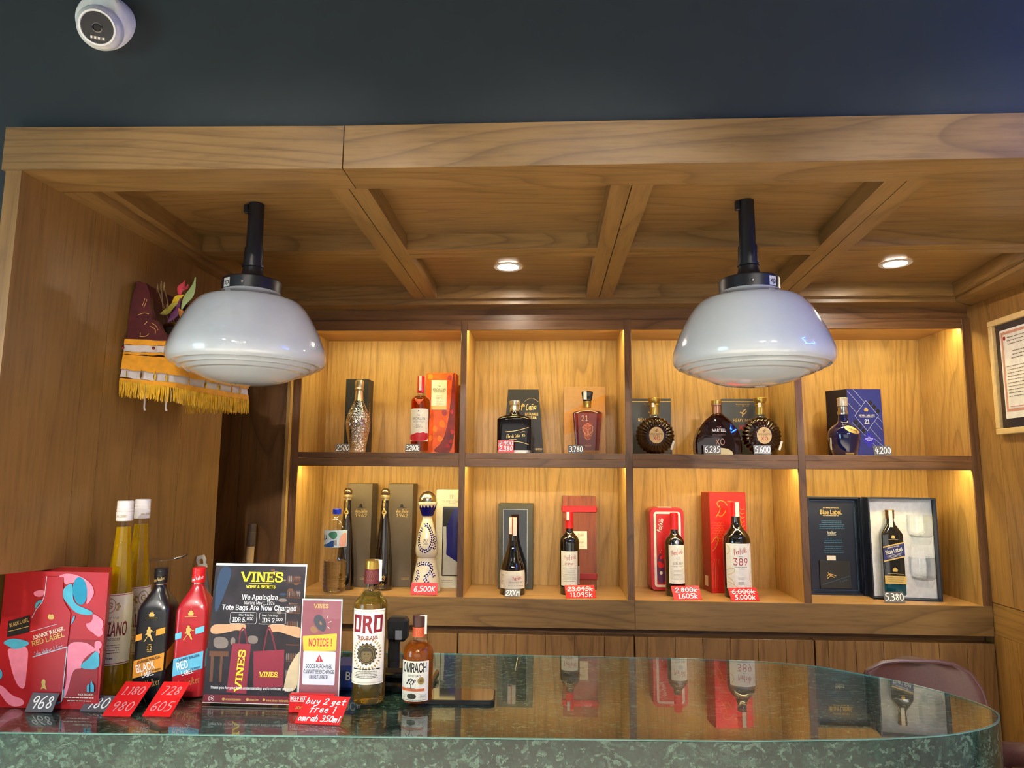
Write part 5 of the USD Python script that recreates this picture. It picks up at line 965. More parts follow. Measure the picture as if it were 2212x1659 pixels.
# dark rum with tapering carton
t = thing('gift_carton', 'black tapering carton with gold script behind the dark rum bottle', 'box', (0.213, 0.17, U))
v = np.array([(-0.083, 0, 0), (0.083, 0, 0), (0.083, 0.085, 0), (-0.083, 0.085, 0), (-0.062, 0.008, 0.263), (0.062, 0.008, 0.263), (0.062, 0.08, 0.263), (-0.062, 0.08, 0.263)])
obj('carton', trimesh.convex.convex_hull(v), CARD, t, smooth=False)
rp = lambda tt, off: trimesh.Trimesh(np.c_[tt[0][:, 0], tt[0][:, 1] / 0.263 * 0.008 - off, tt[0][:, 1]], tt[1], process=False)
decals(t, [(INK, rect(-0.0008, 0.0004, 0.004, 0.26), 'seam'), (GOLDP, cat2(hand('Flor', 0.036, 0.0028, 0.060, x=-0.026, z=0.195, deg=6, slant=0.3), hand('de', 0.014, 0.0018, 0.016, x=-0.002, z=0.198, deg=6, slant=0.3), hand('Caña', 0.026, 0.0026, 0.042, x=0.030, z=0.192, deg=6, slant=0.3), stroke([[(0.006, 0.214), (0.022, 0.226), (0.034, 0.228), (0.05, 0.222), (0.062, 0.212)]], 0.0012), text2('SUSTAINABLE', 0.0105, 0.054, x=0.034, z=0.162), text2('& NATURAL', 0.0105, 0.042, x=0.034, z=0.148), fine_print(0.048, 0.078, 0.012, 0.026, 3, 0.0016, 35)))], rp)
RUM = M('dark_rum_glass', (14, 9, 14), rough=0.05, coat=0.0, spec=0.5)
t = thing('rum_bottle', 'squat square dark rum bottle with a foil wrapped stopper', 'rum bottle', (0.182, 0.085, U))
obj('body', loft([(0.0, 0.064, 0.034, 7), (0.006, 0.0665, 0.036, 7), (0.13, 0.0665, 0.036, 7), (0.134, 0.066, 0.0355, 6), (0.141, 0.058, 0.031, 4.5), (0.148, 0.040, 0.024, 3), (0.152, 0.026, 0.019, 2.3), (0.160, 0.0165, 0.0165, 2), (0.168, 0.0155, 0.0155, 2)], 64), RUM, t, smooth=40)
obj('base_plate', loft([(0.0, 0.0675, 0.037, 7), (0.012, 0.0675, 0.037, 7)], 64), SILVER, t)
obj('neck_ring', lathe([(0.165, 0.0165), (0.167, 0.018), (0.172, 0.018), (0.174, 0.0165)], 32), FOIL, t)
obj('stopper', lathe([(0.174, 0.0150), (0.186, 0.0150), (0.188, 0.0165), (0.190, 0.021), (0.203, 0.0215), (0.206, 0.020), (0.2075, 0.012)], 36), FOIL, t)
stamp(t, 0.0, -0.0155, 0.152, 0.205, 0.015, 0, 0.013)
decals(t, [(GOLDP, cat2(stroke([[(-0.032, 0.083), (0.0, 0.085), (0.03, 0.092), (0.056, 0.100)]], 0.0022), stroke([[(0.0, 0.045), (0.025, 0.044), (0.056, 0.034)]], 0.0022), hand('Flor de Caña', 0.013, 0.0013, 0.050, x=-0.004, z=0.067, deg=5, slant=0.3), text2('25', 0.010, 0.013, x=0.037, z=0.070), fine_print(-0.02, 0.012, 0.052, 0.056, 1, 0.0013), stroke([[(0.026, 0.08), (0.037, 0.086), (0.048, 0.081)]], 0.001)))], flat_at(-0.0362))
price_tag('red price tag reading 2.380 at the squat dark rum bottle', 0.153, 0.012, U, 0.060, 0.050, [('2.900', 0.34, 0.76, 0.86), ('2.380', 0.34, 0.36, 0.86)], red=True, tilt=80, struck=1)
# decanter whisky
TANB = M('carton_tan', (176, 136, 92), rough=0.5); TANG = M('carton_gold', (184, 126, 44), rough=0.45)
t = carton('gift_carton', 'tan and gold carton behind the cut decanter of amber whisky', 0.462, 0.19, U, 0.167, 0.276, 0.09, TANB)
decals(t, [(TANG, poly((-0.0825, 0.168), (0.0825, 0.244), (0.0825, 0.152), (-0.0825, 0.078)), 'gold_band'), (PEACH, rect(-0.032, 0.042, 0.1865, 0.1905) if False else fine_print(-0.034, 0.042, 0.186, 0.192, 1, 0.0028, 36))], flat_at(0.0))
DECB = M('decanter_amber', (116, 46, 16), rough=0.05, coat=1.0, var=0.15); ENG = M('engraved_line', (206, 160, 112), rough=0.4)
t = thing('decanter_bottle', 'amber whisky decanter with engraved crest and square stopper before the tan carton', 'whisky bottle', (0.467, 0.10, U))
n8 = [(0.0, 0.046, 0.03, 5), (0.004, 0.049, 0.032, 5), (0.148, 0.0605, 0.040, 5), (0.158, 0.0615, 0.0405, 5), (0.166, 0.055, 0.036, 4), (0.176, 0.032, 0.026, 2.6), (0.184, 0.018, 0.018, 2)]
obj('glass', loft(n8, 48), CLEAR, t, smooth=25)
obj('liquid', loft([(0.014, 0.044, 0.028, 5), (0.148, 0.0565, 0.036, 5), (0.160, 0.0565, 0.0365, 5), (0.167, 0.045, 0.030, 4)], 48), liquid('decanter_whisky', (176, 76, 22)), t, smooth=25)
for sx in (-1, 1): obj('side_column', tube([(sx * 0.050, -0.014, 0.006), (sx * 0.0625, -0.018, 0.158)], 0.0075, 10), CLEAR, t)
obj('neck', lathe([(0.182, 0.0165), (0.192, 0.0150), (0.200, 0.0165), (0.207, 0.0168)], 30), GOLD, t)
obj('stopper', loft([(0.207, 0.015, 0.015, 5), (0.211, 0.018, 0.018, 6), (0.236, 0.0225, 0.0225, 7), (0.242, 0.0225, 0.0225, 7), (0.246, 0.017, 0.017, 6)], 40), M('stopper_dark', (40, 34, 28), rough=0.1, coat=1, metal=0.4), t); stamp(t, -0.009, -0.0225, 0.212, 0.247, 0.02, 0, 0.013)
decals(t, [(ENG, cat2(text2('21', 0.021, 0.025, x=-0.012, z=0.137, bold=False), stroke([[(-0.022, 0.10), (-0.012, 0.112), (0.0, 0.104), (0.012, 0.112), (0.022, 0.10)], [(-0.018, 0.104), (-0.02, 0.088), (0.0, 0.07), (0.02, 0.088), (0.018, 0.104)], [(-0.018, 0.09), (-0.004, 0.062), (0.002, 0.09)], [(-0.002, 0.09), (0.01, 0.062), (0.02, 0.092)], [(-0.012, 0.1), (0, 0.092), (0.012, 0.1)], [(-0.01, 0.06), (0, 0.052), (0.01, 0.06)], [(-0.004, 0.112), (0, 0.12), (0.005, 0.112)]], 0.0012), fine_print(-0.012, 0.014, 0.028, 0.036, 2, 0.0015)))], lambda tt, off: trimesh.Trimesh(np.c_[tt[0][:, 0], -0.0322 - tt[0][:, 1] * 0.054 - off, tt[0][:, 1]], tt[1], process=False))
price_tag('grey price tag reading 3.780 at the amber decanter', 0.418, 0.012, U, 0.058, 0.034, [('3.780', 0.64, 0.52, 0.86)], tilt=68, pen=0.0028)
# cognac shelf
CGREY = M('cognac_carton', (62, 66, 74), rough=0.5, scale=10); COG = M('dark_cognac_glass', (34, 10, 8), rough=0.04, coat=0.2, spec=0.6, var=0.3)
def gazelle(x, z, h): return at2(stroke([[(0, 0), (0.1, 0.3), (-0.05, 0.45), (0.15, 0.7), (0.3, 0.95)], [(0.1, 0.3), (0.4, 0.4), (0.6, 0.7)], [(-0.05, 0.45), (-0.25, 0.6)], [(0.15, 0.7), (0.5, 1.0)]], 0.12), x, z, h)
for x, w, txt, side, lab in ((0.731, 0.160, 0, 0, 'dark grey carton with a pale gold top edge, left of the cognac shelf'), (1.098, 0.168, 1, 1, 'dark grey carton standing between the black and the round cognac bottles')):
    t = carton('gift_carton', lab, x, 0.20, U, w, 0.229, 0.085, CGREY)
    obj('gold_edge', cat(bx(-w / 2 - 0.0004, w / 2 + 0.0004, -0.0004, 0.0854, 0.215, 0.2185)), GOLDP, t)
    decals(t, [(GOLDP, cat2(text2('RÉMY MARTIN', 0.0125, 0.105, x=0.0 + 0.012 * txt, z=0.142, bold=False), gazelle(-0.004, 0.158, 0.028), fine_print(-0.03, 0.03, 0.205, 0.209, 1, 0.0014), rect(-0.024, -0.01, 0.1995, 0.2005), rect(0.01, 0.024, 0.1995, 0.2005), text2('1724', 0.004, 0.012, z=0.200))), (JCAPR, text2('XO', 0.019, 0.034, x=-0.002, z=0.113, bold=False))], flat_at(0.0))
def remy(label, x, y, z=U, cork=False):
    t = thing('cognac_bottle', label, 'cognac bottle', (x, y, z), 0, 'fluted round cognac bottles')
    N = 28; a = np.linspace(0, 2 * np.pi, 168, endpoint=False); cz, Rr = 0.073, 0.0735; v, f = [], []
    prf = [(0.0, 0.036), (0.35, 0.0355), (0.48, 0.0345), (0.56, 0.031), (0.75, 0.027), (0.9, 0.018), (0.98, 0.008), (1.0, 0.0)]
    for s_ in (1, -1):
        for k, (q, d) in enumerate(prf):
            rad = Rr * q * (1 + (0.028 * np.cos(a * N) if 0.5 < q else 0)); dd = d * (1 + (0.06 * np.cos(a * N) if 0.5 < q < 0.99 else 0))
            zz = np.maximum(cz + rad * np.cos(a), 0.003)
            v.append(np.stack([rad * np.sin(a), -s_ * dd + 0 * a, zz], 1))
    v = np.vstack(v); n, m = len(a), len(prf)
    for h_ in (0, 1):
        for k in range(m - 1):
            for j in range(n):
                p, q = (h_ * m + k) * n + j, (h_ * m + k) * n + (j + 1) % n; f += [[p, q, q + n], [p, q + n, p + n]] if h_ == 0 else [[p, q + n, q], [p, p + n, q + n]]
    mm = trimesh.Trimesh(v, np.array(f), process=False); mm.merge_vertices(); mm.update_faces(mm.nondegenerate_faces()); mm.fix_normals()
    b = obj('body', mm, COG, t, smooth=60)
    obj('foot', loft([(0.0, 0.038, 0.024, 3), (0.006, 0.036, 0.022, 3)], 40), CLEAR, t)
    obj('shoulder', lathe([(0.140, 0.026), (0.147, 0.019), (0.153, 0.0165), (0.158, 0.016)], 32), CLEAR, t)
    obj('neck_foil', lathe([(0.154, 0.0178), (0.157, 0.0182), (0.186, 0.0174), (0.19, 0.0195), (0.194, 0.0195), (0.196, 0.018)], 32), GOLD, t)
    obj('stopper', lathe([(0.196, 0.0165), (0.199, 0.0185), (0.207, 0.0225), (0.213, 0.0245), (0.2185, 0.0245), (0.221, 0.022), (0.222, 0.002)], 36), GOLD, t)
    obj('tax_stamp', cat(bx(-0.014, -0.004, -0.0225, -0.0215, 0.183, 0.199, 0.0002)), STAMP, t)
    lb = obj('medallion', on_plane(ell(0, 0.073, 0.0275, 0.032, 40), -0.0366), M('cognac_label', (222, 186, 130)), b, smooth=False)
    decals(lb, [(INK, cat2(gazelle(-0.002, 0.084, 0.012), text2('RÉMY MARTIN', 0.006, 0.044, z=0.0775, bold=False), fine_print(-0.012, 0.012, 0.071, 0.074, 1, 0.0009))), (REDINK, text2('XO', 0.0145, 0.026, z=0.0615, bold=False))], flat_at(-0.0366))
    obj('side_stamp', mv(rot(bx(-0.004, 0.004, -0.0006, 0.0, -0.018, 0.018, 0.0002), 18, (0, 1, 0)), 0.062, -0.027, 0.035), STAMP, t)
    return t
remy('round fluted cognac bottle alone before the dark grey carton at the left', 0.729, 0.10)
remy('round fluted cognac bottle at the right beside the price tag 5.600', 1.131, 0.085)
t = thing('cognac_bottle', 'arched dark cognac bottle with a wide flat base and white lettering', 'cognac bottle', (0.962, 0.075, U))
arch = [(-0.086, 0.0), (-0.0885, 0.03), (-0.086, 0.055), (-0.077, 0.085), (-0.062, 0.112), (-0.042, 0.134), (-0.022, 0.148), (-0.0165, 0.155), (0.0165, 0.155), (0.022, 0.148), (0.042, 0.134), (0.062, 0.112), (0.077, 0.085), (0.086, 0.055), (0.0885, 0.03), (0.086, 0.0)]
ar = chaikin(arch, 2)
v, f = [], []; n = len(ar)
for s_, dpt in ((1.0, 0.0), (1.0, -0.012), (0.93, -0.021), (0.66, -0.0255)):
    v += [(x * s_, dpt - 0.004, 0.002 + (z - 0.05) * s_ + 0.05 - (0.05 * (1 - s_) if z < 0.02 else 0.0)) for x, z in ar]
m0 = trimesh.convex.convex_hull(np.array([(x, y, max(z, 0.0)) for x, y, z in v] + [(x, 0.03, z) for x, z in ar] + [(x * 0.8, 0.036, z * 0.9) for x, z in ar]))
b = obj('body', m0, COG, t, smooth=28)
obj('arch_recess', prism_xz([(-0.05, 0.0), (-0.046, 0.012), (-0.03, 0.022), (0, 0.026), (0.03, 0.022), (0.046, 0.012), (0.05, 0.0)], -0.0305, -0.026), FOIL, b)
obj('neck', lathe([(0.148, 0.0165), (0.158, 0.0155), (0.160, 0.0155)], 28), CLEAR, t)
obj('neck_foil', lathe([(0.158, 0.0168), (0.160, 0.0172), (0.188, 0.0168), (0.189, 0.0195), (0.193, 0.0195)], 32), M('rose_gold', (196, 138, 104), rough=0.3, metal=0.8), t)
obj('stopper', lathe([(0.193, 0.017), (0.194, 0.0188), (0.206, 0.0192), (0.2085, 0.018), (0.209, 0.002)], 32), GOLD, t)
decals(b, [(WHITE, text2('MARTELL', 0.0105, 0.052, z=0.092)), (M('rose_print', (186, 138, 112), rough=0.35), cat2(text2('XO', 0.024, 0.034, x=0.002, z=0.048, bold=False), fine_print(-0.026, 0.026, 0.072, 0.076, 1, 0.0012), stroke([[(-0.008, 0.106), (0, 0.102), (0.008, 0.106)]], 0.0012)))], flat_at(-0.0296))
price_tag('grey price tag reading 6.285 before the arched dark cognac bottle', 0.927, 0.014, U, 0.064, 0.036, [('6.285', 0.66, 0.52, 0.88)], tilt=78, pen=0.003)
price_tag('grey price tag reading 5.600 between the two dark cognac bottles', 1.112, 0.014, U, 0.064, 0.036, [('5.600', 0.66, 0.52, 0.88)], tilt=78, pen=0.003)
# blue flagon and blue carton
RBL = M('carton_royal_blue', (40, 48, 132), rough=0.4, var=0.05); RBD = M('carton_navy_black', (26, 24, 36), rough=0.4); RBB = M('carton_bright_blue', (44, 40, 190), rough=0.4); PALEB = M('pale_blue_line', (190, 196, 222)); NAVY = M('navy_ceramic', (16, 18, 62), rough=0.07, coat=1.0)
t = thing('gift_carton', 'royal blue carton with a white diamond emblem behind the blue flagon', 'box', (1.539, 0.12, U), 0)
v = np.array([(-0.064, 0, 0), (0.068, 0, 0), (0.055, 0.10, 0), (-0.115, 0.075, 0), (-0.064, 0, 0.259), (0.064, 0, 0.259), (0.05, 0.10, 0.259), (-0.115, 0.075, 0.259)])
obj('carton', trimesh.convex.convex_hull(v), RBL, t, smooth=False)
sv = np.array([(-0.0645, -0.0002, 0.001), (-0.0645, -0.0002, 0.258), (-0.1155, 0.0748, 0.258), (-0.1155, 0.0748, 0.001)])
obj('side_panel', trimesh.Trimesh(sv, [[0, 1, 2], [0, 2, 3]], process=False), RBD, t, smooth=False)
dia = lambda cx, cz, w, h_: Polygon([(cx - w, cz), (cx, cz + h_), (cx + w, cz), (cx, cz - h_)])
ln_ = [LineString(p).buffer(0.0006) for p in (((-0.062, 0.252), (0.062, 0.10)), ((-0.04, 0.258), (0.064, 0.13)), ((-0.062, 0.205), (0.055, 0.06)), ((-0.05, 0.13), (0.05, 0.02)), ((0.01, 0.085), (0.064, 0.035)))]
decals(t, [(PALEB, tri(unary_union(ln_)), 'line_pattern'), (BLK, [tri(dia(0.023 + 0.0135 * k, 0.206 - 0.0165 * k, 0.0085, 0.012)) for k in range(3)] + [tri(dia(-0.036 + 0.0135 * k, 0.130 - 0.0165 * k, 0.0085, 0.012)) for k in range(3)], 'black_diamond'), (PALEB, tri(dia(0.006, 0.155, 0.0455, 0.060)), 'diamond'), (RBL, tri(dia(0.006, 0.155, 0.0435, 0.0575)), 'diamond'), (RBB, tri(dia(0.010, 0.062, 0.023, 0.031)), 'diamond'), (GOLDP, crest(0.005, 0.172, 0.017), 'emblem'),
    (WHITE, cat2(text2('ROYAL SALUTE', 0.0068, 0.060, x=0.006, z=0.156), fine_print(-0.02, 0.032, 0.148, 0.151, 1, 0.0012), text2('21', 0.015, 0.018, x=0.006, z=0.133), fine_print(-0.005, 0.013, 0.1225, 0.1255, 1, 0.0012), text2('THE', 0.0028, 0.008, x=0.010, z=0.072), text2('SIGNATURE', 0.0036, 0.03, x=0.010, z=0.066), text2('BLEND', 0.0034, 0.018, x=0.010, z=0.060)))], flat_at(0.0), base=0.0004)
t = thing('flagon_bottle', 'navy blue ceramic whisky flagon with silver neck in the last upper compartment', 'whisky bottle', (1.434, 0.068, U))
pts = [(0.0, 0.040)] + smoothp([(0.004, 0.0425), (0.03, 0.050), (0.065, 0.0565), (0.082, 0.0568), (0.098, 0.051), (0.112, 0.038), (0.122, 0.025), (0.132, 0.0185)], 5) + [(0.160, 0.0175)]
obj('body', lathe(pts, 48), NAVY, t, smooth=50)
obj('neck_band', lathe([(0.154, 0.0185), (0.156, 0.0192), (0.162, 0.0192), (0.164, 0.0182), (0.172, 0.0168), (0.184, 0.0170)], 36), SILVER, t)
obj('cap', lathe([(0.186, 0.0180), (0.188, 0.0190), (0.192, 0.0190), (0.194, 0.0182), (0.214, 0.0192), (0.2165, 0.0200), (0.219, 0.0185), (0.220, 0.002)], 36), M('cap_champagne', (214, 198, 176), rough=0.35, metal=0.5), t)
rf = rfun(pts); lb = obj('label', on_round(blob((-0.016, 0.105), (-0.005, 0.112), (0.012, 0.107), (0.036, 0.092), (0.042, 0.083), (0.03, 0.079), (0.01, 0.080), (-0.008, 0.088), (-0.018, 0.098)), rf, 0.0008), GOLDP, t, smooth=True)
obj('lettering', on_round(cat2(text2('ROYAL SALUTE', 0.0042, 0.034, x=0.012, z=0.094, deg=-20), text2('21', 0.005, 0.007, x=0.024, z=0.085, deg=-10)), rf, 0.0014), NAVY, lb)
obj('plaque', on_round(rect(-0.016, 0.016, 0.003, 0.009), rf, 0.0008), GOLDINK, t)
obj('side_stamp', rot(bx(-0.0045, 0.0045, -0.0565, -0.0558, 0.02, 0.07, 0.0002), -78, (0, 0, 1)), STAMP, t)
price_tag('grey price tag reading 4.200 before the royal blue carton', 1.552, 0.020, U, 0.064, 0.036, [('4.200', 0.66, 0.52, 0.88)], tilt=75, pen=0.003)

# ------------------------------------------------------------------ lower row of the cabinet
PET = thin_glass('clear_plastic', (0.975, 0.985, 0.985), 1.55)
t = thing('water_bottle', 'clear plastic water bottle with a blue cap, half full', 'water bottle', (-0.500, 0.055, L0))
pts = smoothp([(0.0, 0.030), (0.004, 0.040), (0.02, 0.0445)], 3) + [(z, 0.0445 - 0.0018 * abs(math.sin(z * 190))) for z in np.linspace(0.025, 0.115, 30)] + smoothp([(0.12, 0.0435), (0.145, 0.0385), (0.16, 0.0405), (0.175, 0.0432), (0.235, 0.0435), (0.25, 0.041), (0.27, 0.030), (0.282, 0.018), (0.288, 0.014)], 4) + [(0.297, 0.0135)]
obj('bottle', lathe(pts, 40), PET, t, smooth=50)
obj('water', lathe([(0.003, 0.03), (0.006, 0.0385)] + [(z, r - 0.0018) for z, r in pts if 0.02 <= z <= 0.124], 40), liquid('water', (250, 252, 252), 1.33), t, smooth=50)
obj('cap', lathe([(0.294, 0.0160), (0.295, 0.0165), (0.312, 0.0162), (0.314, 0.0145)], 36), M('cap_blue', (26, 50, 196), rough=0.35), t)
rf = rfun(pts); WB = M('water_label_blue', (40, 88, 156)); WG = M('water_label_green', (70, 140, 110)); WP = M('water_label_pink', (226, 166, 150)); lb = obj('label', on_round(rect(-0.066, 0.066, 0.172, 0.236), rf, 0.0006), M('water_label_pale', (196, 216, 226)), t, smooth=True)
decals(lb, [(WB, blob((-0.06, 0.173), (0.02, 0.173), (0.018, 0.195), (0.0, 0.2), (-0.02, 0.185), (-0.045, 0.18)), 'print_shape'), (WG, [blob((-0.02, 0.225), (0.012, 0.234), (0.02, 0.215), (0.005, 0.2), (-0.012, 0.21)), blob((-0.042, 0.176), (-0.03, 0.188), (-0.024, 0.178))], 'print_shape'), (WP, blob((0.024, 0.173), (0.06, 0.173), (0.06, 0.228), (0.035, 0.222), (0.026, 0.2)), 'print_shape'), (INK, text2('AQUA', 0.020, 0.045, x=-0.045, z=0.208)), (WHITE, rect(0.006, 0.019, 0.176, 0.202), 'barcode'), (INK, cat2(*[rect(0.0075 + 0.0015 * k, 0.0082 + 0.0015 * k + 0.0003 * (k % 2), 0.179, 0.2) for k in range(7)]), 'barcode')], round_at(rf))
DJB = M('tequila_carton_brown', (96, 84, 70), rough=0.55, scale=12); DJG = M('dark_tequila_glass', (20, 11, 8), rough=0.05, coat=1.0, spec=0.8); HATM = M('hat_print', (28, 22, 18))
for k, (x, y, bxx, by, lab, blab) in enumerate(((-0.483, 0.135, -0.449, 0.185, 'tall tapering dark tequila bottle next to the water bottle', 'tall brown carton behind the water bottle'), (-0.334, 0.145, -0.286, 0.205, 'tall tapering dark tequila bottle next to the white ceramic bottle', 'tall brown carton standing between the dark tequila bottle and the white ceramic bottle'))):
    t = carton('gift_carton', blab, bxx, by, L0, 0.102, 0.409, 0.092, DJB)
    decals(t, [(HATM, cat2(rect(-0.014, 0.026, 0.3125, 0.3135), blob((-0.008, 0.313), (0.0, 0.316), (0.002, 0.328), (0.011, 0.328), (0.013, 0.316), (0.021, 0.313))), 'hat_emblem'), (GOLDP, cat2(hand('Don Julio', 0.013, 0.0014, 0.050, x=0.008, z=0.300, slant=0.2), text2('1942', 0.014, 0.048, x=0.008, z=0.282, bold=False), fine_print(0.01, 0.045, 0.028, 0.038, 2, 0.0014, 41)))], flat_at(0.0))
    t = thing('tequila_bottle', lab, 'tequila bottle', (x, y, L0))
    pts = [(0.0, 0.034), (0.004, 0.037)] + smoothp([(0.012, 0.0378), (0.08, 0.0362), (0.18, 0.0275), (0.26, 0.0195), (0.31, 0.0155), (0.345, 0.0135)], 4)
    obj('body', lathe(pts, 40), DJG, t, smooth=50)
    obj('neck', lathe([(0.344, 0.0135), (0.356, 0.0135)], 28), FOIL, t)
    obj('collar', lathe([(0.354, 0.0165), (0.356, 0.0185), (0.362, 0.0185), (0.364, 0.0155), (0.367, 0.0135)], 30), FOIL, t)
    obj('ball_stopper', mv(trimesh.creation.icosphere(3, 0.0172), 0, 0, 0.3755), M('stopper_bronze', (150, 124, 98), rough=0.22, metal=0.9), t, smooth=True)
    rf = rfun(pts + [(0.36, 0.0135)]); lb = obj('neck_band', on_round(rect(-0.0035, 0.0035, 0.285, 0.345), rf, 0.0006), GOLDP, t)
    decals(lb, [(GOLDP, cat2(ell(0, 0.298, 0.0098, 0.0098), poly((-0.004, 0.29), (0.004, 0.29), (0, 0.272))), 'medallion'), (HATM, cat2(tri(Polygon([(0.0085 * math.cos(q), 0.298 + 0.0085 * math.sin(q)) for q in np.linspace(0, 6.28, 26)], [[(0.0075 * math.cos(q), 0.298 + 0.0075 * math.sin(q)) for q in np.linspace(0, 6.28, 26)]])), rect(-0.005, 0.005, 0.2955, 0.2965), blob((-0.003, 0.296), (-0.002, 0.302), (0.002, 0.302), (0.003, 0.296)), *[rect(-0.002, 0.002, 0.315 + 0.005 * q, 0.3175 + 0.005 * q) for q in range(5)]), 'emblem')], round_at(rf))
    decals(t, [(GOLDP, cat2(hand('Don Julio', 0.012, 0.0011, 0.034, z=0.055, slant=0.2), text2('1942', 0.010, 0.030, z=0.042, bold=False), hand('Julio', 0.012, 0.0008, 0.026, z=0.026, slant=0.3), fine_print(-0.018, 0.018, 0.008, 0.011, 1, 0.0012, 42)))], round_at(rf))
# white ceramic bottle with blue leaves
PORC = M('white_porcelain', (232, 222, 200), rough=0.15, coat=0.8); COB = M('cobalt_glaze', (22, 24, 110), rough=0.15, coat=0.6); PEWT = M('pewter_dome', (188, 184, 172), rough=0.25, metal=1.0, scale=90, bump=0.15)
t = thing('ceramic_tequila_bottle', 'white ceramic bottle painted with blue leaves and topped by a silver dome', 'tequila bottle', (-0.159, 0.12, L0))
pts = smoothp([(0.0, 0.055), (0.004, 0.0575), (0.02, 0.0555), (0.06, 0.049), (0.10, 0.0405), (0.118, 0.0365), (0.128, 0.0350)], 5) + smoothp([(0.132, 0.0385), (0.145, 0.0425), (0.165, 0.0435), (0.20, 0.0385), (0.24, 0.029), (0.27, 0.0205), (0.283, 0.0185)], 5) + smoothp([(0.285, 0.0205), (0.30, 0.026), (0.32, 0.033), (0.332, 0.0368)], 4) + [(0.335, 0.0375), (0.340, 0.0375), (0.342, 0.033)]
obj('body', lathe(pts, 56), PORC, t, smooth=40)
obj('dome_cap', lathe([(0.3425, 0.0345)] + [(0.3425 + 0.0405 * math.sin(a), 0.0345 * math.cos(a) + 0.0002) for a in np.radians(np.linspace(4, 89, 14))], 44), PEWT, t, smooth=40)
rf = rfun(pts)
crown = Polygon([(-0.095, 0.287)] + [q for k in range(13) for q in ((-0.095 + 0.0146 * k + 0.0005, 0.318 if True else 0), (-0.095 + 0.0146 * k + 0.0073, 0.331))] + [(0.095, 0.318), (0.095, 0.287)]).buffer(0)
obj('blue_collar', on_round(tri(crown.intersection(sbox(-0.06, 0.28, 0.06, 0.34))), rf, 0.0006, 0.004), COB, t, smooth=True)
lf = blob((-0.0062, 0), (0, 0.0031), (0.0062, 0.0005), (0, -0.0031))
def garland(path, gap=0.0092):
    p = np.array(path); d = np.r_[0, np.cumsum(np.linalg.norm(np.diff(p, axis=0), axis=1))]; o = []
    for k, s_ in enumerate(np.arange(0, d[-1], gap)):
        x, z = np.interp(s_, d, p[:, 0]), np.interp(s_, d, p[:, 1]); x2, z2 = np.interp(s_ + 0.001, d, p[:, 0]), np.interp(s_ + 0.001, d, p[:, 1]); a = math.degrees(math.atan2(z2 - z, x2 - x))
        for sg in (-1, 1): o.append(at2(lf, x - sg * 0.004 * math.sin(math.radians(a)), z + sg * 0.004 * math.cos(math.radians(a)), 1.0, deg=a + sg * 38))
    return o
oval = chaikin([(0.022 * 1.5 * math.cos(a) - 0.002, 0.205 + 0.052 * math.sin(a)) for a in np.linspace(-4.3, 1.2, 16)], 1)
oval = [(0.030 * math.cos(a) * (1.0 - 0.35 * max(math.sin(a), 0)), 0.205 + 0.050 * math.sin(a)) for a in np.linspace(-3.9, 1.9, 30)]
heart = [(0.038 * s_ * math.cos(a), 0.075 + 0.035 * math.sin(a)) for s_ in (1,) for a in np.linspace(-0.9, 2.6, 18)]
scroll = [(0.042, 0.098), (0.03, 0.105), (0.0, 0.108), (-0.02, 0.105)]
gl = garland(oval) + garland([(0.038, 0.165), (0.047, 0.19), (0.043, 0.215)]) + garland([(-0.03, 0.102), (-0.01, 0.110), (0.02, 0.106), (0.031, 0.09), (0.02, 0.072), (0.005, 0.06), (0.006, 0.045), (0.02, 0.035)]) + garland([(-0.03, 0.08), (-0.024, 0.062), (-0.034, 0.045)]) + garland([(0.036, 0.07), (0.044, 0.055)]) + garland([(-0.052, 0.02), (-0.045, 0.035)])
obj('leaf_pattern', cat(*[on_round(q, rf, 0.0011, 0.004) for q in gl]), COB, t, smooth=True, kind='stuff')
obj('medallion', on_round(tri(Polygon([(0.015 * math.cos(a), 0.193 + 0.024 * math.sin(a)) for a in np.linspace(0, 6.28, 30)], [[(0.013 * math.cos(a), 0.193 + 0.022 * math.sin(a)) for a in np.linspace(0, 6.28, 30)]])), rf, 0.001), PORC, t, smooth=True)
obj('emblem', on_round(cat2(*[at2(ring2(-0.004, 0.004, -0.005, 0.005, 0.0015, 0.002), sx * 0.005, 0.19 + sz * 0.0062) for sx in (-1, 1) for sz in (-1, 1)]), rf, 0.0008), INK, t)
PALEC = M('pale_carton', (206, 204, 188), rough=0.5); WIND = M('carton_window', (40, 40, 44), rough=0.15, coat=1)
t = thing('gift_carton', 'pale carton with a dark window behind the white ceramic bottle', 'box', (-0.0835, 0.20, L0))
obj('carton', prism_xz(sbox(-0.048, 0.0062, 0.048, 0.381).buffer(0.006), 0.0, 0.095), PALEC, t)
wn = obj('window', on_plane(tri(sbox(-0.0235, 0.05, 0.05, 0.315).buffer(0.004).intersection(sbox(-0.03, 0, 0.0535, 0.4))), -0.0005), WIND, t, smooth=False)
decals(wn, [(M('pale_grey_panel', (176, 178, 176)), poly((-0.0235, 0.05), (0.0535, 0.05), (0.0535, 0.10), (-0.008, 0.135), (-0.012, 0.24), (-0.0235, 0.24)), 'inner_panel'), (COB, poly((-0.010, 0.13), (0.0535, 0.09), (0.0535, 0.312), (0.02, 0.312), (-0.008, 0.25)), 'blue_shape')], flat_at(-0.0005))
decals(t, [(GREYINK, cat2(text2('CLASE AZUL', 0.0078, 0.066, x=0.004, z=0.340, bold=False), fine_print(-0.004, 0.02, 0.331, 0.334, 1, 0.0012), ring2(0.0, 0.006, 0.352, 0.358, 0.001), ring2(0.008, 0.014, 0.352, 0.358, 0.001), ring2(0.0, 0.006, 0.36, 0.366, 0.001), ring2(0.008, 0.014, 0.36, 0.366, 0.001), fine_print(-0.03, 0.02, 0.018, 0.034, 2, 0.0014, 44)))], flat_at(0.0))
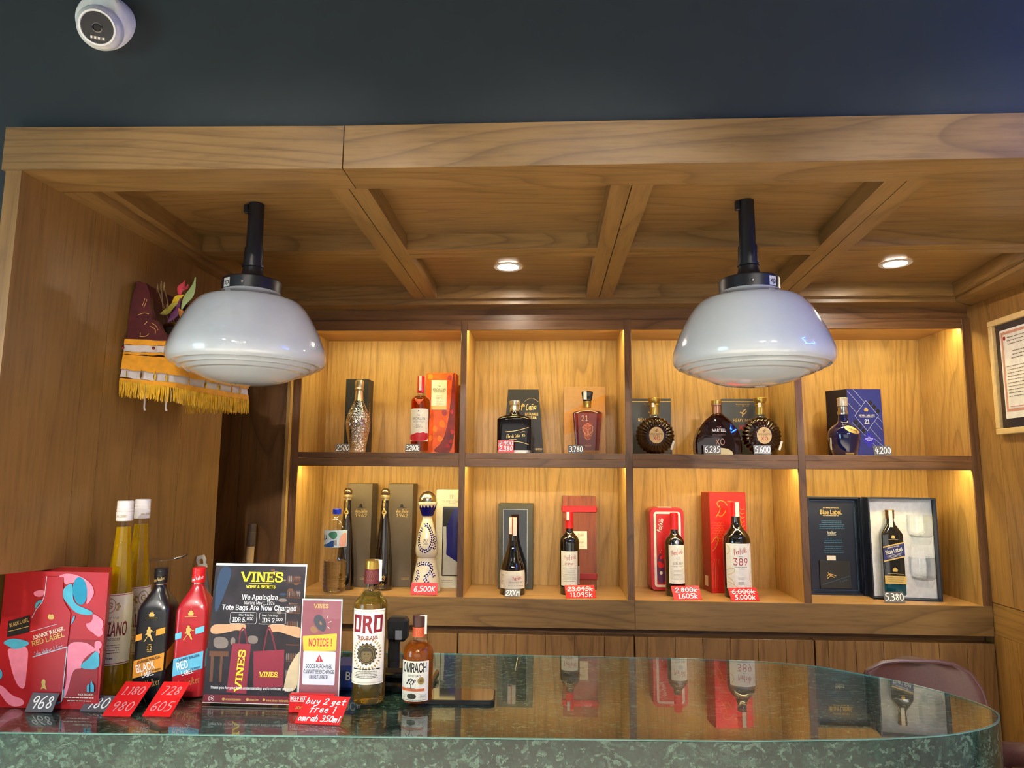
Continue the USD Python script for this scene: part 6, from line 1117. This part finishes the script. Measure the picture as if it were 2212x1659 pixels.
price_tag('red price tag reading 6,500K at the foot of the white ceramic bottle', -0.150, 0.030, L0, 0.100, 0.045, [('6,500K', 0.42, 0.5, 0.8)], red=True, tilt=78, pen=0.0032)

# wine bottles
WGL = M('dark_wine_glass', (10, 9, 10), rough=0.04, coat=1.0, spec=0.9); CAPRED = M('capsule_red', (206, 26, 32), rough=0.35, coat=0.3); ORTAN = M('capsule_orange', (196, 84, 44))
def bordeaux(h, r):
    a = h / 0.305; k = r / 0.0372
    return [(0.0, 0.033 * k), (0.003 * a, 0.0365 * k), (0.185 * a, 0.0372 * k)] + smoothp([(0.19 * a, 0.0371 * k), (0.206 * a, 0.0335 * k), (0.218 * a, 0.024 * k), (0.227 * a, 0.0165 * k), (0.236 * a, 0.0142 * k)], 4) + [(0.300 * a, 0.0138 * k)]
BOXOL = M('carton_olive_grey', (70, 70, 60), rough=0.5); 
t = carton('wine_case', 'olive grey wine case with a dark window behind the white labelled wine bottle', 0.184, 0.195, L0, 0.139, 0.333, 0.10, BOXOL)
obj('frame_line', on_plane(ring2(-0.050, 0.048, 0.02, 0.312, 0.0022), -0.0004), SILVER, t, smooth=False)
obj('window', bx(-0.048, 0.046, -0.0012, -0.0003, 0.022, 0.310), M('case_window', (26, 28, 34), rough=0.04, coat=1.0), t)
obj('clasp', cat(bx(0.0695, 0.072, 0.02, 0.04, 0.150, 0.178, 0.001)), SILVER, t)
t = thing('wine_bottle', 'round shouldered dark wine bottle with a wide white label', 'wine bottle', (0.178, 0.10, L0))
pts = [(0.0, 0.044), (0.004, 0.0485), (0.06, 0.0487)] + smoothp([(0.075, 0.0485), (0.105, 0.043), (0.14, 0.031), (0.17, 0.0215), (0.20, 0.0165), (0.225, 0.0148)], 5) + [(0.262, 0.0145)]
obj('body', lathe(pts, 48), WGL, t, smooth=50)
obj('capsule', lathe([(0.222, 0.0153), (0.262, 0.0150), (0.264, 0.0158), (0.284, 0.0158), (0.286, 0.0145)], 32), ORTAN, t)
obj('tax_stamp', cat(bx(0.001, 0.015, -0.0168, -0.0160, 0.218, 0.286, 0.0002)), STAMP, t); obj('tax_stamp', cat(bx(-0.014, -0.003, -0.0166, -0.0158, 0.224, 0.286, 0.0002)), STAMP, t)
rf = rfun(pts); lb = obj('label', on_round(rect(-0.066, 0.062, 0.024, 0.090), rf, 0.0006), CREAM, t, smooth=True)
decals(lb, [(REDINK, hand('Penfolds', 0.016, 0.0012, 0.036, x=0.020, z=0.064, deg=12, slant=0.3)), (GREYINK, cat2(text2('GRANDFATHER', 0.0058, 0.058, x=0.018, z=0.048, bold=False), fine_print(-0.015, 0.05, 0.033, 0.038, 1, 0.0013), fine_print(-0.052, -0.036, 0.04, 0.078, 7, 0.001), ring2(0.018, 0.028, 0.07, 0.082, 0.0005)))], round_at(rf))
price_tag('grey price tag with a struck price at the white labelled wine bottle', 0.182, 0.022, L0, 0.058, 0.032, [('2XXM', 0.62, 0.52, 0.88)], tilt=52, pen=0.003)
GRW = wood('case_wood', (136, 68, 34), (70, 28, 16), 'z', ring=12, amount=0.8, rough=0.35, coat=0.2)
t = thing('wine_case', 'reddish brown polished wooden wine case with red leather straps', 'box', (0.439, 0.205, L0))
obj('case_body', prism_xz(sbox(-0.063, 0.004, 0.063, 0.361).buffer(0.004), 0.0, 0.09), GRW, t)
for z, mm in ((0.302, CAPRED), (0.040, M('strap_dark_red', (146, 26, 34), rough=0.4))):
    s_ = obj('strap', bx(-0.0695, 0.0695, -0.003, 0.093, z, z + 0.0245, 0.002), mm, t)
    for sx in (-1, 1): obj('stud', mv(trimesh.creation.icosphere(2, 0.0028), sx * 0.070, 0.012, z + 0.012), BRAS, s_)
pl = obj('label', on_plane(rect(-0.035, 0.030, 0.158, 0.228), -0.0006), CREAM, t, smooth=False)
decals(pl, [(GOLDINK, cat2(hand('Penfolds', 0.014, 0.0011, 0.044, x=-0.004, z=0.212, deg=12, slant=0.3), hand('Grange', 0.011, 0.0009, 0.032, x=0.0, z=0.186, slant=0.3), fine_print(-0.02, 0.02, 0.165, 0.17, 1, 0.001)))], flat_at(-0.0006))
t = thing('wine_bottle', 'wine bottle with red capsule and cream label before the wooden case', 'wine bottle', (0.3965, 0.115, L0))
pts = bordeaux(0.309, 0.0372)
obj('body', lathe(pts, 44), WGL, t, smooth=50); obj('capsule', lathe([(0.246, 0.0148), (0.300, 0.0146), (0.302, 0.0152), (0.3075, 0.0150), (0.309, 0.0135)], 32), CAPRED, t); stamp(t, -0.006, -0.0152, 0.277, 0.3085, 0.015, 0, 0.011)
rf = rfun(pts); lb = obj('label', on_round(rect(-0.040, 0.034, 0.034, 0.162), rf, 0.0006), CREAM, t, smooth=True)
decals(lb, [(REDINK, cat2(hand('Penfolds', 0.018, 0.0012, 0.050, z=0.140, deg=10, slant=0.3), hand('Grange', 0.013, 0.0009, 0.034, x=-0.004, z=0.118, slant=0.3))), (GREYINK, cat2(rect(-0.036, 0.03, 0.1085, 0.109), fine_print(-0.032, 0.028, 0.056, 0.102, 12, 0.0009, 51), fine_print(-0.036, 0.03, 0.048, 0.053, 1, 0.0014, 52), fine_print(-0.004, 0.006, 0.038, 0.042, 1, 0.0014)))], round_at(rf))
obj('side_stamp', rot(bx(-0.005, 0.005, -0.0383, -0.0376, 0.038, 0.106, 0.0002), 66, (0, 0, 1)), STAMP, t)
price_tag('red price tag reading 11.095k at the foot of the wooden wine case', 0.436, 0.020, L0, 0.112, 0.056, [('23.095k', 0.30, 0.70, 0.86), ('11.095k', 0.32, 0.28, 0.78)], red=True, tilt=48, rz=8, struck=1, pen=0.003)
# red case and bottle
CASER = M('case_red', (186, 30, 36), rough=0.35, coat=0.3); CASEW = M('case_white_band', (226, 220, 220), rough=0.4); CPUR = M('case_purple', (92, 44, 96))
t = thing('wine_case', 'rounded red wine case with a white band behind the smaller red capped bottle', 'box', (0.786, 0.215, L0))
obj('case_body', prism_xz(sbox(-0.047, 0.022, 0.047, 0.302).buffer(0.0205), 0.0, 0.088), CASER, t)
obj('case_lid', prism_xz(sbox(-0.045, 0.024, 0.045, 0.300).buffer(0.0205), -0.012, 0.0002), CASER, t)
obj('handle', bx(-0.03, 0.025, 0.02, 0.06, 0.321, 0.3245, 0.001), CASEW, t)
decals(t, [(CASEW, tri(sbox(-0.041, 0.028, 0.041, 0.296).buffer(0.012).difference(sbox(-0.041, 0.028, 0.041, 0.296).buffer(0.003))), 'white_band'), (CPUR, blob((-0.043, 0.03), (-0.01, 0.03), (-0.015, 0.12), (-0.03, 0.15), (-0.043, 0.12)), 'purple_shape'), (CAPRED, [bl(-0.03, 0.10, 0.012), bl(-0.025, 0.13, 0.006)], 'red_flower'), (WHITE, cat2(hand('Penfolds', 0.016, 0.0016, 0.052, x=-0.028, z=0.255, deg=78, slant=0.3), bl(-0.028, 0.07, 0.006), ell(-0.03, 0.15, 0.0012, 0.002), ell(-0.024, 0.158, 0.001, 0.0016)))], flat_at(-0.012))
t = thing('wine_bottle', 'smaller wine bottle with red capsule and white label before the red case', 'wine bottle', (0.798, 0.12, L0))
obj('body', lathe(pts, 44), WGL, t, smooth=50); obj('capsule', lathe([(0.246, 0.0148), (0.300, 0.0146), (0.302, 0.0152), (0.3075, 0.0150), (0.309, 0.0135)], 32), CAPRED, t)
obj('crest_print', on_round(cat2(crest(0.004, 0.196, 0.016), *[at2(blob((-.003, 0), (0, .0012), (.003, 0), (0, -.0012)), 0.004 + 0.012 * math.cos(a), 0.204 + 0.010 * math.sin(a), deg=math.degrees(a) + 90) for a in np.linspace(-3.4, 0.3, 9)]), lambda z: float(np.interp(z, [0.19, 0.21], [0.0372, 0.0335])), 0.0012), SILVER, t)
lb = obj('label', on_round(rect(-0.030, 0.040, 0.048, 0.190), rf, 0.0006), CREAM, t, smooth=True)
decals(lb, [(REDINK, hand('Penfolds', 0.018, 0.0013, 0.046, x=0.004, z=0.164, deg=12, slant=0.3)), (GREYINK, cat2(text2('BIN 389', 0.0085, 0.040, x=0.006, z=0.122, bold=False), text2('CABERNET SHIRAZ', 0.004, 0.052, x=0.004, z=0.112, bold=False), fine_print(-0.026, 0.036, 0.062, 0.104, 9, 0.0009, 53))), (M('pale_emblem', (206, 202, 196)), ell(0.006, 0.142, 0.009, 0.008), 'emblem')], round_at(rf))
price_tag('red price tag reading 1.605k at the smaller red capped wine bottle', 0.826, 0.022, L0, 0.108, 0.056, [('2.800k', 0.30, 0.70, 0.78), ('1.605k', 0.32, 0.28, 0.72)], red=True, tilt=56, rz=10, struck=1, pen=0.0032)
# red carton with golden flames and magnum
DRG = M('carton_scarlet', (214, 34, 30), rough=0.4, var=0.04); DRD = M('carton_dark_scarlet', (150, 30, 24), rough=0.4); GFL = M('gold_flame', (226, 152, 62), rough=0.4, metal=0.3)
t = carton('gift_carton', 'tall scarlet wine carton with golden serpent lines behind the magnum bottle', 1.022, 0.19, L0, 0.148, 0.386, 0.09, DRG, 8)
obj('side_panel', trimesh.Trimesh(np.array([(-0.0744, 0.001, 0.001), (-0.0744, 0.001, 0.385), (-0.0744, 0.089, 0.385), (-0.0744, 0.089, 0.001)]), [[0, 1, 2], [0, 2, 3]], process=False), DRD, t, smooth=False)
cv = []
for k in range(7): cv.append([(0.024 + 0.004 * k, 0.335 - 0.016 * k), (0.04 + 0.003 * k, 0.328 - 0.017 * k + 0.01), (0.052, 0.318 - 0.017 * k), (0.066, 0.322 - 0.016 * k)])
scl = [[(-0.068 + 0.012 * i + 0.006 * (j % 2), 0.245 + 0.010 * j), (-0.062 + 0.012 * i + 0.006 * (j % 2), 0.251 + 0.010 * j), (-0.056 + 0.012 * i + 0.006 * (j % 2), 0.245 + 0.010 * j)] for i in range(4) for j in range(-5, 3)]
decals(t, [(GFL, cat2(stroke(cv, 0.0026), stroke(scl, 0.0008), stroke([[(-0.038, 0.33), (-0.046, 0.345), (-0.032, 0.356), (-0.012, 0.35), (-0.002, 0.335)], [(-0.035, 0.335), (-0.03, 0.32), (-0.042, 0.3), (-0.05, 0.29)], [(-0.044, 0.30), (-0.03, 0.292), (-0.018, 0.30), (-0.01, 0.315)], [(0.0, 0.352), (0.02, 0.352), (0.036, 0.344)], [(-0.07, 0.19), (-0.055, 0.215), (-0.04, 0.21), (-0.05, 0.18), (-0.066, 0.16)], [(0.06, 0.21), (0.07, 0.18), (0.062, 0.15), (0.07, 0.12)]], 0.003)), 'serpent_lines'), (GOLDP, cat2(*[stroke([[(-0.07 + 0.01 * k, 0.02), (-0.068 + 0.01 * k, 0.1), (-0.06 + 0.009 * k, 0.13)]], 0.0008) for k in range(3)], text2('WINE 389', 0.009, 0.075, x=0.066, z=0.075, deg=-88, bold=False)), 'lettering')], flat_at(0.0))
obj('barcode_label', trimesh.Trimesh(np.array([(-0.0748, 0.035, 0.02), (-0.0748, 0.035, 0.06), (-0.0748, 0.07, 0.06), (-0.0748, 0.07, 0.02)]), [[0, 1, 2], [0, 2, 3]], process=False), CREAM, t, smooth=False)
t = thing('wine_bottle', 'magnum wine bottle with a large white label before the tall scarlet carton', 'wine bottle', (1.031, 0.115, L0))
p2 = [(0.0, 0.046), (0.004, 0.0505), (0.20, 0.0515)] + smoothp([(0.205, 0.0513), (0.225, 0.047), (0.242, 0.036), (0.258, 0.0235), (0.272, 0.0178), (0.285, 0.0165)], 5) + [(0.345, 0.0158)]
obj('body', lathe(p2, 52), WGL, t, smooth=50); obj('capsule', lathe([(0.298, 0.0172), (0.345, 0.0168), (0.3465, 0.0176), (0.352, 0.0174), (0.354, 0.0155)], 32), CAPRED, t); stamp(t, 0.0025, -0.0178, 0.298, 0.352, 0.017, 0, 0.015)
rf = rfun(p2); lb = obj('label', on_round(rect(-0.058, 0.054, 0.034, 0.200), rf, 0.0006), PAPER, t, smooth=True)
decals(lb, [(GOLDP, stroke([[(-0.056, 0.10), (-0.035, 0.112), (-0.02, 0.105), (-0.03, 0.09), (-0.05, 0.085)], [(-0.055, 0.06), (-0.035, 0.055), (-0.015, 0.04), (-0.005, 0.036)], [(-0.05, 0.075), (-0.03, 0.065), (-0.025, 0.05)], [(-0.055, 0.195), (-0.04, 0.185), (-0.042, 0.165), (-0.055, 0.16)], [(0.052, 0.195), (0.04, 0.18), (0.052, 0.165)], [(0.052, 0.10), (0.034, 0.085), (0.035, 0.065), (0.052, 0.055)]], 0.0018), 'serpent_lines'), (REDINK, cat2(hand('Penfolds', 0.020, 0.0015, 0.050, z=0.173, deg=12, slant=0.3), text2('389', 0.026, 0.055, z=0.134, bold=False))), (GREYINK, cat2(fine_print(-0.008, 0.008, 0.151, 0.154, 1, 0.0014), fine_print(-0.024, 0.026, 0.112, 0.117, 1, 0.0015), fine_print(-0.01, 0.014, 0.105, 0.109, 1, 0.0013), fine_print(-0.012, 0.012, 0.048, 0.078, 6, 0.0011, 55)))], round_at(rf))
price_tag('red price tag reading 5.000k at the foot of the magnum bottle', 1.033, 0.022, L0, 0.108, 0.052, [('6.000k', 0.30, 0.70, 0.82), ('5.000k', 0.32, 0.28, 0.74)], red=True, tilt=56, rz=10, struck=1, pen=0.0032)

# open gift set with bottle and two tumblers
DNAVY = M('case_navy', (20, 28, 50), rough=0.45); TRIM = M('case_blue_trim', (60, 104, 150), rough=0.4); TRAYW = M('tray_white', (232, 232, 236), rough=0.5); TEALP = M('case_teal_print', (60, 120, 160)); BGL = M('blue_green_glass', (30, 26, 22), rough=0.06, coat=1.0, var=0.2); BLAB = M('band_blue', (38, 40, 104), rough=0.4); BASEG = M('base_teal', (14, 70, 86), rough=0.06, coat=1.0)
t = thing('presentation_case', 'open navy presentation case with a white tray holding a bottle and two tumblers', 'gift case', (1.545, 0.0, L0))
hx = -0.010                                             # hinge line
def put(m, ang, ox, oy): return mv(rot(m, ang, (0, 0, 1)), ox, oy, 0)
LID = lambda m: put(m, 0, hx - 0.008, 0.205)            # lid: local x runs from -0.2 to 0
TRY = lambda m: put(m, -9, hx, 0.170)                   # tray: local x runs from 0 to 0.235
obj('lid', LID(bx(-0.198, 0.0, 0.0, 0.03, 0.0, 0.372, 0.0015)), DNAVY, t)
for m_ in (bx(-0.198, 0.0, -0.022, 0.0, 0.0, 0.006), bx(-0.198, 0.0, -0.022, 0.0, 0.366, 0.372), bx(-0.198, -0.192, -0.022, 0.0, 0.006, 0.366), bx(-0.006, 0.0, -0.022, 0.0, 0.006, 0.366)): obj('lid_rim', LID(m_), DNAVY, t)
obj('lid_trim', LID(on_plane(ring2(-0.190, -0.012, 0.014, 0.358, 0.0014), -0.0006)), TRIM, t, smooth=False)
obj('spine', bx(hx - 0.012, hx + 0.004, 0.165, 0.215, 0.0, 0.372, 0.001), DNAVY, t)
decals(t, [(GOLDP, cat2(text2('JOHNNIE WALKER.', 0.0052, 0.062, x=-0.102, z=0.330), text2('Blue Label.', 0.0165, 0.085, x=-0.102, z=0.313), fine_print(-0.138, -0.066, 0.297, 0.301, 1, 0.002, 61))), (TEALP, cat2(fine_print(-0.152, -0.052, 0.246, 0.282, 5, 0.002, 62), fine_print(-0.138, -0.062, 0.193, 0.212, 3, 0.002, 63), fine_print(-0.138, -0.058, 0.153, 0.185, 4, 0.002, 64))), (CREAM, cat2(hand('Walker', 0.010, 0.0011, 0.034, x=-0.103, z=0.234), rect(-0.12, -0.086, 0.2265, 0.2272), fine_print(-0.12, -0.085, 0.221, 0.225, 1, 0.0015)))], lambda tt, off: LID(on_plane(tt, -off)))
pk = obj('pouch', LID(bx(-0.158, -0.04, -0.006, 0.0, 0.022, 0.128, 0.0008)), CARD, t)
obj('card', LID(bx(-0.128, -0.094, -0.0035, -0.0015, 0.118, 0.146)), PAPER, pk)
decals(pk, [(GOLDP, stroke([[(-0.132, 0.068), (-0.122, 0.078), (-0.11, 0.074), (-0.098, 0.07)], [(-0.128, 0.082), (-0.12, 0.072), (-0.105, 0.064)], [(-0.13, 0.06), (-0.116, 0.072)]], 0.0028), 'emblem'), (TEALP, cat2(stroke([[(-0.15, 0.036), (-0.046, 0.07)]], 0.001, 0), hand('John', 0.008, 0.0006, 0.035, x=-0.07, z=0.052, deg=17)))], lambda tt, off: LID(on_plane(tt, -0.006 - off)))
obj('tray_back', TRY(bx(0.0, 0.235, 0.0, 0.022, 0.0, 0.374, 0.0015)), DNAVY, t)
for m_ in (bx(0.0, 0.235, -0.062, 0.0, 0.0, 0.005), bx(0.0, 0.235, -0.062, 0.0, 0.369, 0.374), bx(0.0, 0.005, -0.062, 0.0, 0.005, 0.369), bx(0.230, 0.235, -0.062, 0.0, 0.005, 0.369)): obj('tray_rim', TRY(m_), DNAVY, t)
obj('tray_insert', TRY(bx(0.006, 0.229, -0.030, 0.0, 0.006, 0.368)), TRAYW, t)
t2 = thing('gift_whisky_bottle', 'dark bottle with a slanted blue label lying in the white tray of the navy case', 'whisky bottle', (1.545 + hx + 0.066, 0.104, L0 + 0.020), -9)
secs = [(0.0, 0.034, 0.02, 7), (0.004, 0.0365, 0.022, 7), (0.212, 0.0375, 0.022, 7), (0.222, 0.036, 0.021, 6), (0.24, 0.026, 0.018, 4), (0.256, 0.0155, 0.0145, 3), (0.268, 0.0135, 0.0135, 2), (0.30, 0.0135, 0.0135, 2)]
b = obj('body', loft(secs, 56), BGL, t2, smooth=40); obj('thick_base', loft([(-0.0005, 0.0345, 0.0205, 7), (0.004, 0.0370, 0.0225, 7), (0.038, 0.0375, 0.0228, 7)], 56), BASEG, t2, smooth=40)
obj('cap', lathe([(0.276, 0.0142), (0.278, 0.015), (0.301, 0.0152), (0.303, 0.0162), (0.307, 0.0162), (0.309, 0.015)], 32), M('cap_bronze', (110, 72, 36), rough=0.3, metal=0.6), t2); stamp(t2, -0.002, -0.0162, 0.246, 0.307, 0.016, 0, 0.013)
sb = lambda x0, x1, z0, w: poly((x0, z0 + x0 * 0.27), (x1, z0 + x1 * 0.27), (x1, z0 + x1 * 0.27 + w), (x0, z0 + x0 * 0.27 + w))
decals(b, [(GOLDP, [sb(-0.0365, 0.0365, 0.128, 0.056), rect(-0.0365, 0.0365, 0.040, 0.069)], 'label'), (BLAB, sb(-0.0365, 0.0365, 0.133, 0.046), 'label'), (CREAM, cat2(text2('Blue Label', 0.0145, 0.060, z=0.160, deg=15), text2('JOHNNIE WALKER.', 0.004, 0.044, x=-0.002, z=0.174, deg=15), at2(fine_print(-0.028, 0.028, -0.008, 0.004, 3, 0.0012, 66), 0, 0.144, deg=15))), (GOLDP, cat2(crest(0, 0.205, 0.014), rect(-0.016, 0.016, 0.2, 0.2012), crest(0.0, 0.084, 0.018), rect(-0.026, 0.03, 0.076, 0.0768))), (GREYINK, fine_print(-0.03, 0.03, 0.044, 0.066, 3, 0.0014, 67))], flat_at(-0.0232))
TUM = thin_glass('tumbler_glass', (0.95, 0.96, 0.97), 1.55)
for z, lab in ((0.205, 'clear tumbler in the white tray, upper of the two'), (0.052, 'clear tumbler in the white tray, lower of the two')):
    g_ = thing('whisky_tumbler', lab, 'glass', (1.545 + hx + 0.160, 0.078, L0 + z), -9, 'tumblers of the presentation case')
    obj('bowl', lathe([(0.026, 0.032), (0.034, 0.0415), (0.05, 0.045), (0.106, 0.0435), (0.107, 0.0415), (0.05, 0.0425), (0.038, 0.036), (0.034, 0.001)], 40), TUM, g_, smooth=40)
    obj('heavy_base', loft([(0.0, 0.026, 0.026, 3), (0.003, 0.028, 0.028, 3), (0.03, 0.037, 0.037, 2.3), (0.036, 0.036, 0.036, 2)], 24), TUM, g_, smooth=30)
price_tag('grey price tag reading 5.380 before the open navy presentation case', 1.566, 0.030, L0, 0.072, 0.040, [('5.380', 0.62, 0.55, 0.9)], tilt=72, pen=0.0034)
